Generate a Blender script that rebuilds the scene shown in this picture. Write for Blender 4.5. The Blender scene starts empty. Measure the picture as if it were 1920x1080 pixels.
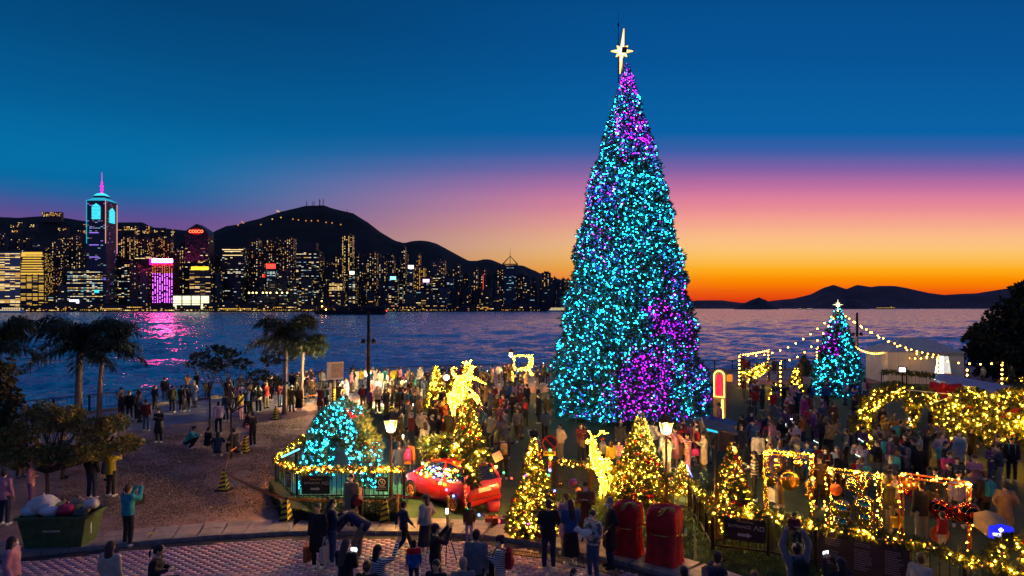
import bpy, bmesh, math, random
import numpy as np
from mathutils import Vector, Matrix, Euler, noise as mnoise

sc = bpy.context.scene
col = sc.collection
rng = np.random.default_rng(7)
rnd = random.Random(11)
R = math.radians

# ------------------------------------------------------------------ camera
F, CZ, HV = 1280.0, 6.5, 578.0
cd = bpy.data.cameras.new('camera')
cam = bpy.data.objects.new('camera', cd); col.objects.link(cam)
cam.location = (0, 0, CZ); cam.rotation_euler = (R(90), 0, 0)
cd.lens = 24; cd.sensor_width = 36; cd.shift_y = 38 / 1920
cd.clip_start = 0.3; cd.clip_end = 60000
sc.camera = cam
sc.view_settings.view_transform = 'Standard'
sc.view_settings.look = 'None'
sc.view_settings.exposure = 0.0
sc.view_settings.gamma = 1
sc.cycles.use_denoising = True
sc.cycles.max_bounces = 5
sc.cycles.diffuse_bounces = 2
sc.cycles.glossy_bounces = 3
sc.cycles.transmission_bounces = 3
sc.cycles.transparent_max_bounces = 4
sc.cycles.sample_clamp_indirect = 4
sc.cycles.sample_clamp_direct = 0
sc.cycles.caustics_reflective = False
sc.cycles.caustics_refractive = False

def s2l(c):
    return tuple(((x / 255 / 12.92) if x / 255 <= 0.04045 else ((x / 255 + 0.055) / 1.055) ** 2.4) for x in c)

# ------------------------------------------------------------------ sky (dusk: colours by compass direction and height)
SUN_AZ = R(28)
world = bpy.data.worlds.new('World'); sc.world = world; world.use_nodes = True
nt = world.node_tree; N = nt.nodes; L = nt.links; N.clear()
def wn(t, **k):
    n = N.new(t)
    for a, b in k.items(): setattr(n, a, b)
    return n
def wmath(op, a, b=None, clamp=False):
    n = wn('ShaderNodeMath', operation=op, use_clamp=clamp)
    for i, x in enumerate((a, b)):
        if x is None: continue
        if isinstance(x, (int, float)): n.inputs[i].default_value = x
        else: L.new(x, n.inputs[i])
    return n.outputs[0]
tc = wn('ShaderNodeTexCoord'); sx = wn('ShaderNodeSeparateXYZ'); L.new(tc.outputs['Generated'], sx.inputs[0])
X, Y, Z = sx.outputs
hor = wmath('SQRT', wmath('ADD', wmath('MULTIPLY', X, X), wmath('MULTIPLY', Y, Y)))
elev = wmath('DIVIDE', Z, wmath('MAXIMUM', hor, 0.001))
cosd = wmath('DIVIDE', wmath('ADD', wmath('MULTIPLY', X, math.sin(SUN_AZ)), wmath('MULTIPLY', Y, math.cos(SUN_AZ))), wmath('MAXIMUM', hor, 0.001))
ang = wmath('ARCCOSINE', cosd)
def ramp(stops, src):
    r = wn('ShaderNodeValToRGB'); e = r.color_ramp.elements
    r.color_ramp.interpolation = 'CARDINAL'
    while len(e) > 1: e.remove(e[-1])
    for i, (p, c) in enumerate(stops):
        x = e[0] if i == 0 else e.new(p)
        x.position = p; x.color = (*s2l(c), 1)
    L.new(src, r.inputs[0]); return r.outputs[0]
ec = wmath('MAXIMUM', elev, 0.0)
ecs = wmath('MAXIMUM', wmath('DIVIDE', Z, wmath('MAXIMUM', Y, wmath('MULTIPLY', hor, 0.5))), 0.0)
sunr = ramp([(0, (190, 40, 24)), (0.0130, (222, 66, 16)), (0.0292, (242, 108, 8)), (0.0464, (252, 150, 8)), (0.0626, (252, 180, 56)), (0.0886, (252, 194, 120)), (0.1156, (248, 176, 138)),
             (0.1415, (236, 146, 148)), (0.1685, (208, 120, 158)), (0.1955, (152, 100, 162)), (0.2225, (84, 94, 166)), (0.2506, (26, 94, 164)), (0.2830, (0, 94, 160)),
             (0.3564, (0, 84, 150)), (0.4536, (0, 74, 136)), (1.0, (0, 44, 92))], ecs)
farr = ramp([(0, (150, 84, 108)), (.04, (134, 80, 122)), (.08, (116, 78, 136)), (.115, (92, 78, 144)), (.135, (52, 92, 154)), (.155, (10, 104, 160)),
             (.19, (0, 108, 164)), (.25, (0, 94, 150)), (.32, (0, 80, 134)), (.40, (0, 66, 116)), (1.0, (0, 40, 82))], ec)
mr = wn('ShaderNodeMapRange', interpolation_type='SMOOTHSTEP'); L.new(ang, mr.inputs[0])
mr.inputs[1].default_value = R(9); mr.inputs[2].default_value = R(58)
mx = wn('ShaderNodeMix', data_type='RGBA'); L.new(mr.outputs[0], mx.inputs['Factor']); L.new(sunr, mx.inputs['A']); L.new(farr, mx.inputs['B'])
nish = wn('ShaderNodeTexSky', sky_type='NISHITA', sun_disc=False, sun_elevation=R(-2.5), sun_rotation=SUN_AZ)
ads = wn('ShaderNodeMix', data_type='RGBA', blend_type='ADD'); ads.inputs['Factor'].default_value = 0.01
L.new(mx.outputs['Result'], ads.inputs['A']); L.new(nish.outputs[0], ads.inputs['B'])
bg = wn('ShaderNodeBackground'); bg.inputs['Strength'].default_value = 1.0
L.new(ads.outputs['Result'], bg.inputs['Color'])
wo = wn('ShaderNodeOutputWorld'); L.new(bg.outputs[0], wo.inputs[0])

# added violet fill: weak, very soft lamp set high to brighten ground and people
sl = bpy.data.lights.new('sun', 'SUN'); sl.energy = 0.30; sl.angle = R(100); sl.color = (.5, .42, 1.0)
so = bpy.data.objects.new('sun', sl); col.objects.link(so)
so.rotation_euler = Vector((-math.sin(SUN_AZ) * math.cos(R(62)), -math.cos(SUN_AZ) * math.cos(R(62)), -math.sin(R(62)))).to_track_quat('-Z', 'Y').to_euler()

# ------------------------------------------------------------------ helpers
def G(u, v, z=0.0):
    Yd = (CZ - z) * F / (v - HV)
    return Vector(((u - 960) / F * Yd, Yd, z))
def W(u, v, Yd):
    return Vector(((u - 960) / F * Yd, Yd, CZ - (v - HV) / F * Yd))

_m = {}
def mat(name, c=(.5, .5, .5), rough=.6, metal=0.0, em=None, es=0.0, var=.25, scale=4.0, bump=0.0, detail=4, alpha=None, spec=None, trans=0.0):
    if name in _m: return _m[name]
    m = bpy.data.materials.new(name); m.use_nodes = True; _m[name] = m
    t = m.node_tree; b = t.nodes['Principled BSDF']
    b.inputs['Roughness'].default_value = rough; b.inputs['Metallic'].default_value = metal
    b.inputs['Base Color'].default_value = (*c, 1)
    if trans: b.inputs['Transmission Weight'].default_value = trans
    if spec is not None: b.inputs['Specular IOR Level'].default_value = spec
    if em is not None:
        b.inputs['Emission Color'].default_value = (*em, 1); b.inputs['Emission Strength'].default_value = es
    elif var or bump:
        tcn = t.nodes.new('ShaderNodeTexCoord'); nz = t.nodes.new('ShaderNodeTexNoise')
        nz.inputs['Scale'].default_value = scale; nz.inputs['Detail'].default_value = detail
        if detail > 6: nz.inputs['Roughness'].default_value = .75
        t.links.new(tcn.outputs['Object'], nz.inputs['Vector'])
        if var:
            mm = t.nodes.new('ShaderNodeMapRange'); mm.inputs[1].default_value = .25; mm.inputs[2].default_value = .75
            mm.inputs[3].default_value = 1 - var; mm.inputs[4].default_value = 1 + var
            t.links.new(nz.outputs['Fac'], mm.inputs[0])
            vm = t.nodes.new('ShaderNodeVectorMath'); vm.operation = 'SCALE'; vm.inputs[0].default_value = c
            t.links.new(mm.outputs[0], vm.inputs['Scale']); t.links.new(vm.outputs[0], b.inputs['Base Color'])
        if bump:
            bp = t.nodes.new('ShaderNodeBump'); bp.inputs['Strength'].default_value = bump; bp.inputs['Distance'].default_value = .03
            t.links.new(nz.outputs['Fac'], bp.inputs['Height']); t.links.new(bp.outputs[0], b.inputs['Normal'])
    return m
def glow(name, c, s):
    if name in _m: return _m[name]
    m = mat(name, tuple(x * .2 for x in c), .4, em=c, es=s)
    return m

def tag(o, label=None, cat=None, group=None, kind=None):
    if label: o['label'] = label
    if cat: o['category'] = cat
    if group: o['group'] = group
    if kind: o['kind'] = kind
    return o
def empty(name, loc, rz=0.0, label=None, cat=None, group=None, kind=None):
    o = bpy.data.objects.new(name, None); col.objects.link(o); o.location = loc; o.rotation_euler = (0, 0, rz)
    o.empty_display_size = .2
    return tag(o, label, cat, group, kind)
def link(name, me, parent=None, m=None, mtx=None, loc=None):
    o = bpy.data.objects.new(name, me); col.objects.link(o)
    if parent is not None: o.parent = parent
    if mtx is not None: o.matrix_local = mtx
    if loc is not None: o.location = loc
    if m is not None and me.materials:
        o.material_slots[0].link = 'OBJECT'; o.material_slots[0].material = m
    return o

class MB:
    """collects shapes with material indices, builds one mesh object"""
    def __init__(s): s.v = []; s.f = []; s.mi = []; s.sm = []
    def add(s, vs, fs, mi=0, smooth=False):
        n = len(s.v); s.v += [tuple(x) for x in vs]; s.f += [tuple(i + n for i in f) for f in fs]
        s.mi += [mi] * len(fs); s.sm += [smooth] * len(fs); return s
    def box(s, c, d, mi=0, rot=None):
        c = Vector(c); h = [x / 2 for x in d]
        vs = [Vector((sx * h[0], sy * h[1], sz * h[2])) for sx in (-1, 1) for sy in (-1, 1) for sz in (-1, 1)]
        if rot is not None:
            q = rot if isinstance(rot, Matrix) else Euler(rot).to_matrix()
            vs = [q @ x for x in vs]
        return s.add([c + x for x in vs], [(0, 1, 3, 2), (4, 6, 7, 5), (0, 4, 5, 1), (2, 3, 7, 6), (0, 2, 6, 4), (1, 5, 7, 3)], mi)
    def tube(s, p0, p1, r0, r1=None, n=8, mi=0, cap=True, smooth=True):
        p0 = Vector(p0); p1 = Vector(p1); r1 = r0 if r1 is None else r1
        d = (p1 - p0)
        if d.length < 1e-6: return s
        q = d.to_track_quat('Z', 'Y').to_matrix()
        vs = []
        for p, r in ((p0, r0), (p1, r1)):
            for i in range(n):
                a = 2 * math.pi * i / n; vs.append(p + q @ Vector((math.cos(a) * r, math.sin(a) * r, 0)))
        fs = [(i, (i + 1) % n, n + (i + 1) % n, n + i) for i in range(n)]
        s.add(vs, fs, mi, smooth)
        if cap: s.add(vs, [tuple(range(n))[::-1], tuple(range(n, 2 * n))], mi)
        return s
    def path(s, pts, r, n=6, mi=0, closed=False):
        pts = [Vector(p) for p in pts]; rs = r if isinstance(r, (list, tuple)) else [r] * len(pts)
        m = len(pts); vs = []
        for i, p in enumerate(pts):
            a = pts[(i - 1) % m] if (closed or i > 0) else p
            b = pts[(i + 1) % m] if (closed or i < m - 1) else p
            q = (b - a).to_track_quat('Z', 'Y').to_matrix()
            for k in range(n):
                t = 2 * math.pi * k / n; vs.append(p + q @ Vector((math.cos(t) * rs[i], math.sin(t) * rs[i], 0)))
        fs = []
        for i in range(m if closed else m - 1):
            j = (i + 1) % m
            for k in range(n): fs.append((i * n + k, i * n + (k + 1) % n, j * n + (k + 1) % n, j * n + k))
        if not closed: fs += [tuple(range(n))[::-1], tuple(range((m - 1) * n, m * n))]
        return s.add(vs, fs, mi, True)
    def ell(s, c, r, mi=0, nu=10, nv=7, rot=None):
        c = Vector(c); r = (r, r, r) if isinstance(r, (int, float)) else r
        vs = [Vector((0, 0, -r[2]))]
        for j in range(1, nv):
            t = math.pi * j / nv - math.pi / 2
            for i in range(nu):
                a = 2 * math.pi * i / nu; vs.append(Vector((math.cos(a) * math.cos(t) * r[0], math.sin(a) * math.cos(t) * r[1], math.sin(t) * r[2])))
        vs.append(Vector((0, 0, r[2])))
        if rot is not None:
            q = rot if isinstance(rot, Matrix) else Euler(rot).to_matrix()
            vs = [q @ x for x in vs]
        fs = [(0, 1 + (i + 1) % nu, 1 + i) for i in range(nu)]
        for j in range(nv - 2):
            for i in range(nu):
                a = 1 + j * nu; fs.append((a + i, a + (i + 1) % nu, a + nu + (i + 1) % nu, a + nu + i))
        a = 1 + (nv - 2) * nu; k = len(vs) - 1
        fs += [(a + i, a + (i + 1) % nu, k) for i in range(nu)]
        return s.add([c + x for x in vs], fs, mi, True)
    def lathe(s, c, prof, n=12, mi=0, smooth=True):
        c = Vector(c); vs = []
        for r, z in prof:
            for i in range(n):
                a = 2 * math.pi * i / n; vs.append(c + Vector((math.cos(a) * r, math.sin(a) * r, z)))
        fs = []
        for j in range(len(prof) - 1):
            for i in range(n): fs.append((j * n + i, j * n + (i + 1) % n, (j + 1) * n + (i + 1) % n, (j + 1) * n + i))
        fs += [tuple(range(n))[::-1], tuple(range((len(prof) - 1) * n, len(prof) * n))]
        return s.add(vs, fs, mi, smooth)
    def prism(s, poly, z0, z1, mi=0, mt=None):
        n = len(poly); vs = [(p[0], p[1], z0) for p in poly] + [(p[0], p[1], z1) for p in poly]
        s.add(vs, [(i, (i + 1) % n, n + (i + 1) % n, n + i) for i in range(n)] + [tuple(range(n))[::-1]], mi)
        return s.add(vs, [tuple(range(n, 2 * n))], mi if mt is None else mt)
    def mesh(s, name, mats):
        me = bpy.data.meshes.new(name); me.from_pydata(s.v, [], s.f); me.update()
        for m in (mats if isinstance(mats, (list, tuple)) else [mats]): me.materials.append(m)
        me.polygons.foreach_set('material_index', s.mi); me.polygons.foreach_set('use_smooth', s.sm)
        return me
    def build(s, name, mats, parent=None, loc=None, **k):
        o = link(name, s.mesh(name, mats), parent)
        if loc is not None: o.location = loc
        return tag(o, **k)

def npmesh(name, v, f, mats, mi=None):
    """fast mesh from numpy arrays: v (n,3), f (m,3 or 4)"""
    me = bpy.data.meshes.new(name); v = np.asarray(v, np.float32); f = np.asarray(f, np.int32)
    m, k = f.shape
    me.vertices.add(len(v)); me.vertices.foreach_set('co', v.ravel())
    me.loops.add(m * k); me.loops.foreach_set('vertex_index', f.ravel())
    me.polygons.add(m); me.polygons.foreach_set('loop_start', np.arange(0, m * k, k, dtype=np.int32))
    for x in (mats if isinstance(mats, (list, tuple)) else [mats]): me.materials.append(x)
    if mi is not None: me.polygons.foreach_set('material_index', np.asarray(mi, np.int32))
    me.update(calc_edges=True); return me
def unit(a): return a / np.maximum(np.linalg.norm(a, axis=1, keepdims=True), 1e-9)
OCT = np.array([(1, 0, 0), (-1, 0, 0), (0, 1, 0), (0, -1, 0), (0, 0, 1), (0, 0, -1)], float)
OCF = np.array([(0, 2, 4), (2, 1, 4), (1, 3, 4), (3, 0, 4), (2, 0, 5), (1, 2, 5), (3, 1, 5), (0, 3, 5)])
def bulb_mesh(name, c, r, mats, mi=None):
    c = np.asarray(c, float); n = len(c); r = np.broadcast_to(np.asarray(r, float), (n,))
    v = (c[:, None, :] + OCT[None] * r[:, None, None]).reshape(-1, 3)
    f = (np.arange(n)[:, None, None] * 6 + OCF[None]).reshape(-1, 3)
    return npmesh(name, v, f, mats, None if mi is None else np.repeat(mi, 8))
def sprig_mesh(name, c, nrm, size, mats, k=4, width=.3, spread=.9, mi=None, droop=0.0):
    """many pointed leaf faces around centres c: reads as needles or leaves"""
    c = np.asarray(c, float); n = len(c); size = np.broadcast_to(np.asarray(size, float), (n,))
    cc = np.repeat(c, k, 0); nn = np.repeat(np.asarray(nrm, float), k, 0); ss = np.repeat(size, k) * rng.uniform(.6, 1.2, n * k)
    d = unit(nn + rng.normal(0, spread, (n * k, 3))); d[:, 2] -= droop; d = unit(d)
    w = unit(np.cross(d, rng.normal(0, 1, (n * k, 3))))
    cc = cc + rng.normal(0, .15, (n * k, 3)) * ss[:, None]
    mid = cc + d * ss[:, None] * .45
    v = np.stack([cc, mid - w * ss[:, None] * width * .5, cc + d * ss[:, None], mid + w * ss[:, None] * width * .5], 1).reshape(-1, 3)
    f = np.arange(n * k * 4).reshape(-1, 4)
    return npmesh(name, v, f, mats, None if mi is None else np.repeat(mi, k))
ordw = ['first', 'second', 'third', 'fourth', 'fifth', 'sixth', 'seventh', 'eighth', 'ninth', 'tenth', 'eleventh', 'twelfth', 'thirteenth', 'fourteenth', 'fifteenth', 'sixteenth', 'seventeenth', 'eighteenth', 'nineteenth', 'twentieth']
def onum(i): return ordw[i] if i < 20 else 'twenty-' + ordw[i - 20] if i < 29 else 'thirty-' + ordw[i - 30] if 30 <= i < 39 else 'thirtieth'
# ------------------------------------------------------------------ materials
BARK = mat('bark', (.09, .07, .055), .9, var=.4, scale=12, bump=.6)
NEEDLE = mat('needles', (.035, .085, .06), .7, var=.5, scale=3)
NEEDLE2 = mat('needles_fresh', (.05, .075, .02), .7, var=.5, scale=3)
DKMETAL = mat('dark_metal', (.02, .02, .022), .45, .6, var=.3)
BRONZE = mat('bronze_metal', (.12, .07, .03), .4, .8, var=.3)
GOLD = mat('gold_metal', (.85, .5, .12), .25, 1.0, var=.15)
GOLDM = mat('gold_mirror', (.9, .7, .35), .06, 1.0, var=.05)
REDM = mat('red_mirror', (.75, .06, .02), .08, 1.0, var=.05)
REDB = mat('red_bauble', (.5, .02, .02), .2, .4, var=.1)
ORB = mat('copper_bauble', (.6, .22, .06), .25, .6, var=.1)
WHITE = mat('white_paint', (.75, .73, .7), .5, var=.1)
CAN = mat('tent_canvas', (.72, .7, .62), .8, var=.1, scale=1.5)
REDCL = mat('red_velvet', (.62, .012, .018), .75, var=.35, scale=5)
BLACK = mat('matte_black', (.012, .012, .014), .7, var=.2)
GLASS = mat('dark_glass', (.01, .012, .02), .06, 0, var=0, spec=.8)
CY1 = glow('cyan_bulb', (.0, .38, .62), 1.8); CY2 = glow('bright_cyan_bulb', (.006, .46, .8), 62.0); CY0 = glow('faint_teal_bulb', (.0, .17, .30), .9)
BL1 = glow('blue_bulb', (.04, .08, 1), 5); PU1 = glow('violet_bulb', (.24, .008, .8), 1.5); PU2 = glow('magenta_bulb', (.45, .006, .75), 18)
DIM = glow('dim_amber_bulb', (.8, .25, .05), .35)
WA1 = glow('amber_bulb', (1, .36, .02), 2.0); WA2 = glow('warm_bulb', (1, .38, .008), 330.0); WW = glow('festoon_bulb', (1, .42, .035), 45.0)
GR1 = glow('green_bulb', (.03, 1, .25), 5); RD1 = glow('red_bulb', (1, .06, .03), 6); PK1 = glow('pink_bulb', (1, .25, .6), 6); BB1 = glow('deep_blue_bulb', (.06, .1, 1), 12)
LAMP = glow('lamp_glass', (1, .58, .18), 700)

# ------------------------------------------------------------------ water
wm = bpy.data.materials.new('sea_water'); wm.use_nodes = True; t = wm.node_tree; b = t.nodes['Principled BSDF']
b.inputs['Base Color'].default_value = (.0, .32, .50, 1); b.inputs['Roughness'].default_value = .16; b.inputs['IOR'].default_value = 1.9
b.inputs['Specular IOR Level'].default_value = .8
tcn = t.nodes.new('ShaderNodeTexCoord'); ge = t.nodes.new('ShaderNodeNewGeometry'); prev = ge.outputs['Normal']
def vmath(op, a, b_=None, sc_=None):
    n = t.nodes.new('ShaderNodeVectorMath'); n.operation = op
    for k, x in enumerate((a, b_)):
        if x is None: continue
        if isinstance(x, tuple): n.inputs[k].default_value = x
        else: t.links.new(x, n.inputs[k])
    if sc_ is not None:
        if isinstance(sc_, float): n.inputs['Scale'].default_value = sc_
        else: t.links.new(sc_, n.inputs['Scale'])
    return n.outputs[0]
# wind streaks: patches of rougher and calmer water
mp = t.nodes.new('ShaderNodeMapping'); mp.inputs['Scale'].default_value = (.25, 1, 1); mp.inputs['Rotation'].default_value = (0, 0, R(5)); t.links.new(tcn.outputs['Object'], mp.inputs[0])
st1 = t.nodes.new('ShaderNodeTexNoise'); st1.inputs['Scale'].default_value = .022; st1.inputs['Detail'].default_value = 5; t.links.new(mp.outputs[0], st1.inputs['Vector'])
sr = t.nodes.new('ShaderNodeMapRange'); sr.inputs[1].default_value = .36; sr.inputs[2].default_value = .62; sr.inputs[3].default_value = .6; sr.inputs[4].default_value = 1.6; t.links.new(st1.outputs['Fac'], sr.inputs[0])
for (sx_, scl, amp) in ((.5, .35, 1.15), (.7, 1.7, 1.35)):
    mp = t.nodes.new('ShaderNodeMapping'); mp.inputs['Scale'].default_value = (sx_, 1, 1); t.links.new(tcn.outputs['Object'], mp.inputs[0])
    nz = t.nodes.new('ShaderNodeTexNoise'); nz.inputs['Scale'].default_value = scl; nz.inputs['Detail'].default_value = 3; t.links.new(mp.outputs[0], nz.inputs['Vector'])
    d_ = vmath('SUBTRACT', nz.outputs['Color'], (.5, .5, .5)); d_ = vmath('MULTIPLY', d_, (amp * 2.3, amp, 0.0)); d_ = vmath('SCALE', d_, None, sr.outputs[0]); prev = vmath('ADD', prev, d_)
prev = vmath('NORMALIZE', prev)
t.links.new(prev, b.inputs['Normal'])
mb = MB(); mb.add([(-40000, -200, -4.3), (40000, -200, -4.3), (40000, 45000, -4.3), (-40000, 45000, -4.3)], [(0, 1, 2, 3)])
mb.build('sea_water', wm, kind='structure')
# near sea: a real wave surface that flattens into the far sheet
ys = [30.0]
while ys[-1] < 2600: ys.append(ys[-1] + max(.16, ys[-1] ** 2 / 12800 * .55))
ys = np.array(ys); na = 520; tt_ = np.linspace(-1.0, 1.05, na); YY, TT = np.meshgrid(ys, tt_, indexing='ij'); XX = TT * YY
dy = np.gradient(ys)[:, None]; dx = YY * (tt_[1] - tt_[0]); Zw = np.zeros_like(XX); wr = np.random.default_rng(5); NW = 80
for k in range(NW):
    lam = .9 * (70.0 / .9) ** wr.random(); th = wr.normal(0, .62) + .25; kx, ky = math.sin(th) * 2 * math.pi / lam, math.cos(th) * 2 * math.pi / lam
    sl_ = .235 / math.sqrt(NW) * 1.41 * (.55 if lam > 9 else 1.1)
    spc = np.abs(math.cos(th)) * dy + np.abs(math.sin(th)) * dx
    att = np.clip((lam / np.maximum(spc, 1e-3) - 1.6) / 2.0, 0, 1)
    ph = kx * XX + ky * YY + wr.random() * 6.28
    Zw += att * sl_ * lam / (2 * math.pi) * (np.sin(ph) + .25 * np.cos(2 * ph))
patch = np.array([[mnoise.noise((XX[j, i] * .012, YY[j, i] * .02, 3)) for i in range(0, na, 8)] for j in range(0, len(ys), 4)])
pi_ = np.clip((np.arange(na) / 8).astype(int), 0, patch.shape[1] - 1); pj = np.clip((np.arange(len(ys)) / 4).astype(int), 0, patch.shape[0] - 1)
Zw *= 1 + .5 * patch[np.ix_(pj, pi_)]
idx = np.arange(XX.size).reshape(XX.shape); wf = np.stack([idx[:-1, :-1], idx[:-1, 1:], idx[1:, 1:], idx[1:, :-1]], -1).reshape(-1, 4)
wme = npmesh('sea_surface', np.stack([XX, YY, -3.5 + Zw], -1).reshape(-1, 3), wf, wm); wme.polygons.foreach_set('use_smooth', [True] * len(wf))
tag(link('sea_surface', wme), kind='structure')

# ------------------------------------------------------------------ land
SHORE = [Vector((x, y)) for x, y in [(-75, 5), (-45, 28), (-29, 38), (-24.5, 45), (-14.6, 60), (-5, 64.5), (8, 67.5), (24, 71), (50, 76), (95, 80)]]
def offset(poly, d):
    out = []
    for i, p in enumerate(poly):
        a = poly[max(i - 1, 0)]; c = poly[min(i + 1, len(poly) - 1)]
        tt = (c - a).normalized(); out.append(p + Vector((tt.y, -tt.x)) * d)
    return out
lawn = mat('lawn_soil', (.29, .165, .15), .95, var=.55, scale=1.5, bump=1.0, detail=12)
MB().prism([(p.x, p.y) for p in SHORE] + [(95, 2), (-75, 2)], -4.6, 0, 0).build('ground', lawn, kind='structure')
# turf to the right of the platform, darker and greener
turf = mat('turf', (.035, .075, .03), .95, var=.55, scale=2.5, bump=1.0, detail=12)
tp = [G(548, 985), G(556, 940), G(575, 830), G(600, 775), G(640, 758)] + [Vector((-9, 45, 0)), Vector((0, 52, 0)), Vector((20, 58, 0)), Vector((60, 62, 0)), Vector((60, 10, 0)), G(1320, 1078), G(1240, 1045), G(1150, 1032), G(1060, 1010), G(960, 994), G(860, 985), G(700, 980)]
MB().add([(p.x, p.y, .004) for p in tp], [tuple(range(len(tp)))[::-1]]).build('turf_lawn', turf, kind='structure')
# promenade paving
def slab_mat(name, c, w, h, mortar=.02, var=.25):
    m = bpy.data.materials.new(name); m.use_nodes = True; t = m.node_tree; b = t.nodes['Principled BSDF']; b.inputs['Roughness'].default_value = .8
    tcn = t.nodes.new('ShaderNodeTexCoord'); br = t.nodes.new('ShaderNodeTexBrick'); t.links.new(tcn.outputs['Object'], br.inputs['Vector'])
    br.inputs['Color1'].default_value = (*[x * (1 - var) for x in c], 1); br.inputs['Color2'].default_value = (*[x * (1 + var) for x in c], 1)
    br.inputs['Mortar'].default_value = (*[x * .35 for x in c], 1); br.inputs['Scale'].default_value = 1
    br.inputs['Brick Width'].default_value = w; br.inputs['Row Height'].default_value = h; br.inputs['Mortar Size'].default_value = mortar
    nz = t.nodes.new('ShaderNodeTexNoise'); nz.inputs['Scale'].default_value = 1.5; t.links.new(tcn.outputs['Object'], nz.inputs['Vector'])
    mm = t.nodes.new('ShaderNodeMapRange'); mm.inputs[3].default_value = .65; mm.inputs[4].default_value = 1.3; t.links.new(nz.outputs['Fac'], mm.inputs[0])
    vm = t.nodes.new('ShaderNodeVectorMath'); vm.operation = 'SCALE'; t.links.new(br.outputs['Color'], vm.inputs[0]); t.links.new(mm.outputs[0], vm.inputs['Scale'])
    t.links.new(vm.outputs[0], b.inputs['Base Color']); return m
inner = offset(SHORE, 8.5)
pv = [(p.x, p.y, .008) for p in offset(SHORE, .35)] + [(p.x, p.y, .008) for p in inner[::-1]]
MB().add(pv, [tuple(range(len(pv)))[::-1]]).build('promenade_path', slab_mat('promenade_slabs', (.30, .28, .31), .9, .45), kind='structure')
mb = MB(); a_, b_ = offset(SHORE, .02), offset(SHORE, .42)
for i in range(len(SHORE) - 1):
    mb.add([(a_[i].x, a_[i].y, .0), (a_[i + 1].x, a_[i + 1].y, 0), (b_[i + 1].x, b_[i + 1].y, 0), (b_[i].x, b_[i].y, 0), (a_[i].x, a_[i].y, .18), (a_[i + 1].x, a_[i + 1].y, .18), (b_[i + 1].x, b_[i + 1].y, .18), (b_[i].x, b_[i].y, .18)],
           [(4, 5, 6, 7)[::-1], (3, 2, 6, 7), (0, 1, 5, 4)])
mb.build('seawall', mat('seawall_concrete', (.25, .22, .21), .85), kind='structure')

# footpath, kerb and brick road in the foreground
KERB = [(-200, 1072), (0, 1050), (100, 1040), (200, 1030), (300, 1020), (400, 1012), (540, 1004), (680, 1003), (800, 1004), (900, 1010), (1000, 1024), (1060, 1038), (1140, 1055), (1200, 1070), (1270, 1092), (1400, 1140), (1600, 1240)]
BACK = [(-200, 1040), (0, 1022), (100, 1013), (200, 1004), (300, 996), (400, 989), (540, 981), (680, 980), (800, 982), (900, 987), (1000, 1000), (1060, 1010), (1140, 1028), (1200, 1040), (1320, 1078), (1450, 1130), (1650, 1230)]
def resample(pts, step):
    pts = [Vector((p[0], p[1])) for p in pts]; out = [pts[0].copy()]; need = step
    for i in range(len(pts) - 1):
        a, c = pts[i], pts[i + 1]; ln = (c - a).length; pos = 0
        while ln - pos >= need:
            pos += need; out.append(a + (c - a) * (pos / ln)); need = step
        need -= ln - pos
    return out
kp = [G(u, v) for u, v in KERB]; bk = [G(u, v) for u, v in BACK]
# road surface one sheet
road = [(p.x, p.y, .006) for p in kp] + [(14, 3, .006), (-30, 3, .006)]
MB().add(road, [tuple(range(len(road)))[::-1]]).build('road', mat('road_bed', (.05, .04, .045), .9), kind='structure')
path_root = empty('pavement', (0, 0, 0), kind='structure')
ks = resample(kp, .62)
kst = mat('kerb_granite', (.26, .22, .22), .8, var=.3, scale=6, bump=.3)
pav = [mat('paving_stone_%s' % n, c, .85, var=.25, scale=5, bump=.25) for n, c in (('grey', (.29, .23, .25)), ('rose', (.34, .24, .25)), ('dark', (.23, .18, .20)))]
for i in range(len(ks) - 1):
    a, c = ks[i], ks[i + 1]
    if c.y < 8: continue
    d = (c - a); nn = Vector((-d.y, d.x)).normalized(); g = d * .015
    if nn.y < 0: nn = -nn
    q = [a + g, c - g, c - g + nn * .3, a + g + nn * .3]
    MB().prism([(p.x, p.y) for p in q] if d.x > 0 else [(p.x, p.y) for p in q[::-1]], 0, .115 + rnd.uniform(0, .01)).build('kerb_stone', kst, path_root)
    # two paving stones deep behind the kerb
    ub = min(bk, key=lambda p: (Vector((p.x, p.y)) - a).length)
    for k in range(2):
        o0, o1 = .305 + k * .5, .795 + k * .5
        q = [a + g + nn * o0, c - g + nn * o0, c - g + nn * o1, a + g + nn * o1]
        MB().prism([(p.x, p.y) for p in q], 0, .1 + rnd.uniform(0, .008)).build('paving_slab', pav[rnd.randrange(3)], path_root)
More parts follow.
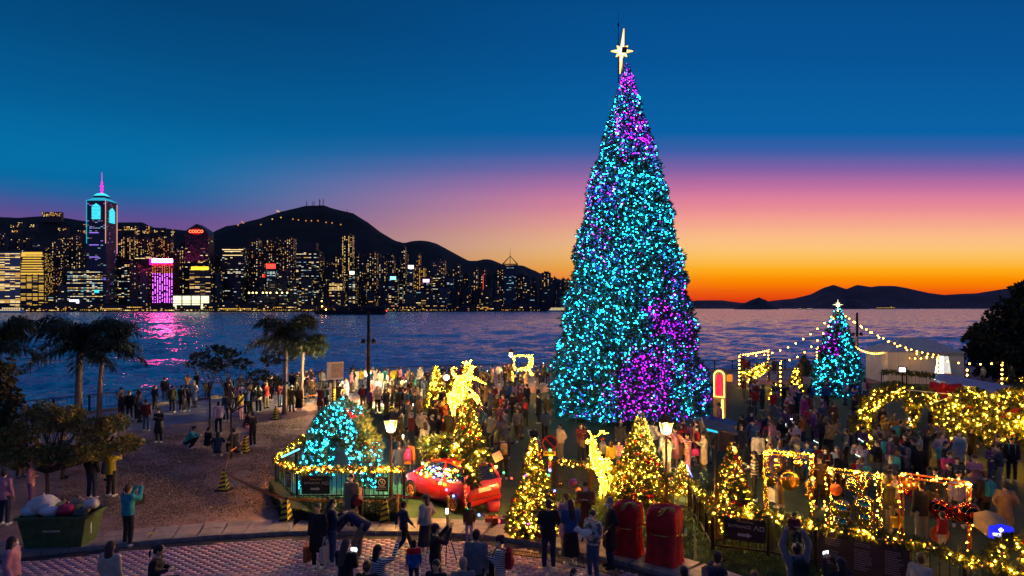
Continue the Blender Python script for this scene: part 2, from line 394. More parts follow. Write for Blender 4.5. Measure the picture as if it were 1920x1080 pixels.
# brick road surface: separate bricks near the camera, joined as one mass
BR = []
def in_road(x, y):
    if y < 12: return False
    for i in range(len(kp) - 1):
        if kp[i].x <= x < kp[i + 1].x:
            s_ = (x - kp[i].x) / (kp[i + 1].x - kp[i].x); return y < kp[i].y + (kp[i + 1].y - kp[i].y) * s_ - .42
    return False
vs = []; mi = []
bw, bh = .26, .135; ca, sa = math.cos(R(9)), math.sin(R(9))
for j in range(-30, 85):
    for i in range(-64, 64):
        x0 = i * bw + (j % 2) * bw / 2; y0 = 11.5 + j * bh - 2
        x = x0 * ca - (y0 - 16) * sa; y = 16 + x0 * sa + (y0 - 16) * ca
        if not in_road(x, y) or abs(x) > y * .82: continue
        z = .018 + rnd.uniform(0, .006); hx, hy = bw / 2 - .012, bh / 2 - .012
        for dx, dy in ((-hx, -hy), (hx, -hy), (hx, hy), (-hx, hy)): vs.append((x + dx * ca - dy * sa, y + dx * sa + dy * ca, z))
        for dx, dy in ((-hx, -hy), (hx, -hy), (hx, hy), (-hx, hy)): vs.append((x + dx * ca - dy * sa, y + dx * sa + dy * ca, .004))
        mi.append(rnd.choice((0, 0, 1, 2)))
vs = np.array(vs); nb = len(mi); fb = np.array([(0, 1, 2, 3), (4, 5, 1, 0), (5, 6, 2, 1), (6, 7, 3, 2), (7, 4, 0, 3)])
ff = (np.arange(nb)[:, None, None] * 8 + fb[None]).reshape(-1, 4)
bm_ = [mat('pink_cast_paver_%s' % n, c, .75, var=.2, scale=8) for n, c in (('rose', (.48, .26, .33)), ('mauve', (.42, .25, .36)), ('grey', (.36, .27, .34)))]  # pink light cast on the road is put into the brick colours
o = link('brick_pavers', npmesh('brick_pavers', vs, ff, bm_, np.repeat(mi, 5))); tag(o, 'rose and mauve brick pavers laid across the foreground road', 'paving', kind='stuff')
# drain grates along the kerb
for (u0, v0, u1, v1) in ((948, 1036, 1030, 1046), (1118, 1066, 1166, 1080), (1040, 1050, 1104, 1064)):
    p, q = G(u0, v0), G(u1, v1); d = (q - p); a = math.atan2(d.y, d.x)
    r = empty('drain_grate', ((p.x + q.x) / 2, (p.y + q.y) / 2, .026), a, 'slotted metal drain grate set along the kerb, ' + {948: 'behind the man in black jeans', 1118: 'under the man in the black suit', 1040: 'by the woman in the long skirt'}[u0], 'drain grate', 'drain grates')
    ln = d.length; mb = MB(); mb.box((0, -.14, 0), (ln, .03, .02)); mb.box((0, .14, 0), (ln, .03, .02)); mb.build('frame', DKMETAL, r)
    for k in range(int(ln / .07)): MB().box((-ln / 2 + .035 + k * .07, 0, .002), (.03, .25, .018)).build('slat', BRONZE, r)

# ------------------------------------------------------------------ hills
def hill(name, ridge, Yr, Yf, base=-3.5, amp=20, c=(.010, .018, .014), nseg=260, rough=1.0, flat=0.0):
    us = np.linspace(ridge[0][0], ridge[-1][0], nseg); vv = np.interp(us, [p[0] for p in ridge], [p[1] for p in ridge])
    rows = 14; v = np.zeros((rows + 3, nseg, 3))
    for j in range(rows):
        s_ = j / (rows - 1); Yd = Yr + (Yf - Yr) * s_
        for i in range(nseg):
            top = CZ - (vv[i] - HV) / F * Yr
            prof = (1 - s_) ** 1.15
            nz = mnoise.noise((us[i] * .02, s_ * 3, Yr * .01)) + .5 * mnoise.noise((us[i] * .06, s_ * 7, Yr * .01))
            z = base + (top - base) * prof + (nz * amp * (s_ * (1 - s_) * 4) if j else abs(mnoise.noise((us[i] * .35, 0, 1))) * amp * .10 * rough)
            v[j + 3, i] = ((us[i] - 960) / F * (Yr if s_ < 1e-6 else Yd), Yd, max(z, base) if s_ < .999 else base - 2)
    for j in range(3):
        s_ = (3 - j) / 3; Yd = Yr * (1 + .25 * s_)
        v[j, :, 0] = v[3, :, 0] * (1 + .25 * s_); v[j, :, 1] = Yd; v[j, :, 2] = base + (v[3, :, 2] - base) * (1 - s_)
    rr = rows + 3
    idx = np.arange(rr * nseg).reshape(rr, nseg)
    f = np.stack([idx[:-1, :-1], idx[1:, :-1], idx[1:, 1:], idx[:-1, 1:]], -1).reshape(-1, 4)
    m = mat(name + '_forest', c, .95, var=.5, scale=.01)
    o = link(name, npmesh(name, v.reshape(-1, 3), f, m)); return tag(o, kind='structure')
RIDGE = [(-260, 410), (0, 407), (36, 409), (52, 407), (86, 405), (124, 409), (161, 415), (220, 417), (267, 417), (285, 426), (345, 432), (389, 441), (404, 433), (424, 424), (447, 421), (469, 414), (487, 410), (504, 404), (524, 398), (544, 393), (573, 386), (607, 385), (624, 391), (662, 400), (691, 418), (713, 435), (740, 451), (757, 456), (773, 452), (787, 451), (802, 452), (819, 457), (846, 472), (879, 489), (894, 489), (908, 486), (921, 487), (948, 498), (967, 497), (981, 498), (1012, 512), (1033, 520), (1052, 524), (1080, 540), (1130, 565), (1170, 578)]
hill('hill_peak', RIDGE, 3300, 2350, amp=26)
hill('hill_distant_range', [(1180, 572), (1280, 567), (1320, 563), (1353, 563), (1390, 568), (1440, 565), (1463, 562), (1487, 560), (1520, 552), (1543, 540), (1563, 534), (1587, 542), (1607, 534), (1633, 538), (1647, 536), (1677, 536), (1700, 540), (1740, 549), (1770, 553), (1800, 551), (1830, 550), (1880, 542), (1920, 537), (2100, 530), (2500, 545)], 16000, 12500, amp=90, c=(.075, .03, .045), rough=.3)  # far range and islands: purple distance haze is put into the colour
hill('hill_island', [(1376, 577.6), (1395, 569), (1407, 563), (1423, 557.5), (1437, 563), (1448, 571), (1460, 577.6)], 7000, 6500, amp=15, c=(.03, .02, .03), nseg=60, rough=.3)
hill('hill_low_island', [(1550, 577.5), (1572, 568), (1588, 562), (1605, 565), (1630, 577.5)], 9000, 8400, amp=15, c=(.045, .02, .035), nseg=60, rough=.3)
mb = MB(); mb.prism([(-2400, 1850), (-900, 1850), (-300, 1990), (250, 2230), (420, 2600), (-2400, 2600)], -3.5, -1.2)
mb.build('shore', mat('far_shore', (.04, .035, .03), .9), kind='structure')

# ------------------------------------------------------------------ city
LIT = [glow('window_amber', (1, .55, .12), 1.0), glow('window_warm', (1, .72, .3), 1.5), glow('window_white', (.9, .95, .8), 1.0), glow('window_orange', (1, .35, .06), .8),
       glow('window_dim', (.6, .4, .2), .35), glow('window_cool', (.35, .75, .9), .7), glow('window_gold', (1, .58, .07), 1.0), glow('window_violet', (.35, .2, 1), 1.1), glow('window_gallery', (1, .95, .55), 1.6), glow('column_violet', (.7, .12, 1), 4)]
def facade_mat(n, c):
    m = bpy.data.materials.new('facade_' + n); m.use_nodes = True; t = m.node_tree; b = t.nodes['Principled BSDF']; b.inputs['Roughness'].default_value = .45
    tcn = t.nodes.new('ShaderNodeTexCoord'); sp = t.nodes.new('ShaderNodeSeparateXYZ'); t.links.new(tcn.outputs['Object'], sp.inputs[0]); ad = t.nodes.new('ShaderNodeMath'); t.links.new(sp.outputs[0], ad.inputs[0]); t.links.new(sp.outputs[1], ad.inputs[1])
    cb = t.nodes.new('ShaderNodeCombineXYZ'); t.links.new(ad.outputs[0], cb.inputs[0]); t.links.new(sp.outputs[2], cb.inputs[1])
    br = t.nodes.new('ShaderNodeTexBrick'); br.offset = 0; t.links.new(cb.outputs[0], br.inputs['Vector']); br.inputs['Scale'].default_value = 1; br.inputs['Brick Width'].default_value = 5.6; br.inputs['Row Height'].default_value = 3.4; br.inputs['Mortar Size'].default_value = .7
    br.inputs['Color1'].default_value = (*[x * .25 for x in c], 1); br.inputs['Color2'].default_value = (*[x * .7 for x in c], 1); br.inputs['Mortar'].default_value = (*[x * 1.3 for x in c], 1); t.links.new(br.outputs['Color'], b.inputs['Base Color']); return m
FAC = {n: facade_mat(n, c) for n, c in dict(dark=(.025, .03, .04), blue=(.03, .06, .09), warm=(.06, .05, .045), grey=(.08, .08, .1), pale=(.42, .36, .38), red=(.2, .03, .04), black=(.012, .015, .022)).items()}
BLD = []
def Yfront(u): return float(np.interp(u, [-300, 400, 800, 1100], [1870, 1890, 2000, 2270]))
def tower(u0, u1, vt, row=0, fac='dark', style='res', dens=.25, name='apartment_tower', desc=None, top=None, cols=None, side=.35, dep=None, base=-1.2, floor=3.4):
    Yd = Yfront((u0 + u1) / 2) + 25 + row * 95; x0 = (u0 - 960) / F * Yd; x1 = (u1 - 960) / F * Yd; zt = CZ - (vt - HV) / F * Yd
    dep = dep or max(18, min(40, (x1 - x0))); xc = (x0 + x1) / 2; w = x1 - x0; h = zt - base
    r = empty(name, (xc, Yd, base))
    mb = MB()
    notch = w > 26 and style == 'res'
    if notch:   # stepped plan like most housing towers
        mb.box((0, dep / 2 + 2, h / 2), (w, dep - 4, h)); mb.box((-w * .27, dep / 2 - .5, h / 2 - 2), (w * .3, dep + 1, h - 4)); mb.box((w * .27, dep / 2 - .7, h / 2 - 2), (w * .3, dep + 1.4, h - 4))
    else: mb.box((0, dep / 2, h / 2), (w, dep, h))
    mb.build('facade', FAC[fac], r)
    if top is None:
        mb = MB(); mb.box((rnd.uniform(-.1, .1) * w, dep / 2, h + 2.2), (w * rnd.uniform(.35, .6), dep * .5, 4.4)); mb.box((rnd.uniform(-.3, .3) * w, dep / 2, h + 4), (1.2, 1.2, 8)); mb.build('roof_plant', FAC['black'], r)
    # lit windows
    V = []; MI = []
    nf = int(h / floor)
    if style == 'res': cw, ww, wh = 5.6, 2.6, 2.0
    elif style == 'office': cw, ww, wh = 7.0, 6.6, 1.7
    elif style == 'band': cw, ww, wh = 14.0, 13.5, 1.8
    else: cw, ww, wh = 5, 4.6, 2.0
    cols = cols or ([0, 0, 0, 1, 3, 4, 4, 2] if style == 'res' else [1, 0, 2, 4, 4, 5, 1])
    nc = max(1, int((w - 2) / cw)); lit_col = [rnd.random() for _ in range(nc)]
    for j in range(1, nf):
        fl = rnd.random()
        for i in range(nc):
            p = (dens * (.1 + 1.15 * lit_col[i] ** 1.6) if style == 'res' else dens * (1.9 if fl < .3 else .22)) * (1.25 if desc else .95)
            if rnd.random() > p: continue
            x = -w / 2 + (i + .5) * (w / nc); z = j * floor; yo = (-1.7 if notch else -.25)
            ww_ = ww
            V += [(x - ww / 2, yo, z - wh / 2), (x + ww / 2, yo, z - wh / 2), (x + ww / 2, yo, z + wh / 2), (x - ww / 2, yo, z + wh / 2)]; MI.append(rnd.choice(cols))
        # the side that faces the camera's axis
        for i in range(int(dep / 6)):
            if rnd.random() > dens * side * 2: continue
            sg = 1 if xc < 0 else -1; y = 3 + i * 6; z = j * floor; x = sg * (w / 2 + .2)
            V += [(x, y, z - .9), (x, y + 2.6, z - .9), (x, y + 2.6, z + .9), (x, y, z + .9)]; MI.append(rnd.choice(cols))
    if V:
        o = link('lit_window', npmesh('lit_window', V, np.arange(len(V)).reshape(-1, 4), LIT, MI), r); o['kind'] = 'stuff'
    BLD.append([r, (u0 + u1) / 2, vt, desc, style, fac, dens, row, w, h]); r['category'] = 'building'
    return r, w, h, dep
def sign(r, name, c, d, m): return MB().box(c, d).build(name, m, r)

# landmark: tall tower with two gabled cyan panels and a magenta spire
r, w, h, dep = tower(162, 199, 376, 0, 'blue', 'office', .12, 'office_tower', 'tallest tower, cyan gabled panels under a stepped roof and a magenta spire', top=1, cols=[4, 5, 7], dep=52, floor=4)
CYL = glow('cyan_panel', (.05, .75, .95), 1.3); CYD = glow('cyan_roof_wash', (.02, .45, .65), .9); MAG = glow('magenta_spire', (1, .02, .6), 1.6); PKL = glow('pink_edge_light', (1, .45, .4), .8)
mb = MB()
mb.add([(-w / 2 - 2, -2, h), (w / 2 + 2, -2, h), (w / 2 + 2, dep + 2, h), (-w / 2 - 2, dep + 2, h), (-w / 2 + 14, 12, h + 10), (w / 2 - 14, 12, h + 10), (w / 2 - 14, dep - 12, h + 10), (-w / 2 + 14, dep - 12, h + 10)],
       [(0, 1, 5, 4), (1, 2, 6, 5), (2, 3, 7, 6), (3, 0, 4, 7), (4, 5, 6, 7)])
mb.build('roof_skirt', CYD, r)
mb = MB(); mb.box((0, dep / 2, h + 13), (w - 24, dep - 24, 6)); mb.build('roof_block', FAC['black'], r)
mb = MB(); q = w / 2 - 12; mb.add([(-q, 11, h + 16), (q, 11, h + 16), (q, dep - 11, h + 16), (-q, dep - 11, h + 16), (-7, dep / 2 - 7, h + 24), (7, dep / 2 - 7, h + 24), (7, dep / 2 + 7, h + 24), (-7, dep / 2 + 7, h + 24)],
       [(0, 1, 5, 4), (1, 2, 6, 5), (2, 3, 7, 6), (3, 0, 4, 7), (4, 5, 6, 7)]); mb.build('crown_roof', CYL, r)
mb = MB(); mb.lathe((0, dep / 2, h + 22), [(5, 0), (2, 8), (4.5, 12), (2, 17), (5, 22), (1.8, 27), (2.5, 32), (.8, 38), (.3, 62)], 8); mb.build('spire', MAG, r)
def gable(x, z0, z1, wd, y=-1.0, side=False):
    pts = [(-wd / 2, z0), (wd / 2, z0), (wd / 2, z1), (0, z1 + wd * .35), (-wd / 2, z1)]
    mb = MB(); n = 9
    for k in range(n):
        a = z0 + (z1 - z0) * k / n; bq = a + (z1 - z0) / n * .72
        if side: mb.box((w / 2 + 1, x, (a + bq) / 2), (1.5, wd, bq - a))
        else: mb.box((x, y, (a + bq) / 2), (wd, 1.5, bq - a))
    if side: mb.add([(w / 2 + 1.5, x - wd / 2, z1), (w / 2 + 1.5, x + wd / 2, z1), (w / 2 + 1.5, x, z1 + wd * .35)], [(0, 1, 2)])
    else: mb.add([(x - wd / 2, y, z1), (x + wd / 2, y, z1), (x, y, z1 + wd * .35)], [(0, 1, 2)])
    o = mb.build('gable_panel', CYL, r); o['kind'] = 'stuff'
gable(0, h - 52, h - 16, 24); gable(dep * .52, h - 60, h - 26, 26, side=True)
for x in (-w / 2 + 1, w / 2 - 1): MB().box((x, -1, h - 60), (1.6, 1.5, 120)).build('edge_light', PKL if x > 0 else CYD, r)
MB().box((w / 2 + 1, dep - 1, h - 75), (1.5, 1.6, 140)).build('edge_light', PKL, r)
for k in range(3): MB().box((-6, -1, h - 90 - k * 34), (26, 1.2, 2.2)).build('light_strip', LIT[7], r)
# gabled tower with the red oval sign
r, w, h, dep = tower(347, 390, 440, 1, 'black', 'office', .1, 'office_tower', 'gabled dark tower with the red COSCO sign', top=1, cols=[0, 1, 4], dep=40)
mb = MB(); mb.add([(-w / 2 - 1, -1, h), (w / 2 + 1, -1, h), (w / 2 + 1, dep, h), (-w / 2 - 1, dep, h), (-w / 2 + 5, -1, h + 14), (w / 2 - 5, -1, h + 14), (w / 2 - 5, dep, h + 14), (-w / 2 + 5, dep, h + 14), (0, -1, h + 32), (0, dep, h + 32)],
                 [(0, 1, 5, 8, 4), (2, 3, 7, 9, 6), (4, 8, 9, 7), (8, 5, 6, 9), (1, 2, 6, 5), (3, 0, 4, 7)]); mb.build('gable_roof', FAC['black'], r)
mb = MB(); nn_ = 20; mb.add([(math.cos(2 * math.pi * i / nn_) * 21, -3, h + 9 + math.sin(2 * math.pi * i / nn_) * 8.5) for i in range(nn_)] + [(math.cos(2 * math.pi * i / nn_) * 21, -1.2, h + 9 + math.sin(2 * math.pi * i / nn_) * 8.5) for i in range(nn_)],
    [tuple(range(nn_))] + [(i, nn_ + i, nn_ + (i + 1) % nn_, (i + 1) % nn_) for i in range(nn_)]); sgn = mb.build('sign', glow('sign_red', (1, .0, .0), .55), r)
def text(s, size, parent, m, loc, rot=(R(90), 0, 0), name='lettering', ext=.0, align='CENTER'):
    c = bpy.data.curves.new(name, 'FONT'); c.body = s; c.size = size; c.align_x = align; c.align_y = 'CENTER'; c.extrude = ext; c.materials.append(m)
    c.resolution_u = 2
    o = bpy.data.objects.new(name, c); me = bpy.data.meshes.new_from_object(o); bpy.data.objects.remove(o); bpy.data.curves.remove(c)
    o = bpy.data.objects.new(name, me); col.objects.link(o); o.parent = parent; o.location = loc; o.rotation_euler = rot; return o
text('COSCO', 12.5, sgn, glow('sign_orange', (1, .32, .12), 2.2), (0, -3.6, h + 9), ext=.2)
# pink crowned tower
r, w, h, dep = tower(284, 325, 486, 0, 'red', 'x', .0, 'hotel_tower', 'tower with a pink glowing crown sign over violet lit columns', top=1, dep=34)
sign(r, 'crown_sign', (0, -1.6, h - 4), (w - 4, 2.5, 11), glow('sign_pink', (1, .04, .3), 110.0)); sign(r, 'corner_sign', (-w / 2 - 1, 3, h - 6), (3, 12, 16), glow('sign_scarlet', (1, .0, .15), 80.0))
text('SHANGHAI', 8, r, glow('sign_white', (1, .85, .85), 60), (0, -3.1, h - 4))
V = []; MI = []
for i in range(9):
    for j in range(30):
        x = -w / 2 + 4 + i * (w - 8) / 8; z = h - 16 - j * 3.6
        if z < 6 or rnd.random() < .25: continue
        V += [(x - 1.1, -.4, z - 1.2), (x + 1.1, -.4, z - 1.2), (x + 1.1, -.4, z + 1.2), (x - 1.1, -.4, z + 1.2)]; MI.append(9 if j > 6 else 3)
o = link('lit_window', npmesh('lit_window', V, np.arange(len(V)).reshape(-1, 4), LIT, MI), r); o['kind'] = 'stuff'
# yellow crowned tower and the low gallery block
r, w, h, dep = tower(355, 395, 499, 0, 'warm', 'band', .3, 'office_tower', 'office tower with a solid yellow lit crown', top=1, cols=[0, 4, 1])
sign(r, 'crown_sign', (0, -1.2, h - 6), (w - 12, 1.6, 9), glow('crown_yellow', (1, .7, .02), 2.2))
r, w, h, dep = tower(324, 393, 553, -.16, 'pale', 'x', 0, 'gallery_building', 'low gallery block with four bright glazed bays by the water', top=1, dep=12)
for k in range(4):
    g = sign(r, 'glazed_bay', (-w / 2 + w / 8 + k * w / 4, -.6, h / 2 + 1), (w / 4 - 4, .8, h - 8), LIT[8])
    for q in range(4): MB().box((-w / 2 + w / 8 + k * w / 4, -1.2, 7 + q * 7), (w / 4 - 4, .5, 1.6)).build('mullion', FAC['dark'], g)
# more hand placed towers read off the photograph
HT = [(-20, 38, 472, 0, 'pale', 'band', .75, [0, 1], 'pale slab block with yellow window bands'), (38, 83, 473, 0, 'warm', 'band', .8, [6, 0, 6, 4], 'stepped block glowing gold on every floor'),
      (97, 113, 452, 1, 'warm', 'res', .35, None, 'round topped slim tower'), (122, 142, 440, 1.6, 'warm', 'res', .4, None, 'slim amber lit tower'), (143, 161, 466, 1, 'warm', 'res', .4, None, 'rose tinted tower'),
      (126, 193, 504, 0, 'dark', 'office', .42, None, 'wide office block with a white screen at its foot'), (88, 104, 500, .4, 'red', 'res', .3, None, 'brick red tower'),
      (227, 250, 443, 2, 'warm', 'res', .55, [0, 0, 3, 1], 'amber speckled tower'), (252, 275, 446, 2, 'warm', 'res', .55, [0, 0, 3, 1], 'amber speckled tower'), (285, 300, 443, 2, 'warm', 'res', .5, [0, 3], 'amber speckled tower'), (302, 318, 448, 2, 'warm', 'res', .45, [0, 3], 'amber speckled tower'),
      (252, 283, 480, .8, 'black', 'band', .55, [0, 1], 'black office tower with green gold floor bands'), (222, 250, 490, .6, 'dark', 'office', .3, None, 'dark office block'), (328, 345, 468, 1.6, 'warm', 'res', .35, None, 'narrow tower'),
      (416, 457, 463, .4, 'black', 'office', .2, [2, 1, 4], 'tall black office tower with white bands under its roof'), (463, 484, 449, 1.6, 'dark', 'res', .35, None, 'speckled tower'), (485, 499, 462, 1.2, 'dark', 'res', .25, None, 'thin tower'), (500, 522, 447, 1.6, 'dark', 'res', .3, None, 'tall speckled tower'), (526, 549, 446, 1.6, 'dark', 'res', .32, None, 'tall speckled tower'),
      (555, 598, 470, .4, 'black', 'office', .26, None, 'broad black office tower with a set back crown'), (500, 516, 503, .3, 'blue', 'office', .6, [5, 2], 'small teal lit tower with a red rooftop sign'), (532, 548, 505, .5, 'grey', 'res', .2, None, 'grey lower tower'),
      (606, 628, 500, .6, 'black', 'res', .15, None, 'dark lower tower'), (624, 641, 478, 1.2, 'dark', 'res', .5, [0, 0, 1], 'bright amber stepped tower'), (641, 660, 440, 1.5, 'dark', 'res', .5, [0, 0, 1], 'slender tower rising highest under the peak'), (617, 642, 525, .2, 'dark', 'office', .55, [0, 1], 'short office block with gold bands'),
      (670, 686, 480, 1.4, 'dark', 'res', .32, None, 'speckled tower'), (688, 706, 474, 1.4, 'dark', 'res', .35, None, 'speckled tower'), (710, 724, 485, 1.2, 'dark', 'res', .4, None, 'speckled tower'), (726, 739, 486, 1.2, 'dark', 'res', .3, None, 'speckled tower'),
      (752, 760, 463, 2.2, 'dark', 'res', .5, None, 'needle thin tower on the slope'), (766, 775, 503, .6, 'blue', 'office', .5, None, 'tower with a white screen on top'), (777, 797, 500, .8, 'warm', 'res', .8, [0, 3, 6], 'amber glowing tower'), (808, 834, 488, 1.2, 'grey', 'res', .25, None, 'grey speckled tower'),
      (780, 788, 477, 2, 'warm', 'res', .6, [3, 0], 'orange topped tower'), (848, 862, 496, 1, 'dark', 'res', .25, None, 'dark tower'), (837, 850, 521, .3, 'blue', 'office', .35, [5, 2], 'teal glass tower'), (883, 896, 502, 1, 'warm', 'res', .4, None, 'speckled tower'),
      (901, 911, 505, 1, 'red', 'res', .15, None, 'tower with a red vertical light line'), (932, 944, 504, 1, 'dark', 'res', .45, None, 'amber lit tower'), (945, 968, 499, .6, 'blue', 'office', .12, [5, 4], 'glass tower crowned by a steel pyramid frame and mast'), (971, 984, 516, 1, 'dark', 'res', .3, None, 'low amber tower'),
      (1016, 1033, 511, 1.2, 'warm', 'res', .22, None, 'square shouldered slab at the right end'), (1036, 1044, 521, 1.4, 'dark', 'res', .15, None, 'far right tower'), (1053, 1061, 523, 1.4, 'dark', 'res', .15, None, 'last tower beside the big tree'), (1062, 1069, 524, 1.4, 'dark', 'res', .15, None, 'last tower half behind the big tree')]
for (a, c, v, row, fc, st, dn, cl, ds) in HT:
    r, w, h, dep = tower(a, c, v, row, fc, st, dn, 'office_tower' if st in ('office', 'band') else 'apartment_tower', ds, cols=cl, top=1 if 'pyramid' in ds or 'glowing gold' in ds else None)
    if 'white screen at its foot' in ds: sign(r, 'screen', (-w * .3, -1, 24), (26, 1.5, 15), glow('screen_white', (.85, .8, 1), 3.5)); sign(r, 'blue_sign', (w * .33, -1, 55), (12, 1.5, 8), CYL)
    if 'rooftop sign' in ds: sign(r, 'roof_sign', (0, -1, h + 6), (w + 2, 2, 13), glow('sign_red_bright', (1, .03, .02), 4)); sign(r, 'side_sign', (-w / 2 - 7, 0, h - 22), (4, 2, 9), glow('sign_red_b', (1, .0, .02), 2))
    if 'white screen on top' in ds: sign(r, 'screen', (0, -1, h + 4), (w + 2, 2, 10), glow('screen_pinkwhite', (1, .75, 1), 3.5))
    if 'set back crown' in ds: MB().box((w * .05, dep / 2, h + 12), (w * .6, dep * .6, 24)).build('crown', FAC['dark'], r)
    if 'red vertical' in ds: sign(r, 'light_line', (0, -1, h * .62), (1.6, 1.5, h * .5), glow('line_red', (1, .15, .05), .9))
    if 'white bands' in ds:
        for k, z in enumerate((h - 8, h - 13, h - 24)): sign(r, 'light_band', (0, -1, z), (w * (.9 - .15 * (k % 2)), 1, 1.8), LIT[1])
    if 'glowing gold' in ds:
        for k in range(9): sign(r, 'gold_band', (0, -1.2, h - 3 - k * 7), (w * (.85 if k < 2 else .7 + .03 * k), 1.5, 3 if k else 7), LIT[6])
    if 'pyramid' in ds:
        mb = MB(); q = w * .62; za = h + 34; zb = h + 7
        cs = [(-q, 0, zb), (q, 0, zb), (q, dep, zb), (-q, dep, zb)]
        for i in range(4): mb.tube(cs[i], cs[(i + 1) % 4], 1.1, n=5); mb.tube(cs[i], (0, dep / 2, za), 1.0, n=5); mb.tube(cs[i], (cs[i][0] * .6, dep / 2, h), 1, n=5)
        mb.tube((0, dep / 2, h), (0, dep / 2, za + 10), 1.3, .9, n=5); mb.tube((0, dep / 2, za + 10), (0, dep / 2, za + 28), .6, .3, n=5); mb.build('pyramid_frame', FAC['black'], r)
    if 'speckled tower' == ds and a == 670: pass
# free screens in the skyline, each on a tower of its own
for (u, v, sw, c, nm) in ((737, 522, 11, (.2, .95, .8), 'turquoise'), (799, 527, 13, (1, .5, .95), 'pink'), (660, 512, 8, (1, 1, .7), 'pale yellow')):
    r, w, h, dep = tower(u - sw / 2 - 3, u + sw / 2 + 3, v - 5, .3, 'black', 'office', .3, 'office_tower', 'dark office tower with a %s rooftop screen' % nm)
    sign(r, 'screen', (0, -1.2, h - 7), (w * .62, 1.5, 9), glow('screen_' + nm.replace(' ', '_'), c, 3))
# infill rows following the skyline
SKY_T = [(-20, 455), (60, 462), (90, 478), (160, 480), (225, 462), (320, 470), (395, 475), (460, 470), (560, 478), (600, 500), (640, 492), (720, 496), (800, 500), (860, 510), (960, 512), (1030, 524), (1075, 535)]
for row, dv, step in ((3.0, -16, 13), (2.4, 6, 14), (1.1, 34, 16), (.15, 62, 22)):
    u = -24.0
    while u < 1066:
        wd = rnd.uniform(.62, .92) * step; vt = float(np.interp(u, [p[0] for p in SKY_T], [p[1] for p in SKY_T])) + dv * rnd.uniform(.5, 1.5) * (1.0 if u < 760 else .55)
        if row < 1 and (320 < u + wd / 2 < 398 or 280 < u < 326 or 120 < u < 222): u += step; continue
        if row > 2.9 and not (-20 < u < 150 or 222 < u < 340 or 560 < u < 760): u += step * 1.2; continue
        if vt < 572:
            st = rnd.choice(['res', 'res', 'res', 'office'] if row > 1 else ['res', 'office', 'office', 'band'])
            tower(u, u + wd, vt, row, rnd.choice(['dark', 'black', 'warm', 'grey', 'dark', 'blue']), st, rnd.uniform(.12, .34) * (1 if u < 800 else .6), 'apartment_tower' if st == 'res' else 'office_block', None)
        u += step * rnd.uniform(.85, 1.2)
# waterfront piers and promenades with yellow light bands
u = -20
while u < 1066:
    wd = rnd.uniform(22, 52); bright = .95 if (130 < u < 200 or 400 < u < 590) else .6
    if u > 800: bright = .3
    r, w, h, dep = tower(u, u + wd, rnd.uniform(568, 575), -.2, rnd.choice(['warm', 'dark']), 'x', bright * .5, 'ferry_pier', None, cols=[6, 1, 0, 6, 3] if u < 600 else [3, 0, 1], dep=14, base=-3.3, floor=4.2)
    mb = MB(); k = int(w / 5)
    mb2 = bulb_mesh('shore_lamp', [(-w / 2 + (i + .5) * w / k, -1.5, rnd.uniform(3.5, 6)) for i in range(k) if i == 0 or rnd.random() < bright], 1.2, [LIT[6], LIT[1]], None)
    o = link('shore_lamp', mb2, r); o['kind'] = 'stuff'
    u += wd + rnd.uniform(0, 5)
# nine big floodlit lamps on the terrace below the peak
for i, u in enumerate((467, 474, 481, 493, 500, 507, 519, 529, 538.5)):
    p = W(u, 549, 1905); r = empty('terrace_floodlight', (p.x, p.y, 1), label='round yellow floodlight on the dark waterfront terrace, ' + onum(i) + ' from the left', cat='floodlight', group='floodlights on the waterfront terrace')
    MB().tube((0, 0, 0), (0, 0, p.z - 1), .7, .5, 6).build('pole', DKMETAL, r); MB().ell((0, -.5, p.z - 1), 2.3, 0, 8, 6).build('lamp', glow('flood_gold', (1, .75, .2), 7), r)
# labels for every building
def zone_of(u):
    for a, s_ in ((161, 'left of the magenta spired tower'), (284, 'between magenta spire and pink crowned tower'), (390, 'beside the red signed gabled tower'), (500, 'below the left slope of the peak'), (620, 'under the summit'), (740, 'below the right slope of the peak'), (860, 'below the second hill'), (960, 'left of the pyramid framed tower'), (2000, 'right of the pyramid framed tower')):
        if u < a: return s_
pend = {}
for rec in BLD:
    r, u, vt, ds, st, fc, dn, row, w, h = rec
    if ds:
        n = sum(1 for q in BLD if q[3] == ds)
        if n == 1: r['label'] = ds if len(ds.split()) > 6 else ds + ' ' + zone_of(u); continue
        key = (ds, zone_of(u))
    else:
        if r.name.startswith('ferry_pier'): key = ('waterfront pier strung with yellow lights', zone_of(u))
        else:
            hh = 'tall' if h > 150 else 'mid height' if h > 95 else 'low'
            key = ('%s %s tower' % (hh, {'dark': 'slate', 'black': 'black', 'warm': 'brownish', 'grey': 'grey', 'blue': 'bluish', 'pale': 'pale', 'red': 'reddish'}[fc]) if st == 'res' else '%s %s office block' % (hh, {'dark': 'slate', 'black': 'black', 'warm': 'brownish', 'grey': 'grey', 'blue': 'bluish'}.get(fc, fc)), zone_of(u))
    pend.setdefault(key, []).append(rec)
for (ds, zn), recs in pend.items():
    recs.sort(key=lambda q: q[1])
    for i, q in enumerate(recs):
        if len(recs) == 1: q[0]['label'] = '%s %s' % (ds, zn)
        else: q[0]['label'] = '%s %s, %s from left' % (ds, zn, onum(i))
    if len(recs) > 1:
        for q in recs: q[0]['group'] = 'towers of the far waterfront'
